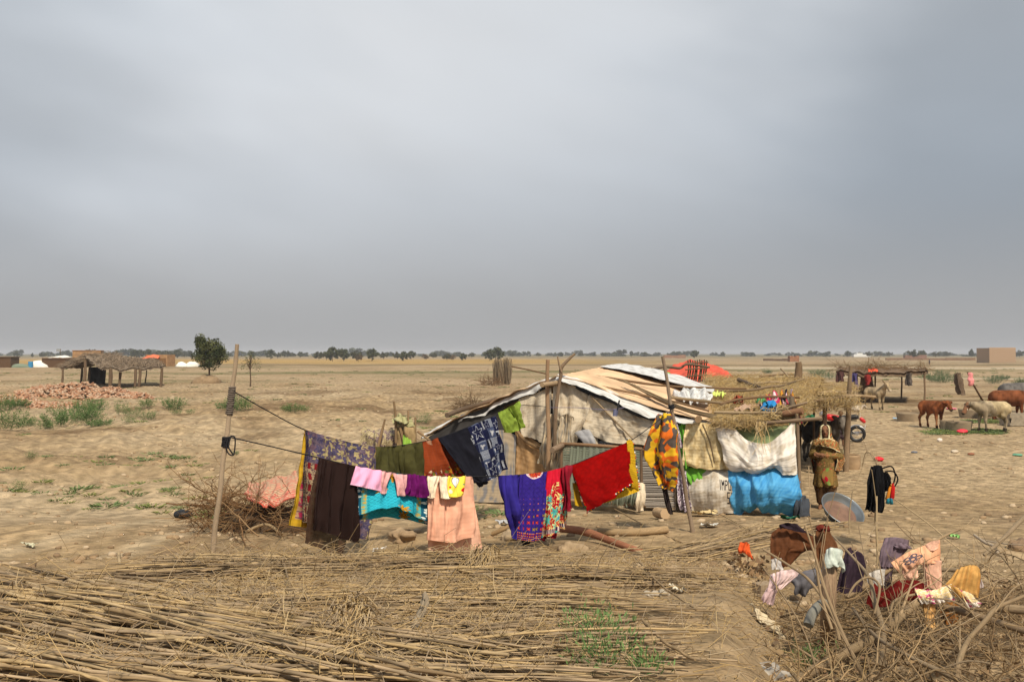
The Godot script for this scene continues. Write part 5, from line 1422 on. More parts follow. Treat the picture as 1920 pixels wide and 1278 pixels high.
func branch(label: String, a: Array, r0: float, r1: float, col := Color(0.37, 0.285, 0.19), group := "") -> void: # [u, v, d, ...]
	var t := thing("dry_branch", label, "branch", Vector3.ZERO, 0.0, group)
	var p := pts(a)
	r0 *= 0.68
	r1 *= 0.7
	col *= 0.82
	log_pole("stem", p, r0, r1, col, t, 0.16)
	for k in range(1, p.size()):
		if r0 > 0.0075 and rng.randf() < 0.8:
			var q := p[k].lerp(p[k - 1], rng.randf() * 0.6)
			var d := (p[k] - p[k - 1]).normalized()
			var e := (d + Vector3(rng.randfn(0, 0.6), absf(rng.randfn(0, 0.5)), rng.randfn(0, 0.5))).normalized() * rng.randf_range(0.2, 0.5)
			log_pole("side_shoot", PackedVector3Array([q, q + e * 0.5 + Vector3(0, rng.randf_range(-0.04, 0.04), 0), q + e]), r1 * 0.5, 0.003, col * 1.1, t, 0.16)

func brush() -> void:
	var tw := []
	for k in 5:
		tw.append(twig_unit(k + 11))
	M.twigs = tw
	var spot := func() -> Vector3:
		var d := rng.randf_range(3.9, 8.3)
		var x := rng.randf_range(0.30, 0.66) * d
		if d > 6.5: x = rng.randf_range(0.40, 0.64) * d
		return on(x, -d, 0.02 + rng.randf() * rng.randf() * 0.3 * smoothstep(0.28, 0.4, x / d))
	for k in 5:
		var g := twigs_in(64, spot, 0.3, 0.85, 0.10)
		tag(many("brush_twigs", tw[k], M.wood, g, [Color(1, 1, 1), Color(0.8, 0.78, 0.76), Color(0.6, 0.55, 0.5), Color(1.15, 1.1, 1.0)]), "tangle of dry twigs in the brush heap")
	var mb := MB.new()
	mb.leaf(Vector3.ZERO, Vector3(1, 0.15, 0), Vector3(0, 0.2, 0.6))
	var lf := mb.mesh()
	var xs := []
	for k in 2600:
		var p: Vector3 = spot.call()
		if nz.get_noise_2d(p.x * 35.0, p.z * 35.0) < 0.0 and rng.randf() < 0.75: continue
		p.y = H(p.x, p.z) + 0.01 + rng.randf() * rng.randf() * 0.22
		xs.append(Transform3D(Basis.from_euler(Vector3(rng.randf() * 3.0, rng.randf() * TAU, rng.randf())), p).scaled_local(Vector3.ONE * rng.randf_range(0.018, 0.05)))
	for k in 240: # a clump of withered leaves behind the orange cloth
		var p := G(rng.randf_range(1375, 1440), rng.randf_range(1058, 1092), rng.randf() * 0.15)
		xs.append(Transform3D(Basis.from_euler(Vector3(rng.randf() * 3.0, rng.randf() * TAU, rng.randf())), p).scaled_local(Vector3.ONE * rng.randf_range(0.03, 0.08)))
	tag(many("dry_leaves", lf, M.straw, xs, [Color(0.24, 0.15, 0.08), Color(0.17, 0.105, 0.06), Color(0.32, 0.22, 0.12), Color(0.13, 0.09, 0.055)]), "withered brown leaves caught in the brush heap")
	var gy := Color(0.36, 0.29, 0.21)
	branch("thickest branch of the brush heap, slanting up to the dark red cloth", [1470, 1290, 4.6, 1560, 1238, 4.9, 1640, 1196, 5.2, 1690, 1158, 5.5, 1728, 1126, 5.8], 0.045, 0.034)
	branch("crooked grey branch rising from the bottom edge near the right corner", [1796, 1285, 4.4, 1800, 1240, 4.5, 1818, 1200, 4.7, 1850, 1165, 4.9, 1874, 1138, 5.1, 1920, 1118, 5.4, 1965, 1100, 5.6], 0.026, 0.014)
	branch("long thin branch drooping from the heap toward the lower right", [1600, 1140, 5.6, 1640, 1190, 5.0, 1700, 1228, 4.6, 1770, 1262, 4.4, 1830, 1290, 4.3], 0.017, 0.02, gy)
	branch("pale sapling stem standing behind the pink garment", [1632, 1290, 4.5, 1600, 1230, 4.6, 1572, 1170, 4.75, 1548, 1110, 4.85, 1528, 1040, 4.95, 1510, 985, 5.0], 0.022, 0.006)
	branch("pair of shoots rising left of the green cloth", [1560, 1180, 4.9, 1540, 1118, 5.0, 1531, 1060, 5.05, 1527, 1010, 5.1, 1517, 968, 5.1], 0.013, 0.004)
	branch("forked stem under the white cloth", [1652, 1250, 5.0, 1655, 1190, 5.1, 1640, 1130, 5.3, 1628, 1080, 5.5, 1590, 1035, 5.8, 1560, 1005, 6.0], 0.03, 0.008, gy)
	branch("stick propping up the mauve and peach shirts", [1585, 1120, 6.6, 1650, 1080, 6.7, 1700, 1045, 6.8, 1762, 1010, 6.9, 1800, 992, 7.0], 0.026, 0.014)
	branch("thin straight switch slanting down from the tassel to the peach shirt", [1679, 936, 8.6, 1740, 980, 8.2, 1800, 1030, 7.8, 1900, 1090, 7.4, 1940, 1115, 7.2], 0.010, 0.006, Color(0.5, 0.4, 0.26))
	branch("thick weathered bough leaning in at the right edge", [1845, 1040, 8.2, 1880, 1010, 8.3, 1925, 965, 8.5, 1960, 930, 8.6], 0.022, 0.04, gy)
	branch("pale forked branch on the ground behind the mustard trousers", [1826, 1002, 8.8, 1846, 1016, 8.6, 1864, 1024, 8.5, 1872, 1040, 8.3], 0.02, 0.025, Color(0.46, 0.4, 0.33))
	branch("grey log lying across the heap behind the mustard trousers", [1640, 1070, 7.2, 1720, 1068, 7.1, 1790, 1066, 7.0, 1840, 1074, 6.9], 0.03, 0.02, gy)
	branch("dark bough running under the floral dress to the right edge", [1730, 1130, 6.0, 1800, 1145, 5.8, 1870, 1165, 5.6, 1950, 1190, 5.4], 0.035, 0.03, Color(0.26, 0.2, 0.14))
	branch("knobbly log lying at the right edge below the dry leaves", [1870, 1140, 6.2, 1920, 1146, 6.1, 1980, 1150, 6.0], 0.05, 0.05, Color(0.33, 0.26, 0.18))
	branch("arching shoot above the pink garment", [1432, 1030, 5.6, 1480, 1060, 5.4, 1520, 1090, 5.2, 1560, 1150, 5.0, 1575, 1200, 4.9], 0.011, 0.014)
	branch("leaning switch left of the pink garment", [1540, 1290, 4.5, 1510, 1190, 4.8, 1470, 1120, 5.1, 1430, 1062, 5.4], 0.007, 0.006)
	branch("bent shoot curling round the white cloth", [1590, 1120, 5.2, 1606, 1094, 5.3, 1630, 1082, 5.4, 1650, 1100, 5.3, 1640, 1150, 5.2], 0.011, 0.009)
	branch("curved stem rising right of the thickest branch", [1668, 1175, 5.3, 1672, 1135, 5.4, 1690, 1120, 5.6, 1726, 1112, 5.8], 0.014, 0.012)
	branch("thin upright shoot in front of the basin", [1594, 1000, 9.6, 1594, 960, 9.6, 1599, 921, 9.6], 0.012, 0.008, Color(0.5, 0.41, 0.28))
	branch("thin twig crossing the basin", [1560, 998, 9.8, 1575, 950, 9.8], 0.006, 0.004, Color(0.5, 0.41, 0.28))
	branch("upright stalk under the black trousers", [1646, 1075, 7.6, 1644, 1000, 7.7, 1644, 930, 7.8], 0.012, 0.011, Color(0.5, 0.4, 0.26))
	for k in 30: # more of the same, tangled
		var u := rng.randf_range(1560, 1930)
		var v := rng.randf_range(1130, 1275)
		var a := G(u, v, 0.05)
		var d := -a.z
		var du := rng.randf_range(60, 170) * (1.0 if rng.randf() < 0.5 else -1.0)
		var dv := rng.randf_range(-95, 5)
		branch("bare crooked branch tangled in the brush heap", [u, v, d, u + du * 0.35, v + dv * 0.5 - 12, d + 0.1, u + du * 0.7, v + dv * 0.7 + 8, d + 0.25, u + du, v + dv, d + 0.4], rng.randf_range(0.008, 0.019), 0.005, Color(0.40, 0.32, 0.23) * rng.randf_range(0.65, 1.1), "bare branches tangled in the brush heap")
	# posts and a bent tube in the heap
	var o := log_pole("wooden_post", PackedVector3Array([G(1549, 1212, -0.1), P(1553, 1140, 5.25), P(1558, 1040, 5.3)]), 0.052, 0.047, Color(0.33, 0.24, 0.17), null, 0.05)
	tag(o, "square cut wooden post with a pale green cloth on top", "post")
	mb = MB.new()
	mb.tube(along(pts([1516, 1172, 5.0, 1524, 1150, 5.05, 1540, 1132, 5.15, 1560, 1126, 5.3]), 6), 0.03, 0.026, 8)
	solo("bent_pipe", mb, mat(lin(132, 130, 122), 0.8, {tex = M.blotch}), "bent grey tube leaning on the wooden post", "pipe")
	mb = MB.new()
	mb.box(Transform3D(Basis(Vector3.UP, 0.4), Vector3.ZERO), Vector3(0.13, 0.16, 0.1))
	o = solo("brick_block", mb, mat(lin(160, 140, 116), 1.0, {tex = M.blotch, normal = M.crease, ns = 0.5}), "tan block standing under the pink garment", "block")
	o.position = G(1432, 1128, 0.06)
	brush_clothes()
func rag(called: String, m: Material, label: String, category: String, d: float, a: Array, o := {}) -> MeshInstance3D: # rows of [u, v, nearer]
	var q := {fold = 0.02, ff = 2.0, crump = 0.006, cf = 30.0, rag = 0.006, nu = 30, nv = 26, top = 0.7}
	q.merge(o, true)
	for r in a:
		for k in range(2, r.size(), 3):
			r[k] *= 0.9
	return cloth(called, m, label, category, func(_u: float) -> float: return d, a, q)
func brush_clothes() -> void:
	bulge = 0.35
	var brown := plain(lin(108, 66, 40))
	rag("tunic", brown, "dark brown tunic draped over the brush below the basin", "clothing", 7.4, [[1447, 999, 0.0, 1466, 988, 0.1, 1490, 988, 0.1, 1530, 1010, 0.0], [1445, 1022, 0.08, 1468, 1022, 0.2, 1495, 1024, 0.2, 1524, 1026, 0.06], [1447, 1048, 0.08, 1464, 1046, 0.18, 1484, 1036, 0.18, 1518, 1030, 0.05], [1454, 1062, 0.04, 1466, 1066, 0.1, 1478, 1062, 0.08, 1482, 1050, 0.04]])
	rag("cloth_piece", plain(lin(56, 44, 54)), "dusky purple cloth lying along the top of the brown tunic", "clothing", 7.3, [[1461, 985, 0.0, 1478, 980, 0.05, 1500, 988, 0.0], [1464, 990, 0.05, 1490, 994, 0.1, 1530, 1006, 0.0]], {nu = 16, nv = 8})
	rag("trousers", plain(lin(112, 72, 44)), "brown trousers hanging beside the brown tunic, right of it", "clothing", 7.2, [[1533, 994, 0.0, 1542, 984, 0.06, 1552, 990, 0.0], [1530, 1025, 0.06, 1545, 1020, 0.14, 1572, 1024, 0.02], [1532, 1050, 0.08, 1542, 1050, 0.14, 1554, 1046, 0.05], [1534, 1072, 0.05, 1542, 1076, 0.1, 1550, 1072, 0.04]])
	rag("cap", plain(lin(110, 44, 34)), "dark red cap on top of the brown trousers", "clothing", 7.1, [[1536, 992, 0.0, 1543, 984, 0.05, 1550, 988, 0.0], [1538, 996, 0.05, 1544, 994, 0.08, 1551, 995, 0.04]], {nu = 10, nv = 6, thick = 0.03})
	rag("cloth_piece", plain(lin(232, 92, 26)), "bright orange cloth on a stick left of the brown tunic", "clothing", 7.6, [[1389, 1020, 0.0, 1398, 1016, 0.08, 1408, 1020, 0.0], [1384, 1030, 0.06, 1396, 1032, 0.14, 1408, 1032, 0.05], [1386, 1038, 0.05, 1400, 1040, 0.1, 1410, 1048, 0.05]], {nu = 16, nv = 14})
	rag("towel", plain(lin(196, 190, 186)), "greyish white scrap above the pink garment", "clothing", 5.7, [[1449, 1050, 0.0, 1454, 1046, 0.03, 1458, 1050, 0.0], [1448, 1068, 0.03, 1458, 1068, 0.06, 1470, 1070, 0.02]], {nu = 12, nv = 10})
	var t := thing("baby_suit", "pale pink baby garment with spread legs on the brush", "clothing")
	var l := func(_u: float) -> float: return 5.6
	panel("front_panel", M.cream if false else plain(lin(226, 196, 196)), t, l, [[1446, 1078, 0.02, 1466, 1070, 0.08, 1496, 1066, 0.05], [1444, 1094, 0.08, 1464, 1086, 0.14, 1498, 1078, 0.05], [1438, 1108, 0.1, 1450, 1106, 0.15, 1464, 1100, 0.1]], {fold = 0.016, crump = 0.005})
	panel("leg", plain(lin(226, 190, 192)), t, l, [[1440, 1102, 0.1, 1450, 1102, 0.14, 1462, 1100, 0.1], [1432, 1116, 0.08, 1442, 1118, 0.12, 1454, 1112, 0.08], [1429, 1124, 0.06, 1436, 1128, 0.09, 1446, 1132, 0.06]], {fold = 0.016, nu = 12, nv = 12})
	rag("shirt", plain(lin(102, 100, 106)), "slate grey shirt bunched between the pink garment and the post", "clothing", 5.75, [[1474, 1086, 0.0, 1500, 1076, 0.05, 1530, 1066, 0.05, 1548, 1072, 0.0], [1490, 1098, 0.05, 1505, 1092, 0.15, 1530, 1084, 0.15, 1547, 1086, 0.02], [1492, 1110, 0.04, 1500, 1114, 0.08, 1506, 1108, 0.06, 1520, 1096, 0.02]])
	rag("towel", plain(lin(196, 206, 196)), "pale green cloth draped over the top of the wooden post", "clothing", 5.22, [[1549, 1032, -0.02, 1562, 1027, 0.02, 1578, 1034, -0.02], [1547, 1050, 0.04, 1563, 1052, 0.09, 1580, 1050, 0.02], [1548, 1064, 0.04, 1560, 1060, 0.09, 1572, 1056, 0.06, 1580, 1076, 0.0]], {nu = 20, nv = 16})
	rag("skirt", plain(lin(62, 48, 60)), "dark plum cloth hanging behind the wooden post", "clothing", 6.4, [[1584, 1034, 0.0, 1596, 1026, 0.06, 1604, 1034, 0.0], [1578, 1066, 0.06, 1598, 1060, 0.14, 1622, 1052, 0.04], [1568, 1108, 0.06, 1592, 1112, 0.14, 1616, 1108, 0.04]])
	t = thing("shirt", "mauve grey shirt hanging by its sleeve on the prop stick", "clothing")
	l = func(_u: float) -> float: return 6.75
	var mv := plain(lin(122, 104, 116))
	panel("front_panel", mv, t, l, [[1660, 1008, 0.0, 1680, 1007, 0.06, 1704, 1012, 0.0], [1652, 1032, 0.05, 1674, 1034, 0.12, 1700, 1034, 0.02], [1648, 1060, 0.05, 1662, 1062, 0.1, 1676, 1058, 0.04]], {fold = 0.016})
	panel("sleeve", mv, t, l, [[1649, 1056, 0.04, 1660, 1058, 0.08, 1673, 1056, 0.04], [1652, 1080, 0.04, 1662, 1082, 0.07, 1672, 1080, 0.04], [1655, 1102, 0.03, 1663, 1105, 0.06, 1671, 1103, 0.03]], {fold = 0.016, nu = 12})
	panel("collar", mv, t, l, [[1676, 1022, 0.1, 1690, 1018, 0.14, 1704, 1024, 0.06], [1677, 1026, 0.12, 1692, 1028, 0.16, 1706, 1029, 0.06]], {nu = 12, nv = 6, fold = 0.02})
	var print := fabric(img(256, 256, func(u, v):
		var c := c8(232, 176, 140)
		for k in 6:
			var a := k * TAU / 5.0
			var p := Vector2(u - 0.42, v - 0.42) - (Vector2(cos(a), sin(a)) * 0.14 if k < 5 else Vector2.ZERO)
			if absf(p.length() - 0.06) < 0.022: c = c8(96, 88, 100)
		if Vector2(u - 0.45, v - 0.75).length() < 0.28 and n2(u, v, 40.0) > 0.28: c = c8(110, 98, 104)
		return c))
	t = thing("shirt", "peach child's shirt with a grey circle print on the prop stick", "clothing")
	l = func(_u: float) -> float: return 6.55
	panel("front_panel", print, t, l, [[1671, 1054, 0.0, 1700, 1037, 0.04, 1730, 1024, 0.04, 1760, 1011, 0.0], [1680, 1066, 0.05, 1705, 1054, 0.12, 1732, 1044, 0.12, 1761, 1032, 0.03], [1690, 1076, 0.05, 1710, 1064, 0.12, 1730, 1056, 0.12, 1762, 1055, 0.03]], {fold = 0.016, nu = 30})
	panel("sleeve", M.peach2, t, l, [[1692, 1068, 0.05, 1708, 1064, 0.1, 1724, 1056, 0.06], [1694, 1080, 0.04, 1706, 1076, 0.08, 1722, 1068, 0.04], [1700, 1084, 0.03, 1708, 1084, 0.06, 1720, 1078, 0.03]], {fold = 0.02, nu = 12, nv = 10})
	panel("sleeve", M.peach2, t, l, [[1730, 1054, 0.06, 1746, 1050, 0.1, 1763, 1050, 0.03], [1734, 1078, 0.06, 1749, 1078, 0.1, 1764, 1076, 0.03], [1736, 1100, 0.04, 1750, 1103, 0.08, 1765, 1101, 0.02]], {fold = 0.016, nu = 14})
	panel("collar", M.peach2, t, l, [[1736, 1020, 0.07, 1748, 1014, 0.1, 1761, 1012, 0.04], [1740, 1030, 0.09, 1750, 1032, 0.12, 1760, 1026, 0.05]], {nu = 10, nv = 6, fold = 0.01})
	rag("shawl", plain(lin(104, 24, 20)), "dark red cloth humped over a branch under the peach shirt", "clothing", 6.0, [[1638, 1094, 0.0, 1662, 1104, 0.05, 1690, 1088, 0.1, 1720, 1088, 0.1, 1746, 1104, 0.0], [1630, 1112, 0.08, 1660, 1116, 0.14, 1690, 1108, 0.2, 1720, 1112, 0.18, 1744, 1114, 0.04], [1624, 1130, 0.06, 1640, 1140, 0.1, 1670, 1128, 0.14, 1700, 1122, 0.12, 1728, 1120, 0.03]], {nu = 40})
	rag("towel", plain(lin(206, 198, 188)), "wrinkled white cloth tied to the prop stick", "clothing", 6.2, [[1626, 1078, 0.0, 1640, 1070, 0.05, 1658, 1066, 0.0], [1628, 1092, 0.05, 1642, 1090, 0.1, 1658, 1086, 0.03], [1634, 1094, 0.04, 1646, 1096, 0.08, 1656, 1096, 0.02]], {nu = 16, nv = 14, fold = 0.016, ff = 4.0})
	t = thing("trousers", "mustard yellow trousers draped over a branch beside the floral dress", "clothing")
	l = func(_u: float) -> float: return 6.1
	var mu := plain(lin(208, 156, 78))
	panel("front_panel", mu, t, l, [[1798, 1070, 0.0, 1812, 1062, 0.05, 1826, 1060, 0.05, 1834, 1068, 0.0], [1782, 1090, 0.06, 1804, 1086, 0.14, 1824, 1084, 0.14, 1836, 1090, 0.04], [1766, 1100, 0.06, 1798, 1106, 0.16, 1822, 1112, 0.14, 1837, 1122, 0.03]], {fold = 0.016})
	panel("leg", plain(lin(150, 96, 40)), t, l, [[1762, 1130, -0.05, 1778, 1128, 0.0, 1794, 1128, -0.05], [1764, 1150, -0.04, 1780, 1150, 0.02, 1794, 1150, -0.04], [1768, 1164, -0.05, 1780, 1170, 0.0, 1793, 1170, -0.05]], {fold = 0.02, nu = 12})
	panel("lining", plain(lin(196, 180, 176)), t, l, [[1826, 1064, -0.06, 1832, 1064, -0.04, 1836, 1072, -0.06], [1834, 1084, -0.05, 1840, 1086, -0.03, 1843, 1092, -0.05], [1836, 1100, -0.05, 1840, 1102, -0.03, 1842, 1100, -0.05]], {nu = 8, nv = 8, fold = 0.01})
	var fl := fabric(img(256, 256, func(u, v):
		var e := cell(u, v, 4.0)
		var c := c8(232, 206, 158) if v < 0.7 else c8(224, 214, 210)
		if flower(e[2], 0.46, 5, e[1] * 9.0) < 1.0 and e[1] < 0.55: c = c8(170, 42, 100) if n2(u, v, 24.0) > -0.1 else c8(210, 130, 160)
		elif absf(n2(u, v, 12.0)) < 0.05: c = c8(150, 150, 80)
		elif n2(u + 5.0, v, 9.0) > 0.25: c = c8(236, 226, 222)
		return c))
	t = thing("dress", "cream dress with magenta flowers spread over the brush", "clothing")
	l = func(_u: float) -> float: return 5.75
	panel("front_panel", fl, t, l, [[1713, 1102, 0.0, 1740, 1107, 0.05, 1765, 1101, 0.05, 1784, 1094, 0.0], [1720, 1116, 0.06, 1744, 1118, 0.12, 1768, 1114, 0.12, 1790, 1110, 0.04], [1728, 1130, 0.06, 1750, 1130, 0.12, 1772, 1127, 0.1, 1794, 1124, 0.03]], {fold = 0.016, nu = 30})
	panel("front_panel", fl, t, l, [[1790, 1098, 0.06, 1806, 1108, 0.08, 1822, 1114, 0.04], [1800, 1116, 0.08, 1816, 1122, 0.1, 1832, 1124, 0.04], [1812, 1138, 0.06, 1826, 1136, 0.08, 1840, 1130, 0.03]], {fold = 0.02, nu = 16})
	panel("sash", mu, t, l, [[1782, 1093, 0.1, 1788, 1098, 0.12, 1796, 1106, 0.1], [1792, 1118, 0.1, 1800, 1120, 0.12, 1808, 1120, 0.1]], {nu = 8, nv = 8, fold = 0.01})
	panel("sleeve", plain(lin(226, 176, 106)), t, l, [[1730, 1128, 0.02, 1742, 1130, 0.06, 1754, 1130, 0.02], [1733, 1150, 0.02, 1744, 1152, 0.05, 1753, 1150, 0.02], [1735, 1170, 0.0, 1744, 1175, 0.04, 1753, 1174, 0.0]], {fold = 0.02, nu = 12})
	bulge = 1.0
	# black trousers and a tasselled band on a stick
	l = func(_u: float) -> float: return 10.6
	var bk := plain(lin(24, 24, 27))
	t = thing("trousers", "black trousers hung over a stick in front of the bare ground", "trousers")
	panel("leg", bk, t, l, [[1636, 876, 0.02, 1643, 872, 0.05, 1650, 876, 0.02], [1632, 900, 0.06, 1642, 902, 0.12, 1655, 900, 0.04], [1627, 930, 0.08, 1640, 932, 0.12, 1654, 930, 0.05], [1626, 954, 0.06, 1636, 959, 0.1, 1646, 956, 0.04]], {fold = 0.05})
	panel("leg", bk, t, l, [[1648, 876, 0.0, 1654, 884, 0.04, 1664, 886, 0.0], [1646, 900, 0.03, 1658, 904, 0.06, 1672, 908, 0.0], [1646, 920, 0.04, 1658, 922, 0.08, 1670, 916, 0.0]], {fold = 0.04})
	panel("leg", bk, t, l, [[1646, 920, -0.03, 1651, 921, -0.02, 1654, 920, -0.03], [1645, 940, -0.03, 1650, 940, -0.02, 1653, 940, -0.03], [1645, 958, -0.03, 1649, 958, -0.02, 1651, 957, -0.03]], {nu = 8, nv = 12})
	t = thing("tassel_band", "black band with a red, yellow and blue tassel hung beside the black trousers", "tassel")
	for e in [[1655, 878, 1672, 874, 1679, 890, 1676, 906], [1660, 884, 1676, 884, 1684, 898, 1678, 912], [1664, 886, 1670, 896, 1668, 906, 1672, 912]]:
		var cb := MB.new()
		cb.tube(along(pts([e[0], e[1], 10.5, e[2], e[3], 10.45, e[4], e[5], 10.45, e[6], e[7], 10.5]), 5), 0.009, 0.009, 5)
		part("band", cb, bk, t)
	for e in [[1671, 908, 1664, 936, lin(206, 130, 40)], [1675, 906, 1672, 936, lin(170, 26, 24)], [1677, 912, 1674, 932, lin(190, 30, 30)], [1667, 932, 1665, 942, lin(46, 130, 150)], [1672, 932, 1672, 943, lin(46, 120, 140)]]:
		var mb := MB.new()
		mb.tube(PackedVector3Array([P(e[0], e[1], 10.5), P((e[0] + e[2]) / 2.0, (e[1] + e[3]) / 2.0, 10.46), P(e[2], e[3], 10.5)]), 0.012, 0.024, 7)
		part("tassel", mb, mat(e[4], 0.95, {normal = M.crease}), t)
	branch("thin bare branches behind the black trousers", [1640, 985, 10.7, 1642, 930, 10.7, 1646, 875, 10.7, 1636, 852, 10.8, 1625, 848, 10.9], 0.012, 0.008, Color(0.42, 0.33, 0.22))
	branch("thin stick slanting to the left behind the black trousers", [1645, 872, 10.7, 1626, 846, 12.0, 1616, 880, 13.0], 0.008, 0.006, Color(0.42, 0.33, 0.22))

# ---- people, animals and what stands among them ---------------------------------
func quadruped(called: String, label: String, category: String, at: Vector3, turn: float, h: float, c: Color, o := {}) -> Node3D: # built 1.25 m high at the shoulder, nose toward +x
	var t := thing(called, label, category, at, turn)
	t.scale = Vector3.ONE * (h / 1.25)
	var dk: Color = o.get("dark", c * 0.5)
	var bl: Color = o.get("belly", c * 1.1)
	var hd: Vector3 = o.get("head", Vector3(0.95, 1.28, 0.0)) # poll of the head
	var nose: Vector3 = hd + o.get("nose", Vector3(0.24, -0.22, 0.0))
	var fat: float = o.get("fat", 0.92)
	var mid: Color = o.get("mid", c)
	var b := [[Vector3(-0.5, 0.96, 0), 0.25 * fat, Vector3(0.0, 0.93, 0), 0.28 * fat, mid], [Vector3(0.0, 0.92, 0), 0.28 * fat, Vector3(0.34, 0.97, 0), 0.25 * fat, c], [Vector3(0.36, 0.92, 0), 0.23, Vector3(0.48, 0.98, 0), 0.18, c], [Vector3(-0.55, 1.0, 0.08), 0.19, Vector3(-0.62, 0.92, -0.08), 0.19, mid], [Vector3(0.3, 1.15, 0), 0.09, Vector3(-0.62, 1.14, 0), 0.06, mid], [Vector3(-0.15, 0.78, 0), 0.17 * fat, Vector3(0.2, 0.76, 0), 0.17 * fat, bl]]
	var neck := Vector3(0.42, 1.06, 0)
	b.append([neck, 0.18, neck.lerp(hd, 0.6), 0.125, c]); b.append([neck.lerp(hd, 0.6), 0.125, hd, 0.10, c])
	if o.get("dewlap", true): b.append([Vector3(0.5, 0.82, 0), 0.09, neck.lerp(hd, 0.6) - Vector3(0, 0.1, 0), 0.05, c])
	var up := (hd - nose).normalized()
	b.append([hd, 0.105, hd.lerp(nose, 0.55), 0.08, o.get("face", c)]); b.append([hd.lerp(nose, 0.5), 0.08, nose, 0.066, o.get("face", c)])
	b.append([nose, 0.062, nose + (nose - hd) * 0.12, 0.055, o.get("muzzle", dk)])
	var side := o.get("face_side", Vector3(0, 0, 1)) as Vector3
	for s in [-1.0, 1.0]:
		var e: Vector3 = hd.lerp(nose, 0.3) + side * s * 0.075 + Vector3(0.02, 0.03, 0)
		b.append([e, 0.024, e, 0.024, Color(0.015, 0.012, 0.01)])
		var el: float = o.get("ear", 0.16)
		var e0: Vector3 = hd + side * s * 0.07 + Vector3(0, 0.03, 0)
		var e1: Vector3 = e0 + (side * s * 0.9 + Vector3(-0.1, o.get("ear_up", -0.1), 0)) * el
		b.append([e0, 0.03, e0.lerp(e1, 0.6), 0.045, c * 0.85]); b.append([e0.lerp(e1, 0.6), 0.045, e1, 0.014, c * 0.7])
		var st: float = o.get("stride", 0.06) * s
		var lc: Color = o.get("legs", c)
		b.append([Vector3(0.36, 0.86, 0.14 * s), 0.13, Vector3(0.37 + st * 0.5, 0.48, 0.14 * s), 0.052, c]); b.append([Vector3(0.37 + st * 0.5, 0.48, 0.14 * s), 0.054, Vector3(0.36 + st, 0.12, 0.14 * s), 0.033, lc]); b.append([Vector3(0.36 + st, 0.12, 0.14 * s), 0.044, Vector3(0.38 + st, 0.035, 0.14 * s), 0.052, dk])
		st = -st * 1.3
		b.append([Vector3(-0.55, 0.9, 0.13 * s), 0.18, Vector3(-0.46 + st * 0.4, 0.66, 0.15 * s), 0.10, mid]); b.append([Vector3(-0.46 + st * 0.4, 0.66, 0.15 * s), 0.09, Vector3(-0.64 + st, 0.44, 0.14 * s), 0.052, lc]); b.append([Vector3(-0.64 + st, 0.44, 0.14 * s), 0.052, Vector3(-0.60 + st, 0.12, 0.14 * s), 0.032, lc]); b.append([Vector3(-0.60 + st, 0.12, 0.14 * s), 0.044, Vector3(-0.57 + st, 0.035, 0.14 * s), 0.05, dk])
	for s in [-1.0, 1.0]:
		b.append([Vector3(-0.52, 1.13, 0.14 * s), 0.045, Vector3(-0.72, 1.06, 0.09 * s), 0.04, mid])
	b.append([Vector3(-0.74, 1.1, 0), 0.035, Vector3(-0.84, 0.8, 0.02), 0.022, c]); b.append([Vector3(-0.84, 0.8, 0.02), 0.02, Vector3(-0.86, 0.5, 0.03), 0.018, c]); b.append([Vector3(-0.86, 0.5, 0.03), 0.035, Vector3(-0.86, 0.36, 0.03), 0.022, dk])
	var mb := MB.new()
	blob(mb, b, 0.03, 0.07)
	for k in mb.c.size():
		var p := mb.v[k]
		mb.c[k] = mb.c[k] * (1.0 + 0.8 * nz.get_noise_3d(p.x * 90.0, p.y * 90.0, p.z * 90.0) + 0.4 * nz.get_noise_3d(p.x * 400.0, p.y * 120.0, p.z * 400.0))
	part("body", mb, M.vc, t)
	if o.get("horn", 0.0) > 0.0:
		for s in [-1.0, 1.0]:
			mb = MB.new()
			var p0: Vector3 = hd + side * s * 0.06 + Vector3(-0.02, 0.08, 0)
			mb.tube(PackedVector3Array([p0, p0 + side * s * 0.06 + Vector3(0, 0.05, 0) * o.horn * 10.0, p0 + side * s * 0.07 + Vector3(0.03, 0.1, 0) * o.horn * 10.0]), 0.022, 0.006, 6)
			part("horn", mb, mat(lin(90, 80, 70), 0.6), t)
	if o.has("halter"):
		mb = MB.new()
		var q := PackedVector3Array()
		for k in 13:
			var a := TAU * k / 12.0
			q.append(hd.lerp(nose, 0.55) + (side * cos(a) + Vector3.UP * sin(a)) * 0.095)
		mb.tube(q, 0.012, 0.012, 5)
		part("halter", mb, mat(o.halter, 0.9), t)
	return t

func hand(b: Array, wrist: Vector3, dir: Vector3, side: Vector3, palm_n: Vector3, skin: Color) -> void: # a slightly curled hand of five fingers
	var k := wrist + dir * 0.075
	b.append([wrist, 0.022, k, 0.028, skin])
	for f in 4:
		var s := side * (f - 1.5) * 0.018
		var l: float = [0.058, 0.068, 0.064, 0.05][f]
		var p0 := k + s
		var p1 := p0 + dir * l * 0.5 - palm_n * 0.012
		b.append([p0, 0.0095, p1, 0.009, skin]); b.append([p1, 0.009, p1 + dir * l * 0.25 - palm_n * l * 0.5, 0.008, skin])
	var t0 := wrist + dir * 0.03 - side * 0.024
	b.append([t0, 0.012, t0 - side * 0.02 + dir * 0.03, 0.0105, skin]); b.append([t0 - side * 0.02 + dir * 0.03, 0.0105, t0 - side * 0.012 + dir * 0.055 - palm_n * 0.01, 0.009, skin])

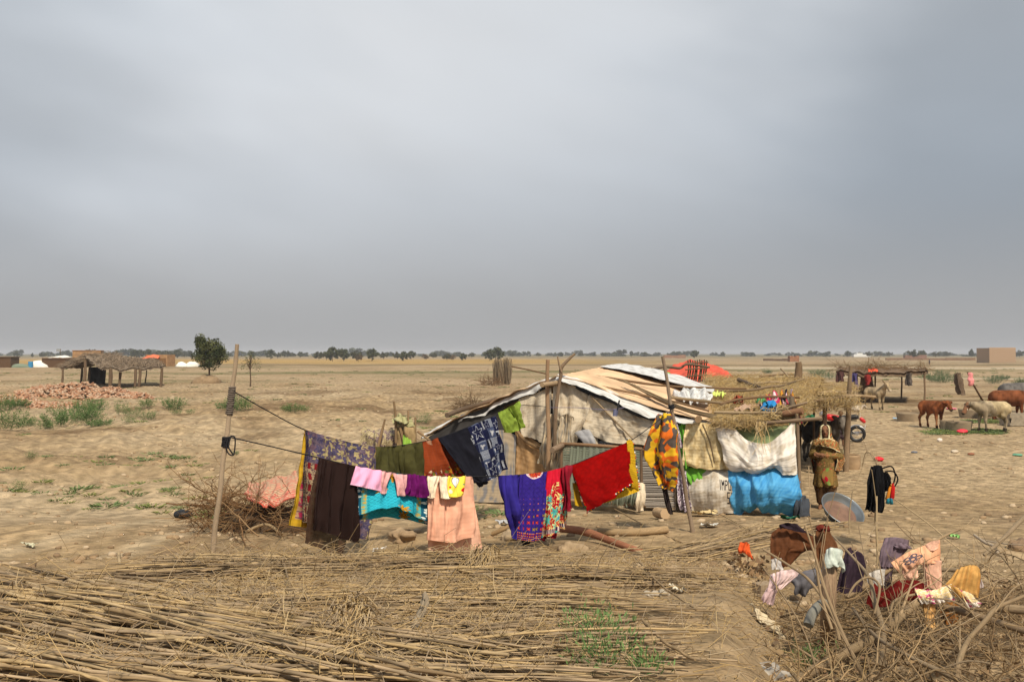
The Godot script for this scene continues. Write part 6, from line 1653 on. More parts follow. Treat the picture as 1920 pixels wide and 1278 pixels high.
func person(label: String, at: Vector3, turn: float, s: float, skin: Color, dress: Material, legs: Material, woman: bool) -> Node3D: # built 1.52 m tall, facing +z
	var t := thing("person", label, "person", at, turn)
	t.scale = Vector3.ONE * s
	var hair := Color(0.02, 0.015, 0.012)
	var c := Vector3(0.0, 1.40, 0.0)
	var face := [[c, 0.088, c + Vector3(0, 0.03, -0.015), 0.085, skin], [c + Vector3(0, -0.02, 0.02), 0.07, c + Vector3(0, -0.075, 0.035), 0.048, skin], [c + Vector3(0, 0.01, 0.085), 0.010, c + Vector3(0, -0.025, 0.10), 0.015, skin * 1.05], [c + Vector3(0.02, -0.055, 0.076), 0.010, c + Vector3(-0.02, -0.055, 0.076), 0.010, skin * Color(1.0, 0.6, 0.6)], [c + Vector3(0.035, 0.028, 0.075), 0.012, c + Vector3(0.02, 0.03, 0.081), 0.009, skin * 0.6], [c + Vector3(-0.035, 0.028, 0.075), 0.012, c + Vector3(-0.02, 0.03, 0.081), 0.009, skin * 0.6], [Vector3(0, 1.18, 0), 0.05, Vector3(0, 1.33, 0.005), 0.045, skin]]
	for e in [-1.0, 1.0]:
		face.append([c + Vector3(0.032 * e, 0.006, 0.077), 0.009, c + Vector3(0.032 * e, 0.006, 0.079), 0.009, Color(0.03, 0.02, 0.015)])
		face.append([c + Vector3(0.086 * e, 0.01, 0.0), 0.018, c + Vector3(0.09 * e, -0.02, 0.0), 0.014, skin])
	var b := [[Vector3(0, 1.16, 0), 0.10, Vector3(0, 0.95, 0.01), 0.115, skin], [Vector3(0, 0.95, 0.0), 0.115, Vector3(0, 0.78, 0), 0.13, skin], [Vector3(-0.15, 1.17, 0), 0.055, Vector3(0.15, 1.17, 0), 0.055, skin]]
	var el := Vector3(-0.22, 0.96, 0.03)
	var er := Vector3(0.24, 0.95, 0.05)
	var hl := Vector3(-0.13, 1.0, 0.17)
	var hr := Vector3(-0.06, 0.985, 0.19)
	if not woman:
		el = Vector3(-0.2, 0.95, 0.02); er = Vector3(0.2, 0.95, 0.02); hl = Vector3(-0.21, 0.74, 0.06); hr = Vector3(0.21, 0.74, 0.06)
	b.append_array([[Vector3(-0.16, 1.17, 0), 0.046, el, 0.038, skin], [el, 0.036, hl, 0.024, skin], [Vector3(0.16, 1.17, 0), 0.046, er, 0.038, skin], [er, 0.036, hr, 0.024, skin]])
	for e in [-1.0, 1.0]:
		b.append_array([[Vector3(0.075 * e, 0.78, 0), 0.08, Vector3(0.08 * e, 0.42, 0.02), 0.052, skin], [Vector3(0.08 * e, 0.42, 0.02), 0.05, Vector3(0.085 * e, 0.08, 0), 0.033, skin], [Vector3(0.085 * e, 0.05, -0.03), 0.032, Vector3(0.095 * e, 0.03, 0.11), 0.028, skin], [Vector3(0.095 * e, 0.022, 0.11), 0.026, Vector3(0.1 * e, 0.018, 0.15), 0.018, skin]])
	var mb := MB.new()
	blob(mb, b, 0.014, 0.03)
	var hb := []
	hand(hb, hl, (hr - hl).normalized() if woman else Vector3(0, -1, 0.1), Vector3(0, 1, 0) if woman else Vector3(0, 0, 1), Vector3(0, 0, 1) if woman else Vector3(1, 0, 0), skin)
	hand(hb, hr, Vector3(-1, 0.15, 0.0).normalized() if woman else Vector3(0, -1, 0.1), Vector3(0, 1, 0) if woman else Vector3(0, 0, 1), Vector3(0, 0, -1) if woman else Vector3(-1, 0, 0), skin)
	var m2 := MB.new()
	blob(m2, face, 0.006, 0.02)
	var m3 := MB.new()
	blob(m3, hb, 0.005, 0.008)
	for q in [m2, m3]:
		var n0 := mb.v.size()
		mb.v.append_array(q.v); mb.n.append_array(q.n); mb.c.append_array(q.c); mb.t.append_array(q.t)
		for k in q.i:
			mb.i.append(k + n0)
	part("body", mb, M.vc, t)
	# hair, trousers, tunic
	mb = MB.new()
	blob(mb, [[c + Vector3(0, 0.03, -0.025), 0.088, c + Vector3(0, 0.0, -0.05), 0.08, hair], [c + Vector3(-0.05, 0.07, 0.0), 0.03, c + Vector3(0.05, 0.07, 0.0), 0.03, hair]], 0.012, 0.03)
	part("hair", mb, M.vc, t)
	mb = MB.new()
	var q := []
	for e in [-1.0, 1.0]:
		q.append([Vector3(0.075 * e, 0.78, 0), 0.12, Vector3(0.085 * e, 0.40, 0.01), 0.10, Color.WHITE]); q.append([Vector3(0.085 * e, 0.40, 0.01), 0.10, Vector3(0.085 * e, 0.14 if woman else 0.3, 0.0), 0.07, Color.WHITE])
	blob(mb, q, 0.018, 0.05)
	part("trousers", mb, legs, t)
	mb = MB.new()
	q = [[Vector3(0, 1.13, 0), 0.125, Vector3(0, 0.9, 0.015), 0.145, Color.WHITE], [Vector3(-0.13, 1.16, 0), 0.075, Vector3(0.13, 1.16, 0), 0.075, Color.WHITE], [Vector3(-0.16, 1.16, 0), 0.07, el, 0.056, Color.WHITE], [Vector3(0.16, 1.16, 0), 0.065, er, 0.056, Color.WHITE], [el, 0.062, el.lerp(hl, 0.7), 0.045, Color.WHITE], [er, 0.062, er.lerp(hr, 0.7), 0.045, Color.WHITE]]
	for k in 9:
		var a := TAU * k / 9.0
		q.append([Vector3(cos(a) * 0.05, 0.9, sin(a) * 0.05 + 0.01), 0.10, Vector3(cos(a) * (0.175 if woman else 0.135), 0.44 if woman else 0.6, sin(a) * 0.12 + 0.01), 0.045 + 0.012 * (k % 2), Color.WHITE])
	blob(mb, q, 0.016, 0.04)
	part("tunic", mb, dress, t)
	return t

func life() -> void:
	var fl := fabric(img(192, 192, func(u, v):
		var e := cell(u, v, 5.0)
		var c := c8(104, 84, 50) if n2(u, v, 18.0) < 0.1 else c8(132, 110, 66)
		if flower(e[2], 0.46, 5, e[1] * 8.0) < 1.0 and e[1] < 0.5: c = c8(160, 50, 40) if n2(u, v, 30.0) > 0.0 else c8(186, 160, 110) if e[1] < 0.25 else c8(104, 122, 62)
		return c), 0.95, {tri = 1.6})
	var w := person("woman in an olive flowered tunic and head shawl standing behind the metal basin", gd(1547, 15.7), -0.38, 1.02, Color(0.21, 0.105, 0.062), fl, mat(lin(84, 60, 38), 0.95, {tex = M.blotch, tri = 3.0}), true)
	var sh := fabric(img(192, 192, func(u, v):
		var m: float = minf(u, 1.0 - u)
		var c := c8(92, 80, 58) if n2(u, v, 12.0) < 0.1 else c8(122, 108, 80)
		if m < 0.05: c = c8(206, 196, 160)
		elif v > 0.3 and n2(u, v, 16.0) > 0.2: c = c8(196, 92, 42)
		elif v > 0.35 and n2(u + 4.0, v, 15.0) > 0.2: c = c8(206, 186, 130)
		return c))
	var mb := MB.new()
	var rows := []
	for e in [[1.515, 0.035, 0.04, -0.02, 0.5, 0.0], [1.49, 0.085, 0.09, -0.01, 0.62, 0.0], [1.43, 0.105, 0.115, -0.01, 0.66, 0.0], [1.35, 0.112, 0.115, -0.015, 0.6, 0.0], [1.27, 0.14, 0.12, -0.02, 0.4, 0.0], [1.21, 0.215, 0.135, -0.02, 0.2, 0.0], [1.12, 0.235, 0.14, -0.02, 0.7, 0.0], [0.98, 0.26, 0.15, -0.03, 1.2, 0.0], [0.8, 0.24, 0.16, -0.04, 1.5, 0.0], [0.62, 0.21, 0.15, -0.05, 1.7, 0.0]]:
		var r := PackedVector3Array()
		for k in 17:
			var a: float = lerpf(e[4], TAU - e[4], k / 16.0)
			r.append(Vector3(-sin(a) * e[1], e[0], cos(a) * e[2] + e[3]))
		rows.append(r)
	sheet(mb, rows, {nu = 40, nv = 36, fold = 0.012, ff = 4.0, crump = 0.003, top = 0.2})
	part("head_shawl", mb, sh, w)
	mb = MB.new()
	sheet(mb, [PackedVector3Array([Vector3(-0.14, 1.22, 0.07), Vector3(-0.06, 1.26, 0.13), Vector3(0.05, 1.28, 0.13), Vector3(0.15, 1.24, 0.06)]), PackedVector3Array([Vector3(-0.18, 1.17, 0.10), Vector3(-0.07, 1.20, 0.16), Vector3(0.07, 1.19, 0.16), Vector3(0.20, 1.14, 0.08)]), PackedVector3Array([Vector3(-0.17, 1.14, 0.11), Vector3(-0.04, 1.14, 0.165), Vector3(0.11, 1.11, 0.16), Vector3(0.25, 1.03, 0.09)])], {nu = 26, nv = 14, fold = 0.014, ff = 3.0})
	part("shawl_wrap", mb, fabric(img(96, 96, func(u, v): return c8(206, 190, 150) if v < 0.12 or v > 0.88 else c8(170, 66, 38) if n2(u, v, 10.0) > 0.2 else c8(200, 170, 110) if n2(u, v, 15.0) > 0.12 else c8(104, 92, 60))), w)
	mb = MB.new()
	sheet(mb, [PackedVector3Array([Vector3(0.17, 1.12, 0.08), Vector3(0.25, 1.1, 0.07), Vector3(0.30, 1.08, 0.0)]), PackedVector3Array([Vector3(0.2, 0.9, 0.1), Vector3(0.28, 0.9, 0.08), Vector3(0.33, 0.9, 0.0)]), PackedVector3Array([Vector3(0.16, 0.72, 0.1), Vector3(0.22, 0.7, 0.08), Vector3(0.28, 0.74, 0.0)])], {nu = 14, nv = 16, fold = 0.02, ff = 2.0})
	part("shawl_end", mb, sh, w)
	mb = MB.new()
	sheet(mb, [PackedVector3Array([Vector3(-0.02, 0.74, 0.165), Vector3(0.05, 0.76, 0.17), Vector3(0.12, 0.74, 0.15)]), PackedVector3Array([Vector3(-0.06, 0.6, 0.17), Vector3(0.03, 0.6, 0.18), Vector3(0.13, 0.6, 0.15)]), PackedVector3Array([Vector3(0.0, 0.46, 0.165), Vector3(0.07, 0.45, 0.17), Vector3(0.14, 0.46, 0.14)])], {nu = 12, nv = 12, fold = 0.005, thick = 0.004})
	part("floral_panel", mb, fabric(img(96, 96, func(u, v):
		var e := cell(u, v, 3.0)
		return [c8(176, 34, 52), c8(126, 150, 76), c8(196, 80, 42), c8(150, 120, 70)][int(e[1] * 3.99)] if e[0] < 0.42 else c8(140, 116, 66))), w)
	person("child in a purple tunic, half hidden behind the donkey", gd(1576, 27.7), -0.3, 0.74, Color(0.16, 0.085, 0.05), plain(lin(92, 72, 92)), mat(lin(70, 56, 62), 0.95), false)
	# animals
	var turn_to := func(x: float, z: float) -> float: return atan2(-z, x)
	var gr := Color(0.085, 0.075, 0.066)
	quadruped("donkey", "dark grey donkey with a white muzzle standing behind the woman", "donkey", gd(1543, 23.2), turn_to.call(0.28, 0.96), 1.18, gr, {head = Vector3(0.76, 1.3, -0.04), nose = Vector3(0.14, -0.34, 0.0), ear = 0.26, ear_up = 0.35, muzzle = Color(0.5, 0.48, 0.45), face = Color(0.17, 0.15, 0.13), dewlap = false, mid = Color(0.03, 0.028, 0.026), belly = Color(0.2, 0.18, 0.16), legs = Color(0.13, 0.115, 0.1)})
	quadruped("donkey", "grey donkey seen from behind beside the corner post of the shelter", "donkey", gd(1502, 25.0), turn_to.call(-0.3, -0.95), 1.1, Color(0.13, 0.115, 0.1), {ear = 0.22, ear_up = 0.8, dewlap = false, belly = Color(0.25, 0.22, 0.2)})
	quadruped("donkey", "pale sandy donkey standing by the clay grain bin", "donkey", gd(1643, 45.5), turn_to.call(0.3, 0.95), 1.22, Color(0.31, 0.235, 0.145), {ear = 0.22, ear_up = 1.0, dewlap = false, head = Vector3(0.8, 1.4, 0), nose = Vector3(0.22, -0.3, 0), muzzle = Color(0.5, 0.42, 0.32)})
	quadruped("calf", "young reddish brown calf standing by the round feeding tubs", "calf", gd(1749, 34.2), turn_to.call(0.2, 0.98), 1.12, Color(0.19, 0.062, 0.024), {fat = 0.82, ear = 0.22, ear_up = -0.05, head = Vector3(0.78, 1.16, -0.12), nose = Vector3(0.17, -0.27, -0.04), halter = lin(190, 110, 40), muzzle = Color(0.06, 0.04, 0.035), legs = Color(0.24, 0.11, 0.05), horn = 0.06})
	quadruped("cow", "cream white cow lowering its brown head toward the tubs", "cow", gd(1858, 32.6), turn_to.call(-1.0, 0.12), 1.2, Color(0.27, 0.215, 0.145), {head = Vector3(0.93, 1.08, 0.06), nose = Vector3(0.2, -0.3, 0.0), face = Color(0.2, 0.1, 0.055), ear = 0.2, dark = Color(0.05, 0.04, 0.03), mid = Color(0.36, 0.285, 0.17), belly = Color(0.33, 0.28, 0.22), fat = 0.95, halter = lin(220, 210, 200), horn = 0.05})
	quadruped("cow", "big reddish brown cow at the right edge behind the long trough", "cow", gd(1893, 38.5), turn_to.call(1.0, 0.2), 1.34, Color(0.16, 0.055, 0.024), {fat = 1.12, horn = 0.06, head = Vector3(1.0, 1.12, 0.1)})
	quadruped("buffalo", "grey water buffalo behind the big brown cow", "buffalo", gd(1908, 43.0), turn_to.call(1.0, -0.1), 1.5, Color(0.12, 0.11, 0.105), {fat = 1.15, horn = 0.08})
	quadruped("goat", "small white and tan goat standing behind the tall wooden post", "goat", gd(1603, 39.0), turn_to.call(1.0, 0.3), 0.62, Color(0.45, 0.38, 0.3), {ear = 0.16, dewlap = false, fat = 0.9, head = Vector3(0.8, 1.2, 0), nose = Vector3(0.2, -0.16, 0)})
	motorcycle()
	# the metal basin, propped on edge
	var t := thing("metal_basin", "large round metal basin of muddy water tilted on the ground beside the woman", "basin", gd(1578, 13.4, 0.17))
	var tb := Transform3D(Basis(Vector3(0, 0, 1), -0.28) * Basis(Vector3.RIGHT, 0.62), Vector3.ZERO)
	mb = MB.new()
	mb.lathe(tb, PackedVector2Array([Vector2(0.001, -0.13), Vector2(0.20, -0.13), Vector2(0.25, -0.11), Vector2(0.31, 0.0), Vector2(0.33, 0.03), Vector2(0.345, 0.032), Vector2(0.345, 0.022), Vector2(0.335, 0.02)]), 40)
	mb.lathe(tb, PackedVector2Array([Vector2(0.33, 0.03), Vector2(0.305, 0.0), Vector2(0.243, -0.105), Vector2(0.19, -0.122), Vector2(0.001, -0.122)]), 40)
	part("bowl", mb, mat(lin(150, 156, 160), 0.42, {metal = 0.75, tex = M.blotch, normal = M.crease, ns = 0.15}), t)
	mb = MB.new()
	mb.lathe(tb, PackedVector2Array([Vector2(0.262, -0.073), Vector2(0.2, -0.068), Vector2(0.001, -0.068)]), 40)
	part("mud", mb, mat(lin(128, 98, 80), 0.35, {tex = M.blotch, spec = 0.5}), t)
	# oven ring, post, shade
	mb = MB.new()
	var jar := PackedVector2Array([Vector2(0.27, 0.0), Vector2(0.29, 0.1), Vector2(0.29, 0.3), Vector2(0.275, 0.36), Vector2(0.245, 0.37), Vector2(0.225, 0.34), Vector2(0.22, 0.1), Vector2(0.001, 0.06)])
	mb.lathe(Transform3D.IDENTITY, jar, 24)
	var o := solo("clay_oven", mb, mat(lin(168, 142, 112), 1.0, {tex = M.blotch, normal = M.crease, ns = 0.6}), "low round clay oven with a dark mouth behind the tall wooden post", "oven")
	o.position = gd(1591, 22.3)
	o = log_pole("wooden_post", PackedVector3Array([gd(1586, 21.6, -0.2), P(1588, 820, 21.6), P(1592, 760, 21.6), P(1596, 686, 21.6)]), 0.085, 0.05, Color(0.27, 0.205, 0.145), null, 0.1)
	tag(o, "tall wooden post standing in front of the clay oven", "post")
	var th := thing("straw_canopy", "rough thatched shade on poles between the shelter and the tall post", "shade")
	for e in [[1526, 22.0, 745, 0.035], [1546, 21.0, 750, 0.065], [1500, 24.0, 735, 0.04], [1590, 24.5, 735, 0.04]]:
		log_pole("post", PackedVector3Array([gd(e[0], e[1], -0.1), P(e[0] + 1, 790, e[1]), P(e[0] + 2, e[2], e[1])]), e[3], e[3] * 0.8, Color(0.15, 0.105, 0.075), th)
	for e in [[1488, 752, 20.5, 1540, 750, 20.8, 1600, 742, 21.4, 1640, 744, 21.8], [1480, 742, 21.5, 1530, 736, 22.0, 1600, 735, 22.5], [1496, 728, 25.0, 1550, 722, 25.5, 1602, 722, 26.0]]:
		log_pole("beam", pts(e), 0.05, 0.04, Color(0.33, 0.25, 0.17), th)
	var roof := func(s: float, q: float) -> Vector3:
		return P(1490, 748, 20.6).lerp(P(1602, 742, 21.5), s).lerp(P(1480, 722, 26.0).lerp(P(1602, 718, 26.5), s), q) + Vector3(0, 0.06 * nz.get_noise_2d(s * 200.0, q * 200.0), 0)
	rows = []
	for j in 9:
		var r := PackedVector3Array()
		for k in 9:
			r.append(roof.call(k / 8.0, j / 8.0))
		rows.append(r)
	mb = MB.new()
	sheet(mb, rows, {nu = 16, nv = 16, fold = 0.0, crump = 0.02, thick = 0.1})
	part("thatch", mb, mat(Color(0.26, 0.18, 0.085), 1.0, {tex = M.blotch, tri = 1.5}), th)
	many("straw", M.straw_meshes[0], M.straw, straw_on(roof, 800, 0.2, 0.6, 0.005, 0.03, 0.05), STRAW, th)
	var fr := []
	for k in 420:
		var a := P(rng.randf_range(1486, 1604), rng.randf_range(744, 750), 20.7 + rng.randf() * 0.5)
		fr.append(stick_x(a, a + Vector3(rng.randfn(0, 0.12), -rng.randf_range(0.05, 0.38), rng.randfn(0, 0.08)), 0.007))
	many("straw_fringe", M.straw_meshes[2], M.straw, fr, STRAW, th)
	# feeding tubs and trough
	var tub := func(label: String, u: float, d: float, r: float, h: float) -> void:
		var b := MB.new()
		b.lathe(Transform3D.IDENTITY, PackedVector2Array([Vector2(r * 0.84, -0.03), Vector2(r * 0.97, h * 0.8), Vector2(r, h), Vector2(r * 0.9, h), Vector2(r * 0.8, 0.06), Vector2(0.001, 0.05)]), 20)
		var n := solo("feeding_tub", b, mat(lin(160, 142, 118), 1.0, {tex = M.blotch, normal = M.crease, ns = 0.5}), label, "tub")
		n.position = gd(u, d)
	tub.call("round clay feeding tub standing alone left of the calf", 1702, 38.0, 0.50, 0.36)
	tub.call("small upright clay tub between the calf and the wider tub", 1775, 33.4, 0.26, 0.38)
	tub.call("wide clay feeding tub right of the calf", 1797, 33.2, 0.50, 0.38)
	tub.call("clay feeding tub under the nose of the white cow", 1816, 40.0, 0.46, 0.36)
	var tr := thing("trough", "long grey concrete trough at the right edge below the big brown cow", "trough", gd(1912, 35.4), 0.05)
	for e in [[Vector3(0, 0.24, 0.32), Vector3(1.3, 0.48, 0.08)], [Vector3(0, 0.24, -0.32), Vector3(1.3, 0.48, 0.08)], [Vector3(-0.61, 0.24, 0), Vector3(0.078, 0.47, 0.56)], [Vector3(0.61, 0.24, 0), Vector3(0.078, 0.47, 0.56)], [Vector3(0, 0.05, 0), Vector3(1.14, 0.08, 0.56)]]:
		mb = MB.new()
		mb.box(Transform3D(Basis(), e[0]), e[1])
		part("slab", mb, mat(lin(160, 148, 130), 1.0, {tex = M.blotch, normal = M.crease, ns = 0.5, tri = 1.0}), tr)
	var bag := func(label: String, u: float, v: float, s: float, c: Color, flat: float) -> void:
		var b := MB.new()
		b.ball(Transform3D(Basis().scaled(Vector3(s, s * flat, s * 0.7)), Vector3(0, s * flat * 0.7, 0)), 18, 12)
		for k in b.v.size():
			b.v[k] += Vector3(nzr.get_noise_3d(b.v[k].x * 120.0 / s * 0.2, b.v[k].y * 24.0 / s, u), nzr.get_noise_3d(b.v[k].x * 24.0 / s, u, b.v[k].z * 24.0 / s) * 0.5, 0) * s * 0.3
		b.normals()
		var n := solo("plastic_bag", b, mat(c, 0.55, {spec = 0.4, normal = M.crease, ns = 0.5, tri = 2.0}), label, "bag")
		n.position = G(u, v)
	bag.call("red plastic bag lying on the bare ground above the black trousers", 1647, 864, 0.15, lin(206, 34, 46), 0.42)
	bag.call("crumpled red plastic bag on the grass between the calf and the white cow", 1805, 812, 0.19, lin(216, 50, 66), 0.45)
	bag.call("black plastic bag lying left of the brown brush under the pink rug", 339, 971, 0.16, lin(26, 27, 30), 0.5)
	bag.call("white and brown lump lying on the bare ground in the cattle yard", 1762, 828, 0.09, lin(216, 206, 196), 0.8)
	bag.call("small blue grey scrap lying in the cattle yard", 1714, 849, 0.10, lin(96, 100, 112), 0.3)
	bag.call("pale stone lump by a shoe in the cattle yard", 1790, 849, 0.11, lin(190, 176, 156), 0.5)
	bag.call("brick red lump on the ground at the right", 1821, 853, 0.10, lin(140, 90, 64), 0.4)
	bag.call("teal green plastic at the right edge of the yard", 1908, 855, 0.14, lin(96, 150, 124), 0.3)
	bag.call("light blue scrap beside the lone feeding tub", 1680, 785, 0.17, lin(140, 172, 200), 0.2)
	bag.call("pink cloth lying behind the calf", 1783, 768, 0.3, lin(206, 110, 130), 0.2)
	bag.call("dark dung heap in front of the lone feeding tub", 1707, 789, 0.3, lin(62, 50, 38), 0.3)

func motorcycle() -> void:
	var t := thing("motorcycle", "small red motorcycle with a black seat parked behind the donkey", "motorcycle", gd(1572, 29.0), PI - 0.35)
	var black := mat(lin(24, 24, 26), 0.5, {spec = 0.5})
	var red := mat(lin(190, 20, 24), 0.3, {spec = 0.6})
	var steel := mat(lin(190, 190, 192), 0.3, {metal = 0.8})
	for x in [-0.58, 0.6]:
		var w := part("wheel", MB_ring(0.23, 0.055), black, t)
		w.position = Vector3(x, 0.28, 0)
		var rim := part("rim", MB_ring(0.19, 0.02), steel, w)
		rim.name = "rim"
		var mb := MB.new()
		mb.tube(PackedVector3Array([Vector3(0, 0, -0.06), Vector3(0, 0, 0.06)]), 0.05, 0.05, 10)
		for k in 12:
			var a := TAU * k / 12.0
			mb.tube(PackedVector3Array([Vector3(0, 0, 0), Vector3(cos(a), sin(a), 0) * 0.19]), 0.004, 0.004, 4, false)
		part("hub", mb, steel, w)
		mb = MB.new()
		var r := []
		for z in [-0.05, 0.0, 0.05]:
			var p := PackedVector3Array()
			for k in 9:
				var a := lerpf(0.3, 2.6, k / 8.0)
				p.append(Vector3(x, 0.28, z) + Vector3(cos(a), sin(a), 0) * (0.31 - absf(z) * 0.4))
			r.append(p)
		sheet(mb, r, {fold = 0.0, crump = 0.0, nu = 12, nv = 4, thick = 0.008})
		part("mudguard", mb, red if x > 0.0 else steel, t)
	var mb := MB.new()
	blob(mb, [[Vector3(0.05, 0.78, 0), 0.11, Vector3(0.3, 0.82, 0), 0.12, Color.WHITE]], 0.02, 0.03)
	part("tank", mb, red, t)
	mb = MB.new()
	blob(mb, [[Vector3(-0.05, 0.80, 0), 0.085, Vector3(-0.55, 0.85, 0), 0.09, Color.WHITE], [Vector3(-0.3, 0.80, 0.05), 0.07, Vector3(-0.3, 0.80, -0.05), 0.07, Color.WHITE]], 0.02, 0.04)
	part("seat", mb, black, t)
	mb = MB.new()
	blob(mb, [[Vector3(0.0, 0.38, 0), 0.12, Vector3(0.2, 0.42, 0), 0.11, Color.WHITE], [Vector3(0.2, 0.45, 0), 0.08, Vector3(0.25, 0.62, 0), 0.07, Color.WHITE]], 0.02, 0.03)
	part("engine", mb, mat(lin(70, 70, 74), 0.5, {metal = 0.5}), t)
	mb = MB.new()
	mb.tube(PackedVector3Array([Vector3(0.6, 0.28, 0.07), Vector3(0.42, 0.95, 0.06)]), 0.022, 0.022, 7); mb.tube(PackedVector3Array([Vector3(0.6, 0.28, -0.07), Vector3(0.42, 0.95, -0.06)]), 0.022, 0.022, 7)
	part("fork", mb, steel, t)
	mb = MB.new()
	mb.tube(PackedVector3Array([Vector3(0.28, 1.08, -0.33), Vector3(0.4, 1.04, -0.15), Vector3(0.4, 1.02, 0.15), Vector3(0.28, 1.08, 0.33)]), 0.016, 0.016, 7)
	part("handlebar", mb, black, t)
	mb = MB.new()
	mb.tube(PackedVector3Array([Vector3(-0.58, 0.28, 0.08), Vector3(0.0, 0.45, 0.05), Vector3(0.42, 0.9, 0.0), Vector3(0.0, 0.72, 0.06), Vector3(-0.58, 0.72, 0.08)]), 0.02, 0.02, 6)
	part("frame", mb, black, t)
	mb = MB.new()
	mb.tube(PackedVector3Array([Vector3(0.2, 0.3, 0.12), Vector3(-0.2, 0.25, 0.14), Vector3(-0.75, 0.32, 0.15)]), 0.03, 0.045, 8)
	part("exhaust", mb, steel, t)
	mb = MB.new()
	mb.ball(Transform3D(Basis().scaled(Vector3(0.1, 0.1, 0.1)), Vector3(0.52, 0.92, 0)), 10, 8)
	part("headlight", mb, steel, t)
	mb = MB.new()
	blob(mb, [[Vector3(-0.72, 0.78, 0), 0.07, Vector3(-0.8, 0.7, 0), 0.06, Color.WHITE]], 0.02, 0.02)
	part("tail_light", mb, red, t)
	mb = MB.new()
	mb.box(Transform3D(Basis(Vector3(0, 0, 1), 0.3), Vector3(-0.84, 0.55, 0)), Vector3(0.015, 0.11, 0.16))
	part("number_plate", mb, mat(lin(206, 206, 206), 0.4), t)
func MB_ring(r: float, w: float) -> ArrayMesh:
	var mb := MB.new()
	var p := PackedVector3Array()
	for k in 29:
		var a := TAU * k / 28.0
		p.append(Vector3(cos(a), sin(a), 0) * r)
	mb.tube(p, w, w, 8, false)
	return mb.mesh()

# ---- the plain beyond: sheds, huts, trees, scrub ----------------------------------
func leaves(mb: MB, n: int, size: float, f: Callable, c0: Color, c1: Color) -> void:
	for k in n:
		var p: Vector3 = f.call()
		var d := Vector3(rng.randfn(0, 1), rng.randfn(0, 0.8), rng.randfn(0, 1)).normalized()
		var s := d.cross(Vector3(rng.randfn(0, 1), rng.randfn(0, 1), rng.randfn(0, 1))).normalized()
		var l := size * rng.randf_range(0.6, 1.4)
		mb.col = c0.lerp(c1, clampf(0.5 + 1.4 * nz.get_noise_3d(p.x * 40.0, p.y * 40.0, p.z * 40.0) + rng.randfn(0, 0.15), 0.0, 1.0))
		mb.leaf(p - d * l * 0.5, d * l, s * l * 0.6)
func puffs(n: int, r: Vector3, mid: Vector3, top := 1.0) -> Array: # clumps within an ellipsoid
	var out := []
	for k in n:
		var q := Vector3(rng.randfn(0, 1), rng.randfn(0, 1), rng.randfn(0, 1)).normalized() * pow(rng.randf(), 0.4)
		var taper := lerpf(1.0, top, clampf(q.y * 0.5 + 0.5, 0.0, 1.0))
		out.append([mid + Vector3(q.x * r.x * taper, q.y * r.y, q.z * r.z * taper), rng.randf_range(0.25, 0.42) * minf(r.x, r.y)])
	return out
func in_puffs(pf: Array) -> Callable:
	return func() -> Vector3:
		var e: Array = pf[rng.randi() % pf.size()]
		return e[0] + Vector3(rng.randfn(0, 1), rng.randfn(0, 1), rng.randfn(0, 1)).normalized() * e[1] * pow(rng.randf(), 0.35)
func tree_at(called: String, label: String, at: Vector3, h: float, r: Vector3, mid: float, n: int, size: float, c0: Color, c1: Color, group := "", top := 1.0) -> Node3D:
	var t := thing(called, label, "tree", at, 0.0, group)
	var pf := puffs(34, r, Vector3(0, mid, 0), top)
	var mb := MB.new()
	mb.col = Color(0.12, 0.085, 0.06)
	knotty(mb, PackedVector3Array([Vector3(0, -0.2, 0), Vector3(0.03, h * 0.2, 0), Vector3(-0.02, mid, 0.02), Vector3(0.02, h * 0.85, 0)]), h * 0.022, h * 0.008, 7)
	for k in 12:
		knotty(mb, PackedVector3Array([Vector3(0, rng.randf_range(0.3, 0.6) * mid + 0.2 * h, 0), (pf[k][0] as Vector3) * Vector3(0.5, 0.5, 0.5) + Vector3(0, mid * 0.5, 0), pf[k][0]]), h * 0.009, h * 0.003, 5)
	part("trunk", mb, M.wood, t)
	mb = MB.new()
	leaves(mb, n, size, in_puffs(pf), c0, c1)
	part("crown", mb, M.leaf, t)
	return t
func shrub(label: String, u: float, v: float, w: float, h: float, c0 := Color(0.045, 0.085, 0.03), c1 := Color(0.13, 0.20, 0.07), at = null) -> void: # w, h in metres
	var t := thing("green_shrub", label, "shrub", G(u, v) if at == null else at)
	var mb := MB.new()
	var n := int(clampf(w * 1500.0, 300.0, 3200.0))
	var stems := []
	for k in 70:
		var a := rng.randf() * TAU
		var q := Vector3(cos(a), 0, sin(a)) * w * 0.5 * sqrt(rng.randf())
		stems.append([q * 0.6, q * 1.15 + Vector3(0, h * rng.randf_range(0.5, 1.0) * (1.0 - 0.5 * q.length() / w), 0)])
	for k in n:
		var s: Array = stems[rng.randi() % 70]
		var f := pow(rng.randf(), 0.6)
		var p: Vector3 = (s[0] as Vector3).lerp(s[1], f) + Vector3(rng.randfn(0, 0.03), rng.randfn(0, 0.02), rng.randfn(0, 0.03))
		var d: Vector3 = ((s[1] as Vector3) - (s[0] as Vector3) + Vector3(rng.randfn(0, 0.3), rng.randfn(0, 0.15), rng.randfn(0, 0.3)) * w).normalized() * rng.randf_range(0.04, 0.10) * clampf(w, 0.45, 1.2)
		mb.col = c0.lerp(c1, clampf(0.2 + f * 0.6 + rng.randfn(0, 0.25), 0.0, 1.0))
		mb.leaf(p, d, d.cross(Vector3(rng.randfn(0, 1), 1, rng.randfn(0, 1))).normalized() * d.length() * 0.2)
	part("foliage", mb, M.leaf, t)
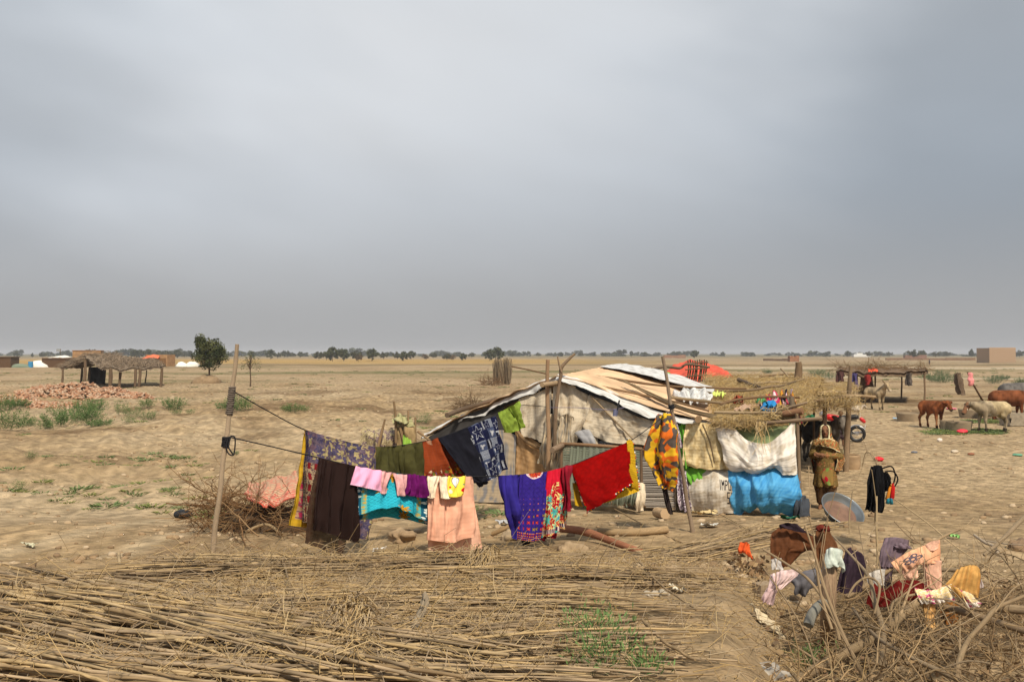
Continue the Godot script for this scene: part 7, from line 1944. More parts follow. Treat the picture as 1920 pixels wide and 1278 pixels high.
func hut_box(parent: Node3D, called: String, at: Vector3, s: Vector3, m: Material, turn := 0.0) -> MeshInstance3D:
	var mb := MB.new()
	mb.box(Transform3D(Basis(Vector3.UP, turn), at), s)
	return part(called, mb, m, parent)

func far() -> void:
	# thatched pole shed
	var t := thing("thatched_shed", "open pole shed with a sagging grey thatch behind the brick heap", "shed")
	var tone := Color(0.25, 0.19, 0.135)
	var slopes := [[[156, 668, 77, 185, 667, 80, 225, 669, 83, 290, 678, 86], [172, 678, 74, 205, 679, 76, 250, 682, 79, 300, 684, 81], [190, 692, 71, 215, 692, 72, 260, 692, 74, 310, 689, 77]], [[158, 668, 77, 185, 667, 80, 225, 669, 83], [134, 680, 75, 160, 676, 79, 200, 676, 83], [112, 690, 73, 130, 687, 79, 170, 686, 84]]]
	for e in slopes:
		var mb := MB.new()
		sheet(mb, rows3(e), {nu = 30, nv = 16, fold = 0.1, ff = 3.0, crump = 0.03, thick = 0.16})
		part("thatch", mb, mat(tone, 1.0, {tex = M.blotch, tri = 1.0, normal = M.crease, ns = 1.0}), t)
		var xs := []
		for k in 700:
			var s := rng.randf() * 2.0
			var f := rng.randf()
			var rr: Array = rows3(e)
			var a := mini(int(s), 1)
			var pa: Vector3 = rr[a][0].lerp(rr[a][-1], f).lerp(rr[a + 1][0].lerp(rr[a + 1][-1], f), s - a)
			var d: Vector3 = (rr[2][1] - rr[0][1]).normalized() * rng.randf_range(0.2, 0.7) + Vector3(rng.randfn(0, 0.2), 0, 0)
			pa.y += 0.12 + rng.randf() * 0.1
			xs.append(stick_x(pa - d, pa + d, 0.02))
		many("straw", M.straw_meshes[0], M.straw, xs, [tone, tone * 1.35, tone * 0.65], t)
	for e in [[116, 72, 690, 0.1], [158, 72, 674, 0.14], [152, 82, 690, 0.12], [166, 78, 690, 0.1], [206, 71, 691, 0.17], [224, 73, 691, 0.13], [253, 72, 691, 0.13], [261, 74, 691, 0.13], [302, 73, 690, 0.13], [273, 86, 690, 0.07]]:
		log_pole("post", PackedVector3Array([gd(e[0] - 1, e[1], -0.2), gd(e[0] + 1, e[1], 0.9), P(e[0] + 1, e[2], e[1])]), e[3], e[3] * 0.85, Color(0.17, 0.125, 0.09), t, 0.15)
	var mb := MB.new()
	sheet(mb, [PackedVector3Array([P(166, 688, 82), P(185, 688, 82), P(200, 690, 80)]), PackedVector3Array([gd(163, 82), gd(180, 82), gd(196, 80)])], {nu = 10, nv = 8, fold = 0.1})
	part("screen", mb, mat(lin(40, 34, 28), 1.0, {tex = M.blotch}), t)
	# brick heaps
	var bm := MB.new()
	bm.box(Transform3D.IDENTITY, Vector3(0.23, 0.075, 0.115))
	var brick := bm.mesh()
	for e in [["long heap of loose orange bricks in front of the thatched shed", 160, 744, 4.6, 1.6, 0.85, 1700], ["lower heap of orange bricks at the left edge", 40, 756, 3.6, 1.2, 0.5, 1100]]:
		var h := thing("brick_heap", e[0], "brick heap", G(e[1], e[2]))
		var xs := []
		for k in e[6]:
			var a := rng.randf() * TAU
			var q := sqrt(rng.randf())
			var p := Vector3(cos(a) * q * e[3], 0, sin(a) * q * e[4])
			var top: float = e[5] * pow(1.0 - q, 0.8) * (1.0 + 0.5 * nz.get_noise_2d(p.x * 60.0, p.z * 60.0))
			p.y = H(h.position.x + p.x, h.position.z + p.z) - h.position.y + maxf(top, 0.04)
			xs.append(Transform3D(Basis.from_euler(Vector3(rng.randfn(0, 0.5), rng.randf() * TAU, rng.randfn(0, 0.5))), p))
		many("bricks", brick, mat(Color(1, 1, 1), 1.0, {vc = true}), xs, [Color(0.40, 0.235, 0.15), Color(0.47, 0.33, 0.23), Color(0.30, 0.15, 0.09), Color(0.47, 0.35, 0.255), Color(0.40, 0.22, 0.13)], h)
	# the lone tree on its mound, the sapling
	var base := gd(388, 83.0)
	mb = MB.new()
	mb.ball(Transform3D(Basis().scaled(Vector3(1.3, 0.75, 1.3)), Vector3.ZERO), 18, 10)
	for k in mb.v.size():
		mb.v[k] *= 1.0 + 0.35 * nz.get_noise_3d(mb.v[k].x * 50.0, mb.v[k].y * 50.0, mb.v[k].z * 50.0)
	mb.normals()
	var o := solo("earth_mound", mb, mat(Color(0.34, 0.24, 0.145), 1.0, {tex = M.blotch, tri = 0.6}), "heap of earth round the foot of the lone tree", "mound")
	o.position = base
	tree_at("leafy_tree", "lone dense green tree standing on the plain left of the bamboo pole", base + Vector3(0.2, 0.0, 0), 5.0, Vector3(1.65, 1.75, 1.6), 3.05, 7500, 0.17, Color(0.035, 0.045, 0.018), Color(0.12, 0.13, 0.05), "", 0.72)
	tree_at("sapling", "thin almost leafless sapling right of the lone tree", gd(469, 77.0), 3.3, Vector3(1.1, 0.9, 0.9), 2.3, 420, 0.1, Color(0.06, 0.07, 0.03), Color(0.14, 0.15, 0.07))
	# far huts and houses on the left
	var mud := mat(lin(176, 136, 96), 1.0, {tex = M.blotch, tri = 0.3})
	var reedw := mat(lin(116, 88, 62), 1.0, {tex = M.fib, tri = 0.5})
	var wt := mat(lin(222, 220, 214), 0.8, {normal = M.crease, tri = 0.5, ns = 0.8})
	var blob_tarp := func(label: String, u: float, d: float, s: Vector3, m: Material, called := "tarp_tent") -> void:
		var b := MB.new()
		b.ball(Transform3D(Basis().scaled(s), Vector3.ZERO), 18, 10)
		for k in b.v.size():
			b.v[k] *= 1.0 + 0.35 * nz.get_noise_3d(b.v[k].x * 40.0 / s.x + u, b.v[k].y * 40.0 / s.x, b.v[k].z * 40.0 / s.x)
		b.normals()
		var n := solo(called, b, m, label, "tent")
		n.position = gd(u, d)
	t = thing("reed_hut", "brown reed hut at the far left edge", "hut", gd(6, 172))
	hut_box(t, "wall", Vector3(0, 1.0, 0), Vector3(4.6, 2.1, 3), reedw)
	hut_box(t, "roof", Vector3(0, 2.12, 0), Vector3(4.9, 0.16, 3.3), mat(lin(96, 76, 56), 1.0))
	blob_tarp.call("grey green tarpaulin heap beside the reed hut", 40, 172, Vector3(2.2, 0.8, 1.4), mat(lin(116, 128, 112), 0.9))
	blob_tarp.call("white tarpaulin tent between the blue barrel and the low huts", 75, 175, Vector3(1.9, 1.35, 1.5), wt)
	mb = MB.new()
	mb.lathe(Transform3D.IDENTITY, PackedVector2Array([Vector2(0.45, 0), Vector2(0.47, 0.4), Vector2(0.45, 0.8), Vector2(0.47, 1.1), Vector2(0.44, 1.2), Vector2(0.001, 1.2)]), 16)
	o = solo("barrel", mb, mat(lin(56, 130, 176), 0.5), "blue barrel beside the white tarpaulin tent", "barrel")
	o.position = gd(57, 172)
	t = thing("low_hut", "low brown hut with a white sheet on its roof at the far left", "hut", gd(110, 176))
	hut_box(t, "wall", Vector3(-0.3, 0.9, 0), Vector3(4.8, 1.8, 3), reedw)
	hut_box(t, "roof", Vector3(0, 1.9, 0), Vector3(5.3, 0.18, 3.4), mat(lin(120, 92, 66), 1.0))
	mb = MB.new()
	sheet(mb, [PackedVector3Array([Vector3(-1.6, 2.1, -1.5), Vector3(0.2, 2.5, -1.5), Vector3(1.8, 2.1, -1.5)]), PackedVector3Array([Vector3(-1.9, 2.0, 1.7), Vector3(0.2, 2.05, 1.75), Vector3(1.7, 2.0, 1.7)])], {nu = 12, nv = 8, fold = 0.1})
	part("roof_sheet", mb, wt, t)
	t = thing("flag", "small dark striped flag on a thin pole above the low hut", "flag", gd(113, 180))
	hut_box(t, "pole", Vector3(0, 1.9, 0), Vector3(0.07, 3.9, 0.07), reedw)
	mb = MB.new()
	sheet(mb, [PackedVector3Array([Vector3(-0.9, 3.8, 0), Vector3(-0.4, 3.85, 0.05), Vector3(0, 3.8, 0)]), PackedVector3Array([Vector3(-0.9, 3.25, 0), Vector3(-0.4, 3.25, 0.05), Vector3(0, 3.2, 0)])], {nu = 10, nv = 8, fold = 0.05})
	part("cloth", mb, fabric(img(32, 32, func(_u, v): return c8(96, 100, 104) if fmod(v * 3.0, 1.0) < 0.6 else c8(196, 196, 196))), t)
	t = thing("mud_house", "plain mud house with a flat roof rising behind the thatched shed", "house", gd(165, 215), 0.3)
	hut_box(t, "wall", Vector3(0, 1.7, 0), Vector3(6.4, 3.5, 4.6), mud)
	hut_box(t, "roof", Vector3(0, 3.51, 0), Vector3(6.7, 0.16, 4.9), mat(lin(150, 112, 78), 1.0))
	t = thing("mud_house", "mud and reed house with an orange awning right of the thatched shed", "house", gd(295, 192), -0.15)
	hut_box(t, "wall", Vector3(0, 1.35, -1.2), Vector3(5.2, 2.7, 3.4), mud)
	hut_box(t, "reed_front", Vector3(0.6, 0.95, 0.7), Vector3(3.4, 1.9, 0.3), mat(lin(150, 112, 70), 1.0, {tex = M.fib, tri = 0.5}))
	mb = MB.new()
	sheet(mb, [PackedVector3Array([Vector3(-2.6, 2.3, 0.4), Vector3(-0.6, 2.75, 0.4), Vector3(0.9, 2.3, 0.4)]), PackedVector3Array([Vector3(-2.8, 1.75, 1.6), Vector3(-0.6, 2.0, 1.7), Vector3(1.2, 1.9, 1.6)])], {nu = 12, nv = 8, fold = 0.1})
	part("awning", mb, mat(lin(226, 110, 76), 0.8), t)
	hut_box(t, "doorway", Vector3(-1.6, 0.9, 0.56), Vector3(0.9, 1.8, 0.1), mat(lin(52, 40, 32), 1.0))
	blob_tarp.call("white bundle on a low dark frame left of the lone tree", 341, 182, Vector3(1.2, 1.0, 1.0), wt, "bundle")
	blob_tarp.call("white sheeted heap with a dark opening beside the lone tree", 361, 182, Vector3(1.3, 1.2, 1.2), wt, "bundle")
	blob_tarp.call("blue sheet corner on the hut roof behind the orange awning", 265, 200, Vector3(0.8, 1.6, 0.8), mat(lin(90, 160, 210), 0.8), "bundle")
	# broken fence of cloth behind the laundry
	t = thing("cloth_fence", "patched cloth fence on crooked sticks behind the laundry", "fence")
	mb = MB.new()
	sheet(mb, rows3([[682, 798, 16.6, 700, 806, 16.5, 722, 806, 16.4, 746, 800, 16.3], [674, 822, 16.5, 700, 824, 16.3, 722, 822, 16.2, 748, 820, 16.2], [672, 870, 16.5, 700, 870, 16.4, 722, 870, 16.3, 752, 870, 16.2]]), {nu = 30, nv = 20, fold = 0.05, ff = 3.0, crump = 0.012})
	part("cloth_panel", mb, fabric(img(160, 160, func(u, v):
		var c := c8(150, 134, 104) if n2(u, v, 5.0) < 0.05 - (u - 0.5) * 0.5 else c8(104, 86, 92)
		return c.lerp(c8(196, 184, 150), 0.7) if n2(u, v, 22.0) > 0.15 else c)), t)
	mb = MB.new()
	sheet(mb, rows3([[746, 796, 16.2, 760, 790, 16.1, 779, 796, 16.1], [746, 815, 16.1, 762, 815, 15.9, 780, 815, 16.0], [748, 860, 16.1, 764, 860, 16.0, 782, 860, 16.0]]), {nu = 16, nv = 16, fold = 0.06, ff = 2.0, crump = 0.015})
	part("sack_panel", mb, mat(lin(168, 144, 106), 0.95, {tex = M.blotch, normal = M.crease}), t)
	mb = MB.new()
	sheet(mb, rows3([[738, 786, 16.1, 752, 776, 16.0, 770, 790, 16.0], [741, 796, 16.0, 756, 790, 15.85, 772, 802, 15.95]]), {nu = 14, nv = 10, fold = 0.08, ff = 3.0})
	part("rag", mb, mat(lin(178, 174, 130), 0.95, {tex = M.blotch}), t)
	mb = MB.new()
	sheet(mb, rows3([[756, 815, 15.95, 768, 818, 15.9, 778, 820, 15.95], [754, 850, 15.9, 766, 850, 15.85, 778, 850, 15.9]]), {nu = 10, nv = 8, fold = 0.05})
	part("rag", mb, mat(lin(136, 176, 70), 0.9), t)
	for e in [[743, 830, 742, 790, 738, 752], [779, 860, 779, 820, 779, 782], [766, 800, 766, 786, 766, 770], [706, 850, 716, 810, 722, 786], [750, 800, 758, 835, 764, 855], [782, 808, 795, 818, 806, 826]]:
		log_pole("stick", pts([e[0], e[1], 16.0, e[2], e[3], 16.0, e[4], e[5], 16.0]), 0.03, 0.018, Color(0.25, 0.18, 0.115), t)
	# brush heap with the pink rug on the left
	var tl := thing("brush_pile", "tangled heap of reddish brown twigs under the pink rug", "brush pile")
	for k in 5:
		many("twigs", M.twigs[k], M.wood, twigs_in(26, func() -> Vector3: return gd(rng.randf_range(375, 575), 12.6 + rng.randfn(0, 0.5), 0.05 + rng.randf() * 0.38), 0.5, 1.1, 0.3), [Color(0.75, 0.6, 0.5), Color(0.55, 0.42, 0.35), Color(0.9, 0.8, 0.7)], tl)
	mb = MB.new()
	var bb := G(470, 985)
	mb.ball(Transform3D(Basis().scaled(Vector3(0.75, 0.3, 0.4)), Vector3(0.1, 0.05, -0.1)), 16, 8)
	part("core", mb, mat(Color(0.12, 0.08, 0.05), 1.0, {tex = M.blotch, tri = 4.0, normal = M.crease, ns = 1.0}), tl)
	tl.get_child(tl.get_child_count() - 1).position = gd(480, 12.5)
	mb = MB.new()
	sheet(mb, rows3([[466, 909, 12.9, 490, 906, 12.9, 520, 894, 12.9, 556, 886, 12.8], [463, 924, 12.5, 492, 922, 12.4, 524, 912, 12.4, 558, 905, 12.4], [455, 934, 12.2, 484, 944, 12.1, 512, 954, 12.0, 556, 925, 12.1]]), {nu = 44, nv = 30, fold = 0.05, ff = 2.5, crump = 0.01, thick = 0.015})
	solo("rug", mb, M.rug, "faded pink patterned rug spread over the brush pile to dry", "rug")
	o = log_pole("dry_branch", PackedVector3Array([gd(462, 12.0, 0.02), gd(500, 11.9, 0.14), gd(530, 11.8, 0.05)]), 0.025, 0.02, Color(0.40, 0.31, 0.2))
	tag(o, "pale branch lying below the pink rug", "branch")
	# orange tent and stick rack behind the shelter
	mb = MB.new()
	sheet(mb, rows3([[1262, 686, 33, 1298, 677, 33, 1330, 682, 33, 1350, 690, 33], [1248, 697, 31, 1300, 690, 31, 1335, 694, 31, 1362, 698, 31], [1234, 716, 29, 1300, 716, 29, 1340, 716, 29, 1378, 712, 29]]), {nu = 34, nv = 20, fold = 0.08, ff = 3.0, crump = 0.02})
	solo("tarp_tent", mb, mat(lin(228, 96, 72), 0.75, {tex = M.blotch, normal = M.crease, ns = 0.4}), "bright orange red tarpaulin tent behind the thatched roof", "tent")
	t = thing("stick_rack", "rack of upright sticks standing in front of the orange tent", "rack")
	for k in 9:
		log_pole("upright_stick", pts([1288 + k * 4.2, 716, 27.5, 1291 + k * 4.2 + rng.randf_range(-1, 2), 692, 27.5, 1290 + k * 4.4, 673 + rng.randf_range(0, 6), 27.5]), 0.028, 0.022, Color(0.16, 0.10, 0.07), t)
	for v in [680, 691, 704]:
		log_pole("cross_stick", pts([1285, v + 2, 27.4, 1305, v, 27.4, 1328, v - 1, 27.4]), 0.022, 0.02, Color(0.19, 0.13, 0.09), t)
	# reed clump in the open field
	t = thing("reed_stand", "two upright stands of tall dry stalks in the open field left of the shelter", "reeds")
	var xs := []
	for k in 260:
		var u := rng.randf_range(926, 938) if k < 110 else rng.randf_range(940, 957)
		var p := gd(u, 83 + rng.randfn(0, 0.5))
		xs.append(stick_x(p, p + Vector3(rng.randfn(0, 0.1), rng.randf_range(1.5, 2.6), rng.randfn(0, 0.1)), 0.03))
	many("stalks", M.straw_meshes[1], M.straw, xs, [Color(0.20, 0.15, 0.10), Color(0.26, 0.2, 0.13), Color(0.13, 0.1, 0.07)], t)
	tag(many("brush_twigs", M.twigs[1], M.wood, twigs_in(40, func() -> Vector3: return gd(rng.randf_range(900, 940), 80 + rng.randfn(0, 1.0), rng.randf() * 0.5), 1.5, 2.5, 0.4), [Color(0.6, 0.5, 0.45)]), "low brush at the foot of the tall dry stalks")
	tag(many("brush_twigs", M.twigs[2], M.wood, twigs_in(60, func() -> Vector3: return gd(rng.randf_range(845, 905), 46 + rng.randfn(0, 1.0), rng.randf() * 0.3), 0.8, 1.4, 0.2), [Color(0.5, 0.42, 0.38)]), "heap of dark brush in the field behind the left eave")
	# stick shelter, bin and clothes on the right
	t = thing("stick_shelter", "flat roofed stick shelter hung with old clothes in front of the clay bin", "shelter")
	for e in [[1572, 52], [1606, 51], [1640, 55], [1733, 50], [1690, 56], [1578, 56]]:
		log_pole("post", PackedVector3Array([gd(e[0], e[1], -0.1), gd(e[0] + 1, e[1], 1.0), gd(e[0] + 1, e[1], 1.85)]), 0.06, 0.05, Color(0.22, 0.16, 0.11), t)
	mb = MB.new()
	sheet(mb, [PackedVector3Array([gd(1570, 51, 1.9), gd(1650, 50.5, 1.75), gd(1738, 50, 1.9)]), PackedVector3Array([gd(1575, 58, 2.0), gd(1650, 58, 1.95), gd(1735, 57, 2.0)])], {nu = 30, nv = 8, fold = 0.12, ff = 4.0, crump = 0.04, thick = 0.22})
	part("brush_roof", mb, mat(Color(0.2, 0.135, 0.085), 1.0, {tex = M.blotch, tri = 1.0, normal = M.crease, ns = 1.0}), t)
	many("roof_twigs", M.twigs[3], M.wood, twigs_in(60, func() -> Vector3: return gd(rng.randf_range(1570, 1735), rng.randf_range(50, 57), 2.0 + rng.randf() * 0.15), 0.8, 1.6, 0.12), [Color(0.5, 0.4, 0.33), Color(0.7, 0.6, 0.5)], t)
	for e in [["maroon clothes hanging from the left corner of the stick shelter", 1569, 1584, 697, 722, lin(84, 56, 54)], ["blue and red garments hanging under the stick shelter", 1594, 1610, 700, 726, lin(74, 66, 110)], ["red patterned cloth hanging beside the clay bin", 1623, 1632, 703, 721, lin(150, 50, 46)], ["grey rag hanging from the stick shelter right of the sandy donkey", 1700, 1711, 700, 722, lin(96, 86, 80)]]:
		mb = MB.new()
		sheet(mb, rows3([[e[1], e[3], 50.0, (e[1] + e[2]) * 0.5, e[3] - 1, 49.8, e[2], e[3], 50.0], [e[1] + 1, e[4], 50.0, (e[1] + e[2]) * 0.5, e[4] + 2, 49.7, e[2] - 1, e[4] - 3, 50.0]]), {nu = 12, nv = 12, fold = 0.14, ff = 3.0, rag = 0.1})
		solo("hanging_cloth", mb, mat(e[5], 0.95, {tex = M.blotch}), e[0], "clothing")
	mb = MB.new()
	sheet(mb, rows3([[1628, 694, 51, 1636, 691, 51, 1646, 692, 51], [1627, 697, 50.5, 1637, 696, 50.4, 1647, 696, 50.5]]), {nu = 10, nv = 6, fold = 0.1})
	solo("cloth_piece", mb, mat(lin(226, 92, 62), 0.9), "orange cloth lying on the roof of the stick shelter", "cloth")
	mb = MB.new()
	mb.lathe(Transform3D.IDENTITY, PackedVector2Array([Vector2(0.5, 0), Vector2(0.56, 0.3), Vector2(0.46, 0.8), Vector2(0.36, 1.25), Vector2(0.34, 1.6), Vector2(0.3, 1.65), Vector2(0.001, 1.66)]), 20)
	o = solo("clay_bin", mb, mat(lin(112, 88, 68), 1.0, {tex = M.blotch, normal = M.crease, ns = 0.4}), "tall dark clay grain bin under the stick shelter", "bin")
	o.position = gd(1625, 53)
	mb = MB.new()
	sheet(mb, rows3([[1793, 700, 50, 1798, 699, 49.8, 1803, 701, 50], [1793, 716, 50, 1799, 716, 49.7, 1806, 714, 50], [1798, 739, 50, 1804, 741, 49.8, 1809, 740, 50]]), {nu = 12, nv = 14, fold = 0.12, ff = 2.0, crump = 0.03})
	solo("hanging_cloth", mb, mat(lin(112, 94, 78), 0.95, {tex = M.blotch}), "long grey brown garment on a cord behind the cattle yard", "clothing")
	mb = MB.new()
	sheet(mb, rows3([[1816, 700, 48, 1820, 698, 47.9, 1823, 700, 48], [1817, 712, 48, 1820, 712, 47.8, 1824, 710, 48], [1818, 724, 48, 1821, 723, 47.9, 1823, 720, 48]]), {nu = 10, nv = 12, fold = 0.08, crump = 0.03})
	solo("hanging_cloth", mb, mat(lin(222, 142, 142), 0.9), "pink cloth tied to the top of a slanting pole", "clothing")
	o = log_pole("slanting_pole", PackedVector3Array([gd(1847, 50, 0.0), P(1836, 738, 49), P(1824, 718, 48.3), P(1815, 698, 48)]), 0.06, 0.04, Color(0.13, 0.085, 0.06))
	tag(o, "dark slanting pole with a pink cloth behind the white cow", "pole")
	# brick house and what is far on the right
	t = thing("brick_house", "unplastered flat brick house standing alone far to the right", "house", gd(1868, 262), 0.0)
	var bw := fabric(img(128, 128, func(u, v):
		var row := int(v * 32.0)
		var k := fmod(u * 16.0 + 0.5 * (row % 2), 1.0)
		var c := c8(176, 148, 120).lerp(c8(150, 116, 92), clampf(0.5 + n2(u * 4.0, v * 9.0, 4.0), 0, 1))
		return c8(160, 146, 128) if k < 0.1 or fmod(v * 32.0, 1.0) < 0.2 else c), 1.0, {tri = 0.35})
	hut_box(t, "wall", Vector3(0, 2.2, 3.4), Vector3(8.0, 4.6, 0.35), bw)
	hut_box(t, "wall", Vector3(-3.83, 2.2, 0), Vector3(0.34, 4.6, 6.4), bw)
	hut_box(t, "wall", Vector3(3.83, 2.2, 0), Vector3(0.34, 4.6, 6.4), bw)
	hut_box(t, "wall", Vector3(0, 2.2, -3.4), Vector3(8.0, 4.6, 0.35), bw)
	hut_box(t, "roof", Vector3(0, 4.35, 0), Vector3(7.3, 0.2, 6.4), mud)
	for k in 16:
		hut_box(t, "parapet_brick", Vector3(-3.75 + k * 0.5, 4.56, 3.42), Vector3(0.28, 0.16, 0.3), mat(lin(196, 160, 126), 1.0))
	t = thing("white_house", "low white building on the horizon right of the tall post", "house", gd(1615, 700))
	hut_box(t, "wall", Vector3(0, 0.9, 0), Vector3(14, 2.4, 5), mat(lin(216, 216, 214), 0.9))
	hut_box(t, "upper_wall", Vector3(-2, 2.4, 0), Vector3(5, 1.8, 4), mat(lin(210, 210, 208), 0.9))
	for e in [["row of low mud houses on the horizon above the orange tent", 1265, 520, 13.0, 2.0, lin(160, 120, 96)], ["brown reed fence far off on the plain above the thatched roof", 1458, 330, 11.0, 1.0, lin(108, 86, 66)], ["small brick hut at the end of the far reed fence", 1488, 300, 3.2, 2.1, lin(166, 116, 84)], ["long low earth wall on the plain left of the brick house", 1745, 360, 38.0, 1.2, lin(136, 108, 84)], ["low dark shed on the horizon left of the brick house", 1716, 480, 12.0, 2.0, lin(140, 106, 88)]]:
		t = thing("far_house" if e[0].contains("hous") or e[0].contains("hut") or e[0].contains("shed") else "far_fence", e[0], "house" if e[0].contains("hous") or e[0].contains("hut") or e[0].contains("shed") else "fence", gd(e[1], e[2]))
		var m := mat(e[5], 1.0, {tex = M.blotch, tri = 0.2})
		for k in 3:
			hut_box(t, "wall", Vector3((k - 1) * e[3] * 0.334, e[4] * 0.5 - 0.1, 0), Vector3(e[3] * 0.332, e[4] * [1.0, 0.8, 1.12][k], 2.5 if e[4] > 1.5 else 0.4), m)
	for e in [["two small figures on a motorcycle far off on the plain", 1745, 255, 1.5, lin(46, 44, 56)]]:
		var q := person("distant person in dark clothes on the far plain", gd(1743, 230), 0.4, 1.0, Color(0.16, 0.08, 0.05), mat(e[4], 0.95), mat(e[4], 0.95), false)
		q.name = "distant_person"
	# shrubs
	var si := 0
	for e in [[138, 790, 2.6, 0.95, "largest green shrub below the brick heap, left cluster"], [110, 800, 2.0, 0.7, "round green shrub in front of the largest one"], [165, 795, 1.7, 0.75, "green shrub at the right of the largest one"], [172, 770, 1.9, 0.6, "low green shrub right of the brick heaps"], [4, 772, 1.6, 0.9, "green shrub cut by the left edge"], [32, 764, 1.6, 0.45, "low green shrub near the left brick heap"], [14, 806, 1.9, 0.8, "dark green shrub at the left edge, lower one"], [50, 800, 1.0, 0.35, "small green shrub beside the lower left edge shrub"], [85, 805, 0.9, 0.35, "small pale green shrub below the brick heap"], [228, 778, 0.9, 0.65, "upright green shrub in the middle of the left ground"], [248, 782, 0.9, 0.5, "small green shrub next to the upright one"], [276, 764, 1.1, 0.45, "green shrub below the right end of the shed"], [276, 788, 0.9, 0.45, "dark weed with broad leaves below the shed"], [241, 794, 0.7, 0.35, "little green tuft under the upright shrub"], [326, 769, 1.6, 0.65, "green shrub below the lone tree"], [330, 778, 0.7, 0.3, "small tuft at the foot of the shrub below the lone tree"], [356, 777, 0.6, 0.25, "tiny tuft right of the shrub below the lone tree"], [450, 771, 1.6, 0.75, "rounded green shrub behind the bamboo pole"], [420, 768, 1.1, 0.4, "low green shrub left of the bamboo pole"], [548, 773, 1.2, 0.4, "green shrub on the bare ground above the quilt"], [572, 771, 0.7, 0.25, "small tuft right of the shrub above the quilt"], [188, 800, 1.2, 0.3, "flat patch of green weed in the left hollow"], [60, 861, 0.35, 0.2, "small weed on the sand at the left"], [36, 920, 0.35, 0.2, "small weed left of the track"], [440, 853, 0.2, 0.12, "tiny weed beside the rope loop"], [795, 795, 0.8, 0.5, "yellow green weed behind the cloth fence"]]:
		shrub(e[4], e[0], e[1], e[2] * 0.85, e[3] * 1.25)
	for e in [[1545, 708, 3.4, 1.3, "largest grey green shrub left of the stick shelter"], [1560, 712, 2.6, 1.1, "shrub just behind the left corner of the stick shelter"], [1532, 704, 2.2, 1.0, "left shrub of the clump behind the thatched shade"], [1740, 712, 2.0, 0.9, "shrub just right of the stick shelter"], [1755, 716, 1.8, 0.8, "second shrub right of the stick shelter"], [1770, 718, 2.2, 1.0, "tall shrub just left of the long hanging garment"], [1783, 712, 2.4, 1.2, "leafy shrub half behind the long hanging garment"], [1765, 705, 2.0, 1.1, "shrub in the back row between shelter and long garment"], [1862, 720, 2.2, 1.0, "grey green shrub below the brick house"], [1880, 712, 1.6, 0.7, "small shrub right of the one below the brick house"], [1915, 722, 1.8, 0.8, "shrub at the right edge above the brown cow"], [1690, 706, 1.8, 0.8, "shrub seen through the stick shelter"], [1440, 700, 1.5, 0.6, "low shrub on the plain behind the thatched roof"], [1530, 750, 1.6, 0.5, "green weeds in the shade of the thatched canopy"]]:
		shrub(e[4], e[0], e[1], e[2], e[3], Color(0.055, 0.085, 0.045), Color(0.13, 0.18, 0.09))
		get_child(get_child_count() - 1).set_meta("group", "shrubs on the plain behind the yard")
	# weeds in the reeds, right in front
	for e in [[1120, 1262, 0.34, 0.30, "fresh green weed growing through the reeds at the bottom centre"], [1108, 1210, 0.26, 0.24, "slender green weed above the larger one among the reeds"], [1520, 1262, 0.22, 0.2, "small green weed by the stump of the brush heap"], [1215, 1268, 0.12, 0.12, "tiny green sprout right of the fresh weed"]]:
		shrub(e[4], e[0], e[1], e[2], e[3], Color(0.06, 0.12, 0.04), Color(0.16, 0.26, 0.09))
	tree_line()
	clutter()

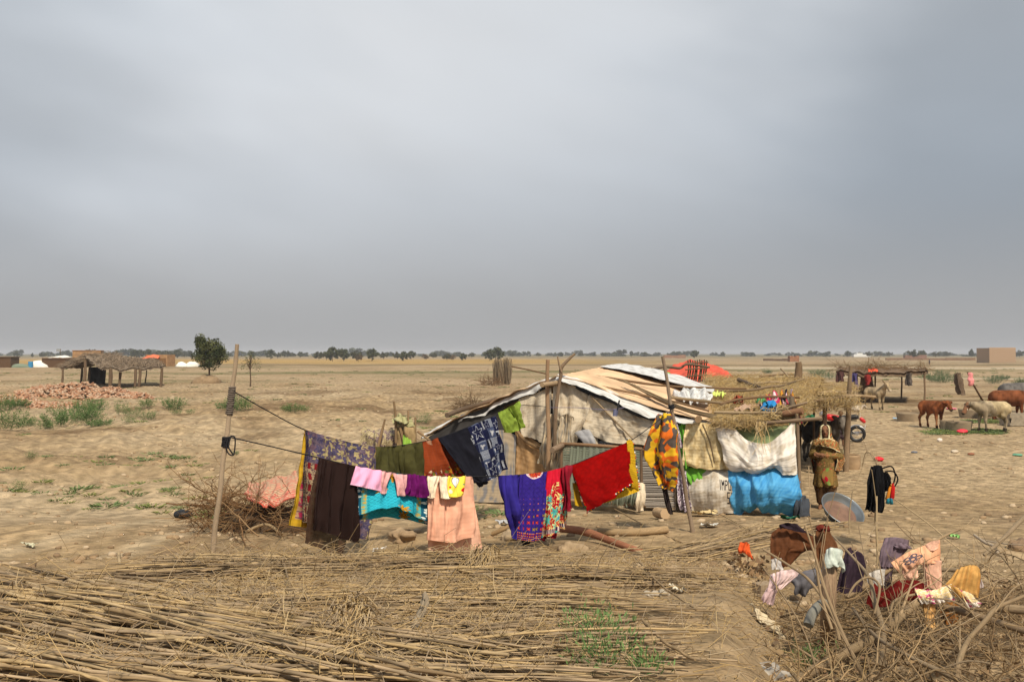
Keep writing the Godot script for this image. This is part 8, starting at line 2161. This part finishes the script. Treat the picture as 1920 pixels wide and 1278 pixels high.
func tree_line() -> void:
	var protos := []
	var cols := [[Color(0.035, 0.045, 0.022), Color(0.10, 0.11, 0.05)], [Color(0.045, 0.05, 0.03), Color(0.12, 0.12, 0.06)], [Color(0.03, 0.04, 0.022), Color(0.08, 0.09, 0.04)], [Color(0.09, 0.06, 0.035), Color(0.17, 0.12, 0.07)]]
	var kinds := ["round crowned green tree", "broad spreading green tree", "tall narrow dark tree", "brownish thin crowned tree"]
	for k in 4:
		var r: Vector3 = [Vector3(3.2, 2.6, 3.2), Vector3(4.2, 2.2, 4.0), Vector3(2.0, 3.2, 2.0), Vector3(3.0, 2.2, 3.0)][k]
		var t := tree_at("far_tree", "", Vector3.ZERO, 7.0, r, 4.2, 1300 if k < 3 else 500, 0.75, cols[k][0], cols[k][1], "trees in the distant tree line")
		protos.append(t)
	var tally := {}
	var marks := [[0, "far left huts"], [130, "thatched shed"], [262, "house with the orange awning"], [330, "white bundles by the lone tree"], [440, "sapling"], [540, "quilt"], [650, "turquoise tunic"], [735, "olive trousers"], [790, "rust and navy cloths"], [900, "tall dry stalks"], [1000, "ridge post"], [1100, "peach roof"], [1240, "orange tent"], [1340, "thatched roof"], [1560, "stick shelter"], [1690, "calf"], [1790, "brick house"]]
	var used := [false, false, false, false]
	var list := [[30, 660, 3, 0, 620], [60, 662, 2, 2, 640], [80, 660, 4, 1, 560], [253, 656, 9, 0, 480], [262, 655, 10, 0, 500], [278, 655, 10, 0, 480], [300, 657, 8, 1, 520], [315, 656, 9, 1, 500], [332, 656, 10, 0, 510], [345, 660, 6, 1, 560], [357, 658, 8, 2, 520], [472, 659, 8, 0, 480], [507, 656, 11, 0, 420], [520, 660, 6, 1, 500], [532, 658, 9, 2, 560], [540, 658, 8, 2, 560], [549, 660, 7, 1, 560], [563, 660, 7, 0, 560], [598, 658, 9, 1, 360], [612, 657, 11, 1, 350], [623, 650, 17, 0, 310], [644, 653, 15, 0, 330], [668, 656, 11, 1, 330], [672, 663, 6, 3, 300], [697, 654, 14, 0, 320], [719, 659, 9, 1, 400], [745, 659, 9, 1, 380], [757, 659, 10, 0, 320], [771, 658, 10, 0, 420], [797, 661, 7, 3, 360], [812, 660, 7, 1, 480], [838, 662, 7, 1, 340], [849, 664, 5, 3, 330], [868, 663, 7, 0, 340], [884, 661, 6, 1, 520], [918, 655, 9, 0, 340], [932, 650, 14, 0, 330], [960, 661, 6, 1, 620], [1010, 661, 5, 1, 700], [1052, 661, 5, 0, 700], [1090, 661, 5, 1, 700], [1130, 662, 5, 0, 740], [1184, 659, 7, 2, 700], [1210, 661, 6, 0, 700], [1303, 658, 9, 0, 480], [1356, 661, 6, 0, 800], [1400, 661, 6, 2, 800], [1460, 661, 6, 1, 850], [1590, 659, 6, 0, 700], [1630, 658, 8, 1, 650], [1668, 660, 7, 1, 700], [1714, 654, 11, 1, 470], [1730, 657, 8, 0, 520], [1755, 659, 7, 1, 560], [1776, 659, 7, 1, 640], [1822, 656, 8, 2, 600], [1912, 656, 9, 1, 560]]
	for e in list:
		var k: int = e[3]
		var t: Node3D = protos[k]
		if used[k]:
			t = t.duplicate()
			t.name = numbered("far_tree")
			add_child(t)
		used[k] = true
		t.position = gd(e[0], e[4], -0.3)
		var want: float = (H(t.position.x, t.position.z) + (662.0 - (e[1] - 2.0)) / F * e[4] + 3.0)
		t.scale = Vector3.ONE * maxf(want, 2.0) / 7.2
		t.rotation.y = rng.randf() * TAU
		var spot := ""
		for m in marks:
			if e[0] >= m[0]: spot = m[1]
		var key: String = kinds[k] + spot
		tally[key] = int(tally.get(key, 0)) + 1
		t.set_meta("label", "%s %s on the horizon above the %s" % [["first", "second", "third", "fourth", "fifth", "sixth", "seventh"][int(tally[key]) - 1], kinds[k], spot])
		t.set_meta("category", "tree")
		t.set_meta("group", "trees in the distant tree line")
	# the far mass of trees
	var mb := MB.new()
	leaves(mb, 260, 1.7, in_puffs(puffs(16, Vector3(5.0, 2.6, 4.0), Vector3(0, 2.6, 0))), Color(0.03, 0.04, 0.024), Color(0.085, 0.095, 0.05))
	var xs := []
	for k in 560:
		var d := rng.randf_range(760, 1250)
		var u := rng.randf_range(-1400, 3400)
		var q := rng.randf_range(0.4, 1.15) * (1.0 + 0.7 * nz.get_noise_2d(u * 0.5, 3.0)) * lerpf(1.25, 0.9, clampf(u / 1900.0, 0.0, 1.0))
		xs.append(Transform3D(Basis(Vector3.UP, rng.randf() * TAU).scaled(Vector3(1.5, 1.0, 1.2) * q), gd(u, d, -0.5)))
	tag(many("treeline", mb.mesh(), M.leaf, xs, [Color(1, 1, 1), Color(0.8, 0.85, 0.8), Color(1.15, 1.1, 1.0)]), "hazy mass of trees along the horizon")

func clutter() -> void: # clods, pebbles, grass and dung on the ground
	var mb := MB.new()
	mb.ball(Transform3D.IDENTITY, 6, 4)
	for k in mb.v.size():
		mb.v[k] *= 1.0 + 0.6 * nz.get_noise_3d(mb.v[k].x * 40.0, mb.v[k].y * 40.0, mb.v[k].z * 40.0)
	mb.normals()
	var clod := mb.mesh()
	var xs := []
	for k in 26000:
		var d := 7.0 + 83.0 * pow(rng.randf(), 1.7)
		var x := rng.randf_range(-0.68, 0.68) * d
		var n := nz.get_noise_2d(x * 7.0, d * 7.0)
		if n < rng.randf_range(-0.25, 0.5) or (x > d * 0.15 and d > 15.0 and rng.randf() < 0.75):
			continue
		var s := (0.007 + 0.045 * pow(rng.randf(), 4.0)) * (1.0 + d * 0.012)
		xs.append(Transform3D(Basis.from_euler(Vector3(rng.randf(), rng.randf() * TAU, rng.randf())).scaled(Vector3(1.3, 0.7, 1.0) * s), on(x, -d, s * 0.2)))
	for k in 420: # dung and dark crumbs where the animals stand
		var p := gd(rng.randf_range(1540, 1915), rng.randf_range(19.0, 46.0), 0.0)
		var s := rng.randf_range(0.02, 0.07)
		xs.append(Transform3D(Basis(Vector3.UP, rng.randf() * TAU).scaled(Vector3(1.6, 0.35, 1.0) * s), p))
	tag(many("earth_clods", clod, mat(Color(1, 1, 1), 1.0, {vc = true}), xs, [Color(0.30, 0.205, 0.12), Color(0.38, 0.28, 0.175), Color(0.22, 0.15, 0.09), Color(0.44, 0.34, 0.23)]), "clods of dry earth and stones strewn over the ground")
	mb = MB.new()
	for k in 34:
		var a := rng.randf() * TAU
		var p := Vector3(cos(a), 0, sin(a)) * rng.randf() * 0.5
		var d := Vector3(cos(a) * 0.5 + rng.randfn(0, 0.3), rng.randf_range(0.2, 0.8), sin(a) * 0.5 + rng.randfn(0, 0.3)) * 0.55
		mb.col = Color(0.08, 0.12, 0.045).lerp(Color(0.19, 0.24, 0.10), rng.randf())
		mb.leaf(p, d, d.cross(Vector3(rng.randfn(0, 1), 0.4, rng.randfn(0, 1))).normalized() * 0.09)
	var tuft := mb.mesh()
	xs = []
	for k in 2600:
		var d := 14.0 + 150.0 * pow(rng.randf(), 1.5)
		var x := rng.randf_range(-0.66, 0.66) * d
		var left := x < 0.0
		var n := nz.get_noise_2d(x * 4.0 + 900.0, d * 4.0)
		if n < rng.randf_range(-0.1, 0.45) or (not left and d < 42.0):
			continue
		var s := rng.randf_range(0.10, 0.34) * (1.0 + d * 0.006)
		xs.append(Transform3D(Basis(Vector3.UP, rng.randf() * TAU).scaled(Vector3(1.4, 0.6, 1.4) * s), on(x, -d, 0.0)))
	for k in 130: # cut fodder round the tubs
		var p := gd(rng.randf_range(1735, 1878), 32.6 + rng.randfn(0, 0.55), 0.0)
		xs.append(Transform3D(Basis(Vector3.UP, rng.randf() * TAU).scaled(Vector3(0.5, 0.12, 0.4)), p))
	for k in 60:
		var p := gd(rng.randf_range(1812, 1870), 37.5 + rng.randfn(0, 0.5), 0.0)
		xs.append(Transform3D(Basis(Vector3.UP, rng.randf() * TAU).scaled(Vector3(0.5, 0.12, 0.4)), p))
	tag(many("grass_tufts", tuft, M.leaf, xs, [Color(1, 1, 1), Color(1.25, 1.05, 0.8), Color(0.8, 0.85, 0.8)]), "sparse grass and weed tufts on the plain")

func _ready() -> void:
	for f in [setup, materials, terrain, laundry, shelter, front, life, far]:
		f.call()
